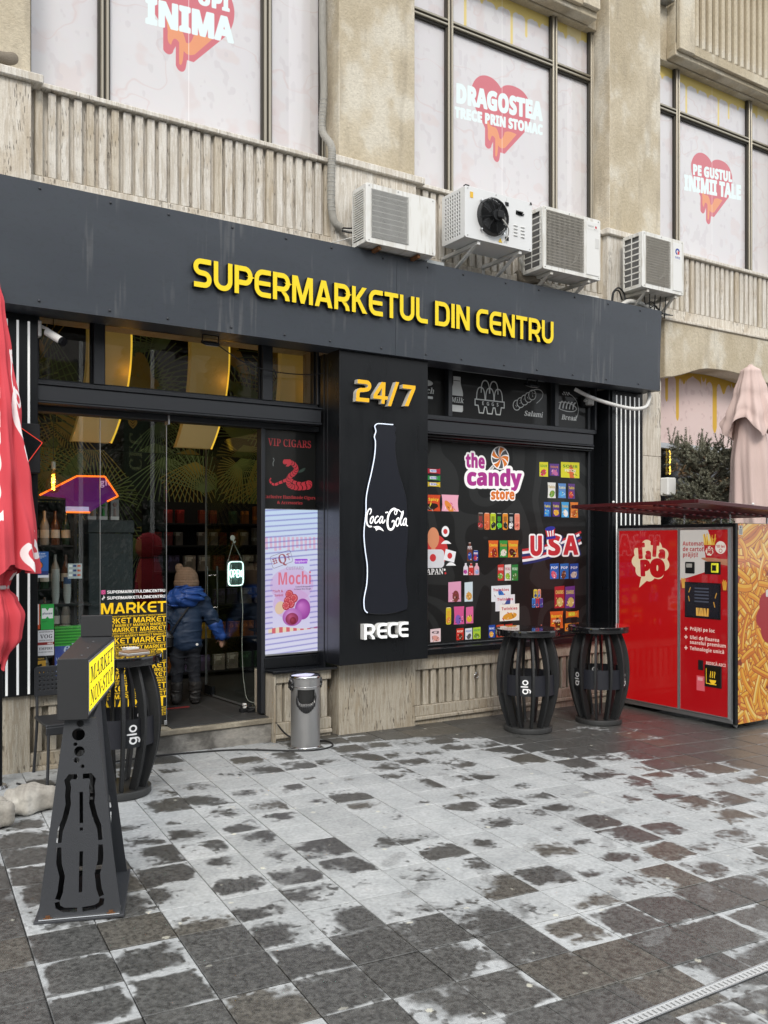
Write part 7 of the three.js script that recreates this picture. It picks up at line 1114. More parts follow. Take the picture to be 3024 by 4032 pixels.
// ---------- sign stand with bottle cut-outs ----------
{
  const gx = 1.039, gw = 4.24, st = thing('sign_stand', 'dark steel sign stand with cut-out bottle and yellow lit sign box', 'sign stand', [gx, GY(gx, gw) + 0.001, gw], -0.3405);
  const iron = std({ color: lin(0.040, 0.043, 0.049), roughness: 0.5, bumpMap: T.fine, bumpScale: 0.0008 });
  part('base_plate', lb(0.40, 0.012, 0.60, 0, 0.007, -0.29, 0.002), iron, st);
  part('base_skirt', lb(0.36, 0.006, 0.10, 0, 0.016, -0.045, 0.002), M.zinc, st);
  const plate = () => {
    const s = new THREE.Shape(); s.moveTo(-0.185, 0); s.lineTo(0.185, 0); s.lineTo(0.07, 0.918); s.lineTo(-0.07, 0.918);
    const P = (pts) => s.holes.push(new THREE.Path(pts.map(([x, y]) => new THREE.Vector2(x, y))));
    for (const k of [-1, 1]) {                     // slits that follow the bottle outline, left open at the bridges
      P(ribbon([[k * 0.012, 0.647], [k * 0.045, 0.648], [k * 0.058, 0.63], [k * 0.052, 0.60], [k * 0.055, 0.56], [k * 0.052, 0.52], [k * 0.066, 0.46], [k * 0.088, 0.40], [k * 0.094, 0.345]], 0.024));
      P(ribbon([[k * 0.094, 0.325], [k * 0.092, 0.25], [k * 0.078, 0.19], [k * 0.086, 0.12], [k * 0.098, 0.085]], 0.024));
      P(ribbon([[k * 0.100, 0.075], [k * 0.096, 0.052], [k * 0.07, 0.036], [k * 0.012, 0.031]], 0.022));
    }
    P(ribbon([[0.005, 0.575], [0.006, 0.43]], 0.016)); P(ribbon([[0.006, 0.41], [0.006, 0.395]], 0.014)); P(ribbon([[0.006, 0.30], [0.003, 0.11]], 0.016));
    const disc = (x, y, r) => { const q = new THREE.Path(); q.absarc(x, y, r, 0, Math.PI * 2, true); s.holes.push(q); };
    disc(0.0, 0.893, 0.016); disc(-0.008, 0.843, 0.029); disc(-0.022, 0.798, 0.009); disc(-0.004, 0.764, 0.024); disc(-0.016, 0.724, 0.013); disc(0.010, 0.694, 0.009);
    return new THREE.ExtrudeGeometry(s, { depth: 0.006, bevelEnabled: false, curveSegments: 10 });
  };
  const fp = part('front_plate', uvm(plate()), iron, st); fp.position.set(0, 0.013, -0.02); fp.rotation.x = -0.035;
  const bp = part('rear_plate', uvm(plate()), iron, st); bp.position.set(0, 0.013, -0.56); bp.rotation.x = 0.035;
  for (const sd of [-1, 1]) {                     // closed flanks between the two plates
    const g = new THREE.BufferGeometry(), f = (x, y, z) => [sd * x, y + 0.013, z], A = f(0.125, 0, -0.03), B = f(0.125, 0, -0.55), C = f(0.055, 0.918, -0.52), D = f(0.055, 0.918, -0.062), o = [sd * -0.004, 0, 0], q = (p) => p.map((v, i) => v + o[i]);
    const quad = (p1, p2, p3, p4) => [...p1, ...p2, ...p3, ...p1, ...p3, ...p4]; g.setAttribute('position', new THREE.Float32BufferAttribute([...quad(A, B, C, D), ...quad(q(D), q(C), q(B), q(A))], 3)); g.computeVertexNormals(); const m2 = iron.clone(); m2.side = THREE.DoubleSide; part('side_plate', uvm(g), m2, st);
  }
  part('cross_brace', lb(0.10, 0.06, 0.40, 0.0, 0.895, -0.29, 0.001), iron, st);
  for (const x of [-0.14, 0.14]) part('anchor_bolt', [mv(cyl(0.012, 0.012, 0.012, 6), x, 0.025, 0.0 - 0.02), mv(cyl(0.022, 0.022, 0.003, 16), x, 0.0185, -0.02)], M.rust, st);
  const bxm = std({ color: lin(0.022, 0.023, 0.025), roughness: 0.55 });
  { const sh = new THREE.Shape([[-0.095, 0.0], [0.033, 0.0], [0.088, 0.985], [-0.095, 0.985]].map(([x, z]) => new THREE.Vector2(x, z))); part('light_box', uvm(new THREE.ExtrudeGeometry(sh, { depth: 0.28, bevelEnabled: true, bevelSize: 0.002, bevelThickness: 0.002, bevelSegments: 1 }).rotateX(-Math.PI / 2).translate(0, 0.935, 0)), bxm, st); }
  part('top_riser', lb(0.17, 0.12, 0.03, -0.003, 1.279, -0.965, 0.003), bxm, st);
  for (const z of [-0.12, -0.42, -0.72]) part('top_screw', mv(cyl(0.006, 0.006, 0.004, 8), 0, 1.2185, z), M.steel, st); 
  const sf = new THREE.Group(); sf.name = 'lit_sign'; st.add(sf); sf.position.set(0.0625, 1.075, -0.5); sf.rotation.y = -0.0566;
  part('sign_frame', [lb(0.004, 0.255, 0.012, 0.0025, 0, 0.468, 0.001), lb(0.004, 0.255, 0.012, 0.0025, 0, -0.468, 0.001), lb(0.004, 0.012, 0.924, 0.0025, 0.1215, 0, 0.001), lb(0.004, 0.012, 0.924, 0.0025, -0.1215, 0, 0.001)], M.alu, sf);
  const faceT = canvasTex(1024, 270, (c, w, h) => { c.fillStyle = '#f0dc14'; c.fillRect(0, 0, w, h); c.fillStyle = c.strokeStyle = '#1d1804'; c.textAlign = 'center'; const f = (t, y) => { c.save(); c.font = 'bold 100px serif'; const m = c.measureText(t).width; c.translate(w / 2, y); c.transform(930 / m, 0, -0.12, 1.25, 0, 0); c.fillText(t, 0, 0); c.restore(); }; f('MARKET', 122); f('NON-STOP', 248); });
  const fm = std({ map: faceT, emissive: 0xffffff, emissiveMap: faceT, emissiveIntensity: 0.55, roughness: 0.5 }), fg = new THREE.PlaneGeometry(0.924, 0.231).rotateY(Math.PI / 2).translate(0.0028, 0, 0);
  part('sign_face', fg, fm, sf);
  const l = new THREE.RectAreaLight(0xffe040, 0.35, 0.92, 0.23); l.position.set(0.015, 0, 0); l.rotation.y = -Math.PI / 2; sf.add(l);
}
// ---------- chair against the wall ----------
{
  const x = 1.39, w = 6.80, c = thing('cafe_chair', 'black chair with perforated back against the wall at left', 'chair', [x + 0.2, GY(x + 0.2, w) + 0.001, w]);
  const blk = std({ color: lin(0.022, 0.024, 0.028), roughness: 0.5 }), v3 = (a, b, d) => new THREE.Vector3(a, b, d);
  for (const s of [-1, 1]) { part('front_leg', tubeG([v3(s * 0.20, 0.0, 0.225), v3(s * 0.19, 0.2, 0.21), v3(s * 0.185, 0.405, 0.195)], 0.011, 12, 8), blk, c); part('rear_leg', tubeG([v3(s * 0.20, 0.0, -0.235), v3(s * 0.19, 0.25, -0.20), v3(s * 0.185, 0.42, -0.185), v3(s * 0.185, 0.60, -0.205), v3(s * 0.185, 0.76, -0.225)], 0.011, 20, 8), blk, c); }
  part('seat', new RoundedBoxGeometry(0.41, 0.025, 0.40, 2, 0.011).translate(0, 0.42, 0.0), blk, c); part('seat_front', new RoundedBoxGeometry(0.41, 0.06, 0.02, 2, 0.009).translate(0, 0.385, 0.198), blk, c);
  const s = new THREE.Shape(); s.moveTo(-0.20, 0.58); s.lineTo(0.20, 0.58); s.lineTo(0.20, 0.77); s.quadraticCurveTo(0.20, 0.795, 0.175, 0.795); s.lineTo(-0.175, 0.795); s.quadraticCurveTo(-0.20, 0.795, -0.20, 0.77);
  for (let r = 0; r < 5; r++) for (let k = 0; k < 12; k++) { const q = new THREE.Path(); q.absarc(-0.165 + k * 0.03, 0.625 + r * 0.032, 0.0085, 0, Math.PI * 2, true); s.holes.push(q); }
  part('backrest', new THREE.ExtrudeGeometry(s, { depth: 0.012, bevelEnabled: true, bevelSize: 0.003, bevelThickness: 0.003, bevelSegments: 1, curveSegments: 5 }).translate(0, 0, -0.205).rotateX(0), blk, c);
}
// ---------- concrete weights and red parasol ----------
{
  const wt = (x, w, turn, sx, lab, y = 0) => { const o = thing('concrete_weight', lab, 'parasol base', [x, GY(x, w) + 0.001 + y, w], turn, 'concrete parasol weights'); part('block', sdfG((p) => { const wob = 0.006 * Math.sin(p[0] * 31 + p[2] * 17) + 0.004 * Math.sin(p[0] * 70) * Math.sin(p[2] * 60); const b = (c, h, r) => { const q = [Math.abs(p[0] - c[0]) - h[0] + r, Math.abs(p[1] - c[1]) - h[1] + r, Math.abs(p[2] - c[2]) - h[2] + r]; return Math.hypot(Math.max(q[0], 0), Math.max(q[1], 0), Math.max(q[2], 0)) + Math.min(Math.max(...q), 0) - r; }; let d = smin(b([-0.17, 0.075, 0], [0.14 * sx, 0.075, 0.12], 0.045), b([0.17, 0.075, 0], [0.13 * sx, 0.075, 0.12], 0.045), 0.03); d = smin(d, b([0, 0.06, 0], [0.2, 0.05, 0.075], 0.03), 0.03); return Math.max(d + wob, 0.0005 - p[1]); }, [0, 0.08, 0], 0.36, 72), M.conc, o); return o; };
  wt(1.02, 6.02, 0.35, 1, 'worn concrete parasol weight lying furthest right by the chair legs');
  wt(0.72, 5.80, 0.30, 1, 'worn concrete parasol weight lying nearest at the left edge');
  const px = 1.085, pw2 = 6.72, u = thing('red_parasol', 'closed red parasol with white script lettering at the left edge', 'parasol', [px, GY(px, pw2), pw2]);
  part('pole', [mv(cyl(0.034, 0.034, 1.05, 20), 0, 0.55, 0)], M.black, u); part('pole_foot', [mv(cyl(0.06, 0.07, 0.02, 24), 0, 0.012, 0)], M.zinc, u); part('upper_pole', mv(cyl(0.02, 0.02, 2.4, 14), 0, 2.3, 0), M.alu, u);
  const H0 = 0.85, prof = [[0.0, 0.045], [0.06, 0.06], [0.2, 0.135], [0.36, 0.15], [0.48, 0.11], [0.55, 0.062], [0.60, 0.075], [0.679, 0.11], [0.68, 0.25], [0.85, 0.235], [1.3, 0.19], [1.75, 0.145], [2.2, 0.085], [2.55, 0.045], [2.7, 0.015]];
  const rad = (y) => { for (let i = 1; i < prof.length; i++) if (y <= prof[i][0]) return lerp(prof[i - 1][1], prof[i][1], smooth(0, 1, (y - prof[i - 1][0]) / (prof[i][0] - prof[i - 1][0]))); return 0.02; };
  const cloth = (y0, y1, rows, ph) => { const N = 140, pos = [], uv = [], idx = []; for (let j = 0; j <= rows; j++) for (let i = 0; i <= N; i++) { const v = j / rows, a = i / N * Math.PI * 2, y = lerp(y0, y1, v), hem = j === 0 ? 0.035 * Math.sin(a * 4 + ph) + 0.02 * Math.sin(a * 7) : 0, rb = rad(y), f = 1 + (0.20 * Math.sin(a * 8 + ph + 1.2 * Math.sin(y * 2.2)) + 0.08 * Math.sin(a * 17 + y * 3)) * clamp(1.3 - y * 0.3, 0.35, 1); const r = rb * f; pos.push(r * Math.sin(a), H0 + y + hem, r * Math.cos(a)); uv.push(i / N, (y) / 2.9); } for (let j = 0; j < rows; j++) for (let i = 0; i < N; i++) { const a = j * (N + 1) + i; idx.push(a, a + 1, a + N + 2, a, a + N + 2, a + N + 1); } const g = new THREE.BufferGeometry(); g.setAttribute('position', new THREE.Float32BufferAttribute(pos, 3)); g.setAttribute('uv', new THREE.Float32BufferAttribute(uv, 2)); g.setIndex(idx); g.computeVertexNormals(); return g; };
  const ct = canvasTex(1024, 1024, (c, w, h) => { c.fillStyle = '#cf4650'; c.fillRect(0, 0, w, h); for (const [x, y] of [[215, 0.78], [470, 0.70], [735, 0.80], [1240, 0.78], [985, 0.64]]) { c.save(); c.translate(x - 150, h * y); c.rotate(-Math.PI / 2 + 0.10); script(c, 640, 250, '#efe9e9'); c.restore(); } });
  const cm = std({ map: ct, roughness: 0.85, side: THREE.DoubleSide, bumpMap: T.fine, bumpScale: 0.0006 });
  part('lower_cloth', cloth(0.0, 0.678, 28, 0.4), cm, u); part('upper_cloth', cloth(0.6805, 2.7, 60, 0.0), cm, u);
  part('tie_strap', new THREE.TorusGeometry(0.072, 0.007, 6, 40).scale(1, 1, 2.2).rotateX(Math.PI / 2).translate(0, H0 + 0.56, 0), std({ color: lin(0.5, 0.45, 0.45), roughness: 0.8 }), u);
}
// ---------- chip vending machine ----------
{
  const FX = 7.52, W0 = 5.416, W1 = 6.93, Y0 = 0.012, Y1 = 1.973, mc = thing('vending_machine', 'tall red lit fried potato vending machine with a chip print on its side', 'vending machine', [FX, 0, (W0 + W1) / 2]);
  mc.position.y = 0; const L = (w) => -(w - (W0 + W1) / 2);               // distance to local z
  const bxl = (x0, x1, y0, y1, w0, w1, ch) => bx(x0, x1, y0, y1, w0 - (W0 + W1) / 2, w1 - (W0 + W1) / 2, ch);
  part('cabinet', bxl(0.04, 0.86, Y0, Y1, W0 + 0.004, W1, 0.006), M.black, mc);
  part('front_frame', bxl(0.012, 0.0395, Y0 + 0.002, Y1 - 0.035, W0 + 0.03, W1 - 0.01, 0.003), M.alu, mc);
  part('base_strip', bxl(0.004, 0.0115, Y0 + 0.004, 0.055, W0 + 0.035, W1 - 0.02, 0.002), M.alu, mc);
  const front = (y0, y1, w0, w1, mat, x = 0.0) => part('lit_panel', new THREE.PlaneGeometry(w1 - w0, y1 - y0).rotateY(-Math.PI / 2).translate(x, (y0 + y1) / 2, L((w0 + w1) / 2)), mat, mc);
  const doorFrame = (w0, w1, y0, y1) => part('door_frame', [bxl(-0.004, 0.011, y0, y1, w0, w0 + 0.014, 0.002), bxl(-0.004, 0.011, y0, y1, w1 - 0.014, w1, 0.002), bxl(-0.0035, 0.011, y1 - 0.014, y1, w0 + 0.0142, w1 - 0.0142, 0.002), bxl(-0.0035, 0.011, y0, y0 + 0.014, w0 + 0.0142, w1 - 0.0142, 0.002)], M.alu, mc);
  doorFrame(6.085, 6.905, 0.058, 1.925); doorFrame(5.485, 6.078, 0.058, 1.925);
  const lobes = (c, cx, cy, rx, ry, n, s) => { c.beginPath(); for (let i = 0; i <= 120; i++) { const a = i / 120 * Math.PI * 2, k = 1 + s * Math.abs(Math.sin(a * n / 2 + 0.4)); c.lineTo(cx + rx * k * Math.cos(a), cy + ry * k * Math.sin(a)); } c.closePath(); c.fill(); };
  const logo = (c, cx, cy, s, col) => {           // two rows of chunky letters
    c.save(); c.translate(cx, cy); c.scale(s, s); c.fillStyle = col; c.textAlign = 'center'; const ch = (t, x, y, sx, sy, r) => { c.save(); c.translate(x, y); c.rotate(r); c.scale(sx, sy); c.font = 'bold 100px sans-serif'; c.lineWidth = 12; c.strokeStyle = col; c.lineJoin = 'round'; c.strokeText(t, 0, 0); c.fillText(t, 0, 0); c.restore(); };
    ch('T', -78, 0, 1.25, 1.2, -0.08); ch('a', -18, 4, 0.8, 0.8, 0); ch('T', 28, -14, 1.1, 1.2, 0.08); ch('a', 86, -2, 0.9, 0.85, 0.05); ch('P', -42, 108, 1.35, 1.25, -0.05); ch('o', 52, 108, 1.9, 1.75, 0); c.restore();
  };
  const leftT = canvasTex(420, 980, (c, w, h) => {
    c.fillStyle = '#b4060c'; c.fillRect(0, 0, w, h);
    c.fillStyle = '#e6cfa8'; lobes(c, 232, 170, 118, 104, 9, 0.16); c.beginPath(); c.moveTo(170, 250); c.lineTo(150, 330); c.lineTo(240, 262); c.fill(); logo(c, 234, 156, 0.92, '#b4060c');
  });
  const em = (t, k) => phy({ color: lin(0.25, 0.25, 0.25), map: t, emissive: 0xffffff, emissiveMap: t, emissiveIntensity: k, roughness: 0.35, clearcoat: 1, clearcoatRoughness: 0.04 });
  front(0.072, 1.911, 6.099, 6.891, em(leftT, 0.46));
  const rT = canvasTex(420, 1360, (c, w, h) => {
    const k = h / 1.839, Y = (y) => h - (y - 0.072) * k, X = (wo) => (6.064 - wo) / 0.565 * w;
    c.fillStyle = '#ad0b14'; c.fillRect(0, 0, w, h); c.fillStyle = '#cfc9c2'; c.beginPath(); c.moveTo(0, 0); c.lineTo(250, 0); c.lineTo(300, 130); c.lineTo(270, 300); c.lineTo(0, 380); c.fill();
    c.fillStyle = '#a8242a'; c.font = 'bold 44px sans-serif'; ['Automatul', 'de cartofi', 'prăjiţi!'].forEach((t, i) => c.fillText(t, 22, 118 + i * 42));
    c.fillStyle = '#b01c22'; c.beginPath(); c.moveTo(216, 112); c.lineTo(312, 112); c.lineTo(298, 206); c.lineTo(230, 206); c.fill(); c.fillStyle = '#e8dcc8'; lobes(c, 264, 156, 30, 32, 7, 0.16); logo(c, 264, 150, 0.24, '#b01c22');
    for (let i = 0; i < 26; i++) { c.strokeStyle = ['#dca83c', '#c98a24', '#ecc964'][i % 3]; c.lineWidth = 9; c.beginPath(); const x = 220 + i * 3.6; c.moveTo(x, 112); c.lineTo(x + 50 * (hash(i, 1, 41) - 0.5), 112 - 70 * hash(i, 2, 41) - 18); c.stroke(); }
    c.fillStyle = '#b5795a'; c.beginPath(); c.moveTo(w, 214); c.quadraticCurveTo(340, 214, 300, 206); c.quadraticCurveTo(230, 204, 196, 208); c.quadraticCurveTo(186, 216, 210, 222); c.quadraticCurveTo(240, 236, 300, 244); c.lineTo(w, 262); c.fill();
    c.fillStyle = '#e6ddd0'; c.beginPath(); c.arc(360, 130, 46, 0, 7); c.fill(); c.fillStyle = '#b01c22'; c.font = 'bold 29px sans-serif'; c.fillText('10 lei', 322, 132); c.strokeStyle = '#b01c22'; c.lineWidth = 4; c.beginPath(); c.arc(360, 154, 13, 0, 7); c.stroke();
    c.fillStyle = '#8d0a10'; c.fillRect(0, 392, w, 60); c.fillStyle = '#e6dcd4'; lobes(c, 90, 416, 36, 16, 8, 0.2); lobes(c, 320, 428, 36, 16, 8, 0.2); c.font = 'bold 17px sans-serif'; c.fillText('INSTRUCŢIUNI', 150, 420); c.fillRect(168, 430, 80, 5);
    for (const x of [20, 385]) for (let i = 0; i < 5; i++) { c.strokeStyle = '#d8a03a'; c.lineWidth = 7; c.beginPath(); c.moveTo(x + i * 5, 440); c.lineTo(x - 10 + i * 9, 380 - 20 * hash(i, x, 2)); c.stroke(); }
    c.fillStyle = '#f2d9cc'; c.font = 'bold 37px sans-serif'; const row = (t, y, x = 88) => c.fillText(t, x, Y(y)); row('Prăjiţi pe loc', 0.888); row('Ulei de floarea', 0.800); row('soarelui premium', 0.752); row('Tehnologie unică', 0.690); for (const y of [0.885, 0.80, 0.69]) { c.fillRect(38, Y(y) - 16, 30, 8); c.fillRect(49, Y(y) - 27, 8, 30); }
    c.font = 'bold 30px sans-serif'; c.fillText('RIDICĂ AICI', 232, Y(0.565)); c.fillStyle = '#d9606a'; c.fillRect(150, Y(0.44), 72, 110); c.fillStyle = '#e8a0a4'; c.fillRect(160, Y(0.425), 44, 24);
  });
  front(0.072, 1.911, 5.499, 6.064, em(rT, 0.42));
  // fittings on the control door
  part('touch_screen', bxl(-0.014, -0.001, 1.02, 1.382, 5.573, 6.0, 0.006), M.blackGloss, mc);
  const sT = canvasTex(256, 220, (c, w, h) => { c.fillStyle = '#15171d'; c.fillRect(0, 0, w, h); c.fillStyle = '#3a3f4a'; for (let i = 0; i < 5; i++) c.fillRect(70, 24 + i * 22, 110, 10); c.strokeStyle = '#a87a34'; c.lineWidth = 7; for (const [x, y, a] of [[24, 60, 0.5], [30, 120, -0.3], [228, 90, 0.4], [226, 150, -0.3]]) { c.beginPath(); c.moveTo(x, y); c.lineTo(x + 30 * Math.sin(a), y - 36); c.stroke(); } for (let i = 0; i < 16; i++) { c.strokeStyle = ['#c79a4a', '#a8772c'][i % 2]; c.beginPath(); c.moveTo(86 + i * 6, 214); c.lineTo(84 + i * 6 + 16 * (hash(i, 5, 1) - 0.5), 160); c.stroke(); } });
  part('screen_picture', new THREE.PlaneGeometry(0.395, 0.33).rotateY(-Math.PI / 2).translate(-0.0155, 1.201, L(5.786)), std({ map: sT, emissive: 0xffffff, emissiveMap: sT, emissiveIntensity: 0.35, roughness: 0.25 }), mc);
  part('card_reader', bxl(-0.022, -0.001, 1.468, 1.587, 5.88, 5.99, 0.006), M.blackM, mc); part('coin_panel', bxl(-0.012, -0.001, 1.468, 1.595, 5.575, 5.76, 0.006), M.blackM, mc);
  part('reader_label', bxl(-0.024, -0.0225, 1.53, 1.57, 5.90, 5.97, 0), M.cream, mc); part('note_slot', [bxl(-0.03, -0.0125, 1.485, 1.58, 5.59, 5.672, 0.006)], std({ color: lin(0.62, 0.60, 0.04), roughness: 0.35, emissive: lin(0.7, 0.7, 0.02), emissiveIntensity: 0.25 }), mc); part('slot_mouth', bxl(-0.033, -0.0305, 1.505, 1.56, 5.608, 5.655, 0), M.blackM, mc);
  part('hatch_frame', bxl(-0.016, -0.001, 0.345, 0.57 - 0.005, 5.562, 5.759, 0.006), M.blackM, mc); part('receipt_slot', bxl(-0.008, -0.001, 0.50, 0.60, 5.78, 5.84, 0.003), M.blackM, mc);
  const hT = canvasTex(128, 128, (c, w, h) => { c.fillStyle = '#17140c'; c.fillRect(0, 0, w, h); c.strokeStyle = c.fillStyle = '#d9b02c'; c.lineWidth = 7; for (let i = 0; i < 3; i++) { c.beginPath(); c.moveTo(46 + i * 18, 30); c.bezierCurveTo(56 + i * 18, 45, 36 + i * 18, 58, 46 + i * 18, 74); c.stroke(); } c.beginPath(); c.arc(66, 84, 30, 0.1, 3.04); c.fill(); c.fillRect(34, 112, 64, 7); c.fillRect(6, 14, 5, 100); c.fillRect(6, 112, 30, 5); });
  part('hatch_flap', new THREE.PlaneGeometry(0.17, 0.19).rotateY(-Math.PI / 2).translate(-0.0175, 0.455, L(5.66)), std({ map: hT, emissive: 0xffffff, emissiveMap: hT, emissiveIntensity: 0.3, roughness: 0.3 }), mc);
  const fr = canvasTex(640, 1360, (c, w, h) => {
    c.fillStyle = '#8a3206'; c.fillRect(0, 0, w, h); let s = 99; const q = () => (s = (s * 16807) % 2147483647) / 2147483647;
    for (let i = 0; i < 380; i++) {
      const x = q() * w, y = q() * h, a = (q() - 0.5) * 2.6 + (q() < 0.3 ? 1.5 : 0), Ln = 130 + q() * 130, wd = 36 + q() * 16, cb = (q() - 0.5) * 70, tone = q();
      const pth = () => { c.beginPath(); c.moveTo(-Ln / 2, 0); c.quadraticCurveTo(0, cb, Ln / 2, 0); };
      c.save(); c.translate(x, y); c.rotate(a); c.lineCap = 'round'; c.strokeStyle = ['#9a3c06', '#ab4a0a'][i % 2]; c.lineWidth = wd + 8; pth(); c.stroke(); c.strokeStyle = tone < 0.3 ? '#d9780c' : tone < 0.65 ? '#ea9412' : '#f2ac24'; c.lineWidth = wd; pth(); c.stroke(); c.translate(0, -wd * 0.22); c.strokeStyle = tone < 0.5 ? '#f6b83a' : '#fbd678'; c.lineWidth = wd * 0.42; pth(); c.stroke(); c.restore();
    }
    c.fillStyle = '#b00d18'; const ky = h / 1.96; lobes(c, 560, h - 1.04 * ky, 300, 210, 9, 0.12); logo(c, 560, h - 1.08 * ky, 1.7, '#e9e2dc');
  });
  part('side_print', sheet(0.045, 0.858, Y0 + 0.004, Y1 - 0.004, W0 - (W0 + W1) / 2), em(fr, 0.30), mc);
  part('corner_profile', bxl(0.0, 0.0395, Y0, Y1, W0 - 0.004, W0 + 0.028, 0.004), M.black, mc);
  part('notice', sheet(0.05, 0.115, 1.86, 1.95, W0 - (W0 + W1) / 2 - 0.002), std({ map: canvasTex(64, 88, (c, w, h) => { c.fillStyle = '#d8d8d4'; c.fillRect(0, 0, w, h); c.fillStyle = '#77777a'; c.beginPath(); c.arc(32, 18, 10, 0, 7); c.fill(); for (let i = 0; i < 6; i++) c.fillRect(8, 36 + i * 8, 48, 3); }), roughness: 0.6 }), mc);
  for (const [x, w] of [[0.12, W0 + 0.08], [0.76, W0 + 0.08], [0.12, W1 - 0.1], [0.76, W1 - 0.1]]) { const gy = GY(FX + x, w); part('castor', [cyl(0.022, 0.022, 0.02, 16).rotateX(Math.PI / 2).translate(x, gy + 0.0235, L(w)), lb(0.04, 0.03, 0.03, x, Y0 - 0.012, L(w))], M.acGrey, mc); }
  const r1 = new THREE.RectAreaLight(0xff2a22, 0.16, 0.79, 1.83); r1.position.set(-0.05, 0.99, L(6.495)); r1.rotation.y = Math.PI / 2; mc.add(r1);
  const r2 = new THREE.RectAreaLight(0xffb060, 0.16, 0.8, 1.95); r2.position.set(0.45, 0.99, L(W0 - 0.03)); r2.rotation.y = Math.PI; mc.add(r2);
  // flat canopy on thin posts
  const cn = thing('machine_canopy', 'thin dark red slatted canopy held above the vending machine', 'canopy', [7.4, 2.09, 5.85]); cn.rotation.z = -0.046;
  const dr = std({ color: lin(0.06, 0.006, 0.008), roughness: 0.35 });
  part('rim', [bx(-0.90, 1.0, 0, 0.035, -0.80, -0.765, 0.003), bx(-0.90, 1.0, 0, 0.035, 0.715, 0.75, 0.003), bx(-0.90, -0.865, 0.001, 0.034, -0.7645, 0.7145, 0.003), bx(0.965, 1.0, 0.001, 0.034, -0.7645, 0.7145, 0.003)], dr, cn);
  const sg = bx(-0.03, 0.03, 0.006, 0.016, -0.764, 0.714, 0.002); for (let k = 0; k < 16; k++) { const m = part('slat', sg, dr, cn); m.position.x = -0.79 + k * 0.112; }
  part('cross_rail', [bx(-0.864, 0.964, -0.012, 0.005, -0.3, -0.27, 0.002), bx(-0.864, 0.964, -0.012, 0.005, 0.25, 0.28, 0.002)], dr, cn);
  for (const [x, w] of [[0.25, -0.285], [0.25, 0.265], [0.85, -0.285], [0.85, 0.265]]) part('post', rodG(new THREE.Vector3(x, -0.11 + x * 0.046, -w), new THREE.Vector3(x, 0.004, -w), 0.009), M.zinc, cn);
  for (const [x, w] of [[-0.88, 0.2], [-0.1, -0.78], [0.5, -0.78]]) part('lamp_bead', new THREE.SphereGeometry(0.013, 10, 8).translate(x, 0.046, -w), M.white, cn);
}
// ---------- plants, parasol and window behind the machine ----------
const needle = std({ color: lin(0.19, 0.19, 0.135), roughness: 0.75, side: THREE.DoubleSide }), needleDry = std({ color: lin(0.36, 0.24, 0.13), roughness: 0.8, side: THREE.DoubleSide });
function twigGeo(list) {                 // bottle-brush twigs: a thin stem with needles all round
  const pos = [];
  const tri = (a, b, c) => pos.push(a.x, a.y, a.z, b.x, b.y, b.z, c.x, c.y, c.z), up = new THREE.Vector3(0, 1, 0), q = new THREE.Quaternion();
  for (const [o, d, L, n] of list) {
    q.setFromUnitVectors(up, d); const P = (x, y, z) => new THREE.Vector3(x, y, z).applyQuaternion(q).add(o);
    tri(P(-0.004, 0, 0), P(0.004, 0, 0), P(0, L, 0)); tri(P(0, 0, -0.004), P(0, 0, 0.004), P(0, L, 0));
    for (let k = 0; k < n; k++) { const t = rnd() * L * 0.96 + 0.004, a = rnd() * 6.283, l = rr(0.018, 0.034) * (1 - 0.35 * t / L), c = Math.cos(a), s = Math.sin(a), w = 0.0034; tri(P(-s * w, t - w, c * w), P(s * w, t + w, -c * w), P(c * l, t + l * 0.75, s * l)); }
  }
  const g = new THREE.BufferGeometry(); g.setAttribute('position', new THREE.Float32BufferAttribute(pos, 3)); g.computeVertexNormals(); return g;
}
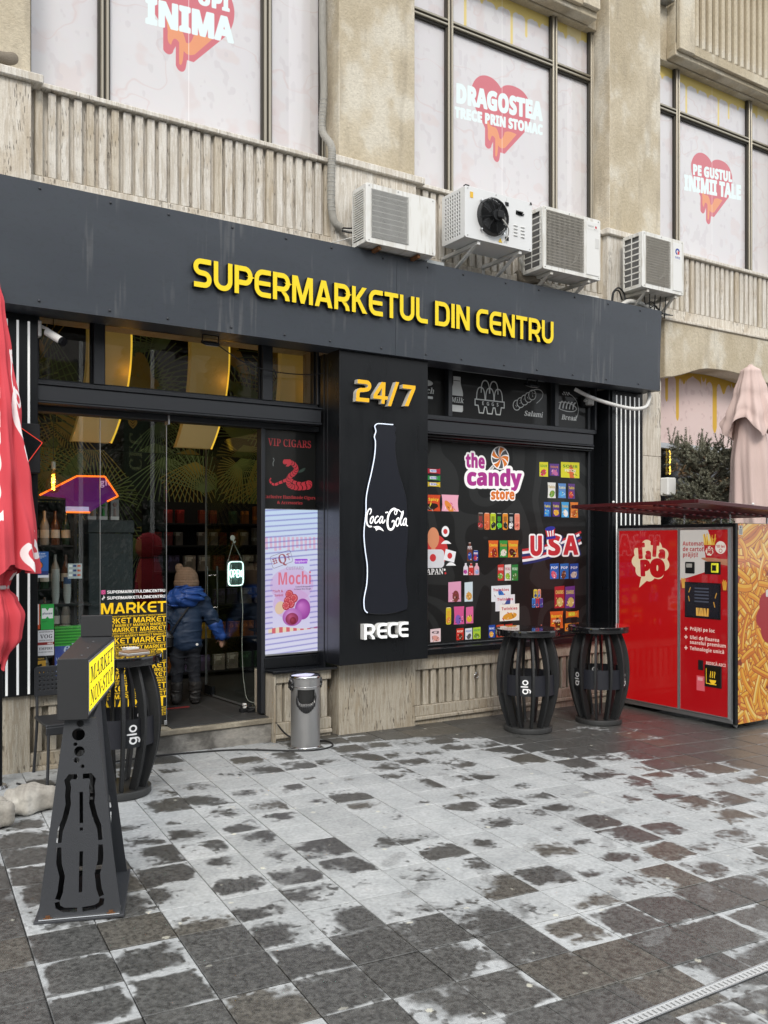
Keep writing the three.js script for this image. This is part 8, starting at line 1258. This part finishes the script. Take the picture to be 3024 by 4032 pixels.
{
  const s = thing('spruce_hedge', 'dense bushy spruce with some dry brown twigs behind the vending machine', 'spruce', [9.05, GY(9, 6.9), 6.88]);
  part('trunk', lathe([[0.05, 0], [0.045, 1.2], [0.03, 2.4], [0.008, 3.0]], 12), std({ color: lin(0.09, 0.06, 0.04), roughness: 0.9 }), s);
  const green = [], dry = [], branches = [];
  for (let b = 0; b < 210; b++) {
    const y = rr(1.5, 2.92), a = rr(0, 6.283), reach = (0.72 - 0.10 * (y - 1.5)) * rr(0.65, 1.05), end = new THREE.Vector3(reach * Math.cos(a) * 1.0, y + rr(-0.05, 0.22), reach * Math.sin(a) * 0.42), st = new THREE.Vector3(0, y - 0.1, 0);
    branches.push(rodG(st, end, 0.006, 5));
    for (let k = 0; k < 14; k++) { const t = rr(0.42, 1.02), o = st.clone().lerp(end, t), d = new THREE.Vector3(Math.cos(a) + rr(-1, 1), rr(-0.35, 1.0), Math.sin(a) + rr(-1, 1)).normalize(); (hash(b, 3, 17) > 0.94 ? dry : green).push([o, d, rr(0.06, 0.15), 46]); }
  }
  for (let k = 0; k < 26; k++) green.push([new THREE.Vector3(rr(-0.62, 0.55), rr(2.86, 3.0), rr(-0.25, 0.25)), new THREE.Vector3(rr(-0.3, 0.3), 1, rr(-0.3, 0.3)).normalize(), rr(0.12, 0.24), 90]);
  part('branches', branches, std({ color: lin(0.10, 0.07, 0.045), roughness: 0.9 }), s); part('needles', twigGeo(green), needle, s); part('dry_needles', twigGeo(dry), needleDry, s);
  const p = thing('pink_parasol', 'closed pale pink parasol at the right edge', 'parasol', [9.10, GY(9.10, 6.35), 6.35]);
  const cl = (prof, hem, ph, fold) => { const N = 120, rows = 40, pos = [], idx = []; const rad = (y) => { for (let i = 1; i < prof.length; i++) if (y <= prof[i][0]) return lerp(prof[i - 1][1], prof[i][1], smooth(0, 1, (y - prof[i - 1][0]) / (prof[i][0] - prof[i - 1][0]))); return prof[prof.length - 1][1]; }; const y0 = prof[0][0], y1 = prof[prof.length - 1][0]; for (let j = 0; j <= rows; j++) for (let i = 0; i <= N; i++) { const v = j / rows, a = i / N * 6.2832, y = lerp(y0, y1, v), f = 1 + fold * (Math.sin(a * 7 + ph + Math.sin(y * 3)) + 0.35 * Math.sin(a * 16 + y * 4)) * (1 - v * 0.85), r = rad(y) * f; pos.push(r * Math.sin(a), y + hem * (1 - v) * (1 - v) * Math.sin(a * 4 + ph), r * Math.cos(a)); } for (let j = 0; j < rows; j++) for (let i = 0; i < N; i++) { const a = j * (N + 1) + i; idx.push(a, a + 1, a + N + 2, a, a + N + 2, a + N + 1); } const g = new THREE.BufferGeometry(); g.setAttribute('position', new THREE.Float32BufferAttribute(pos, 3)); g.setIndex(idx); g.computeVertexNormals(); return uvm2(g); };
  const pk = std({ color: lin(0.60, 0.46, 0.42), roughness: 0.9, side: THREE.DoubleSide, bumpMap: T.fine, bumpScale: 0.0006 });
  part('pole', mv(cyl(0.03, 0.03, 3.7, 16), 0, 1.88, 0), M.alu, p); part('body_cloth', cl([[0.9, 0.10], [1.3, 0.20], [2.0, 0.23], [2.7, 0.21], [3.25, 0.15]], 0.05, 1.0, 0.20), pk, p); part('top_cloth', cl([[3.14, 0.29], [3.3, 0.24], [3.55, 0.17], [3.80, 0.11], [3.88, 0.02]], 0.11, 0.3, 0.17), pk, p); part('base', lathe([[0, 0], [0.3, 0], [0.3, 0.06], [0.05, 0.08], [0.05, 0.2], [0, 0.2]], 32), M.conc, p);
  // leafy hedge
  const hd = thing('leafy_hedge', 'low glossy leaved hedge between the vending machine and the spruce', 'hedge', [9.3, GY(9.3, 6.4), 6.42]);
  const lg = []; for (let k = 0; k < 2600; k++) { const x = rr(-0.82, 0.8), y = rr(0.5, 2.06) + 0.06 * Math.sin(x * 9), z = rr(-0.16, 0.16), g = new THREE.PlaneGeometry(0.055, 0.026, 2, 1), pp = g.attributes.position; pp.setZ(1, 0.006); pp.setZ(4, 0.006); pp.setY(0, 0); pp.setY(3, 0); pp.setY(2, 0); pp.setY(5, 0); g.rotateX(rr(-1.4, 0.4)).rotateY(rr(0, 6.28)).rotateZ(rr(-0.6, 0.6)); g.computeVertexNormals(); lg.push(g.translate(x, y, z)); }
  part('leaves', lg, phy({ color: lin(0.028, 0.060, 0.022), roughness: 0.4, side: THREE.DoubleSide }), hd); const st = []; for (let k = 0; k < 14; k++) st.push(rodG(new THREE.Vector3(-0.75 + k * 0.115, 0, rr(-0.05, 0.05)), new THREE.Vector3(-0.75 + k * 0.115 + rr(-0.05, 0.05), 1.9, rr(-0.1, 0.1)), 0.008, 5)); part('stems', st, std({ color: lin(0.07, 0.05, 0.03), roughness: 0.9 }), hd);
  const bxw = thing('wall_speaker', 'small white box on the stone pillar left of the spruce', 'speaker', [8.44, 2.33, 6.98]); part('case', lb(0.15, 0.21, 0.12, 0, 0.105, 0, 0.012), M.white, bxw); part('wall_arm', bx(-0.02, 0.02, 0.09, 0.12, 0.0605, 0.10, 0.002), M.acGrey, bxw);
  const ls = thing('light_string', 'short vertical string of yellow lights in the dark window behind the spruce', 'lamp', [8.95, 2.62, 7.375]); for (let k = 0; k < 9; k++) part('bulb', new THREE.SphereGeometry(0.011, 8, 6).scale(1, 1.5, 1).translate(0.006 * (k % 2), 0.02 + k * 0.034, 0), std({ color: lin(1, 0.7, 0.1), emissive: lin(1, 0.65, 0.1), emissiveIntensity: 1.5 }), ls); part('wire', rodG(new THREE.Vector3(0.016, 0, 0), new THREE.Vector3(0.016, 0.33, 0), 0.002), M.cable, ls);
}
// ---------- what stands across the street, behind the viewer, and shows in the glass ----------
{
  const leafD = std({ color: lin(0.022, 0.036, 0.024), roughness: 0.8, side: THREE.DoubleSide }), barkD = std({ color: lin(0.05, 0.04, 0.03), roughness: 0.9 });
  const pos = []; for (let k = 0; k < 5200; k++) { const y = Math.pow(rnd(), 1.25) * 9.4 + 0.7, R = 1.9 * (1 - (y - 0.7) / 9.6) + 0.12, a = rr(0, 6.283), r = R * Math.sqrt(rr(0.25, 1)), s = rr(0.14, 0.30), c = [r * Math.cos(a), y - r * 0.28, r * Math.sin(a)], n = a + rr(-0.6, 0.6); pos.push(c[0], c[1] + s * 0.3, c[2], c[0] + s * Math.cos(n) - s * 0.3 * Math.sin(n), c[1] - s * 0.4, c[2] + s * Math.sin(n) + s * 0.3 * Math.cos(n), c[0] + s * Math.cos(n) + s * 0.3 * Math.sin(n), c[1] - s * 0.5, c[2] + s * Math.sin(n) - s * 0.3 * Math.cos(n)); }
  const cg = new THREE.BufferGeometry(); cg.setAttribute('position', new THREE.Float32BufferAttribute(pos, 3)); cg.computeVertexNormals(); const tg = lathe([[0.2, 0], [0.15, 3], [0.05, 9], [0, 10]], 10);
  [[-6, 13], [-2.2, 15], [1.6, 13.4], [5.2, 14.8], [8.6, 13.2], [12.2, 15], [15.8, 13.6], [20, 14.5]].forEach(([x, z], i) => { const t = thing('conifer_tree', ['first', 'second', 'third', 'fourth', 'fifth', 'sixth', 'seventh', 'eighth'][i] + ' dark conifer across the street, seen only in the glass', 'tree', [x, GY(x, -z), -z], i * 1.3, 'conifers across the street'); part('trunk', tg, barkD, t); part('crown', cg, leafD, t); t.scale.setScalar(0.92 + 0.05 * (i % 4)); });
  const fn = thing('iron_fence', 'green iron railing across the street, reflected in the left window', 'fence', [4, 0, -10.4]); const bars = bx(-0.012, 0.012, 0.1, 1.25, -0.012, 0.012, 0), fm = std({ color: lin(0.03, 0.05, 0.045), roughness: 0.6 }); for (let k = 0; k < 130; k++) { const m = part('railing_bar', bars, fm, fn); m.position.x = -9 + k * 0.15; } part('top_rail', bx(-9.1, 10.5, 1.25, 1.29, -0.02, 0.02, 0.003), fm, fn); part('bottom_rail', bx(-9.1, 10.5, 0.06, 0.099, -0.02, 0.02, 0.003), fm, fn);
  const bk = thing('opposite_building', 'long grey building far across the street behind the conifers', 'building', [4, -0.5, -34]); part('wall', bx(-40, 40, 0, 13, -1, 0, 0), std({ color: lin(0.22, 0.20, 0.18), roughness: 0.9 }), bk); const wg = bx(-0.6, 0.6, 0, 1.7, 0.001, 0.06, 0); for (let r = 0; r < 4; r++) for (let k = 0; k < 22; k++) { const m = part('window', wg, M.blackGloss, bk); m.position.set(-36 + k * 3.4, 1.5 + r * 2.9, 0); }
  const pole = (x, z, col, lab, len, y0) => { const f = thing('bank_flag', lab, 'flag', [x, GY(x, -z), -z]); part('pole', mv(cyl(0.035, 0.045, 6.4, 14), 0.33, 3.2, 0), M.white, f); const t = canvasTex(128, 512, (c, w, h) => { c.fillStyle = col; c.fillRect(0, 0, w, h); c.save(); c.translate(94, 430); c.rotate(-Math.PI / 2); c.fillStyle = col === '#5a6038' ? '#1f2a18' : '#8f9a6a'; c.font = 'bold 92px serif'; c.fillText('CEC', 0, 0); c.restore(); }); const g = new THREE.PlaneGeometry(0.52, len, 10, 20), p = g.attributes.position; for (let i = 0; i < p.count; i++) p.setZ(i, 0.03 * Math.sin(p.getX(i) * 9 + p.getY(i))); g.computeVertexNormals(); part('cloth', g.translate(0, y0 + len / 2, 0), std({ map: t, roughness: 0.8, side: THREE.DoubleSide }), f); };
  pole(4.04, 3.2, '#5a6038', 'khaki bank flag on a white pole behind the viewer', 2.2, 3.15); pole(5.45, 3.2, '#1f3a28', 'dark green bank flag on a white pole behind the viewer', 2.2, 2.95);
  const rp = thing('red_parasol', 'closed red parasol standing behind the viewer, reflected in the door glass', 'parasol', [5.0, GY(5, -1.0), -1.0]); part('pole', mv(cyl(0.03, 0.03, 1.9, 14), 0, 0.96, 0), M.black, rp);
  part('cloth', lathe([[0.08, 0.7], [0.2, 0.75], [0.25, 1.0], [0.22, 1.35], [0.16, 1.55], [0.15, 1.6], [0.21, 1.66], [0.23, 1.8], [0.2, 1.93], [0.1, 2.01], [0, 2.03]], 40), std({ color: lin(0.48, 0.02, 0.035), roughness: 0.8 }), rp); part('tie_strap', new THREE.TorusGeometry(0.155, 0.012, 6, 30).rotateX(Math.PI / 2).translate(0, 1.58, 0), M.blackM, rp);
}
renderer.render(scene, camera);
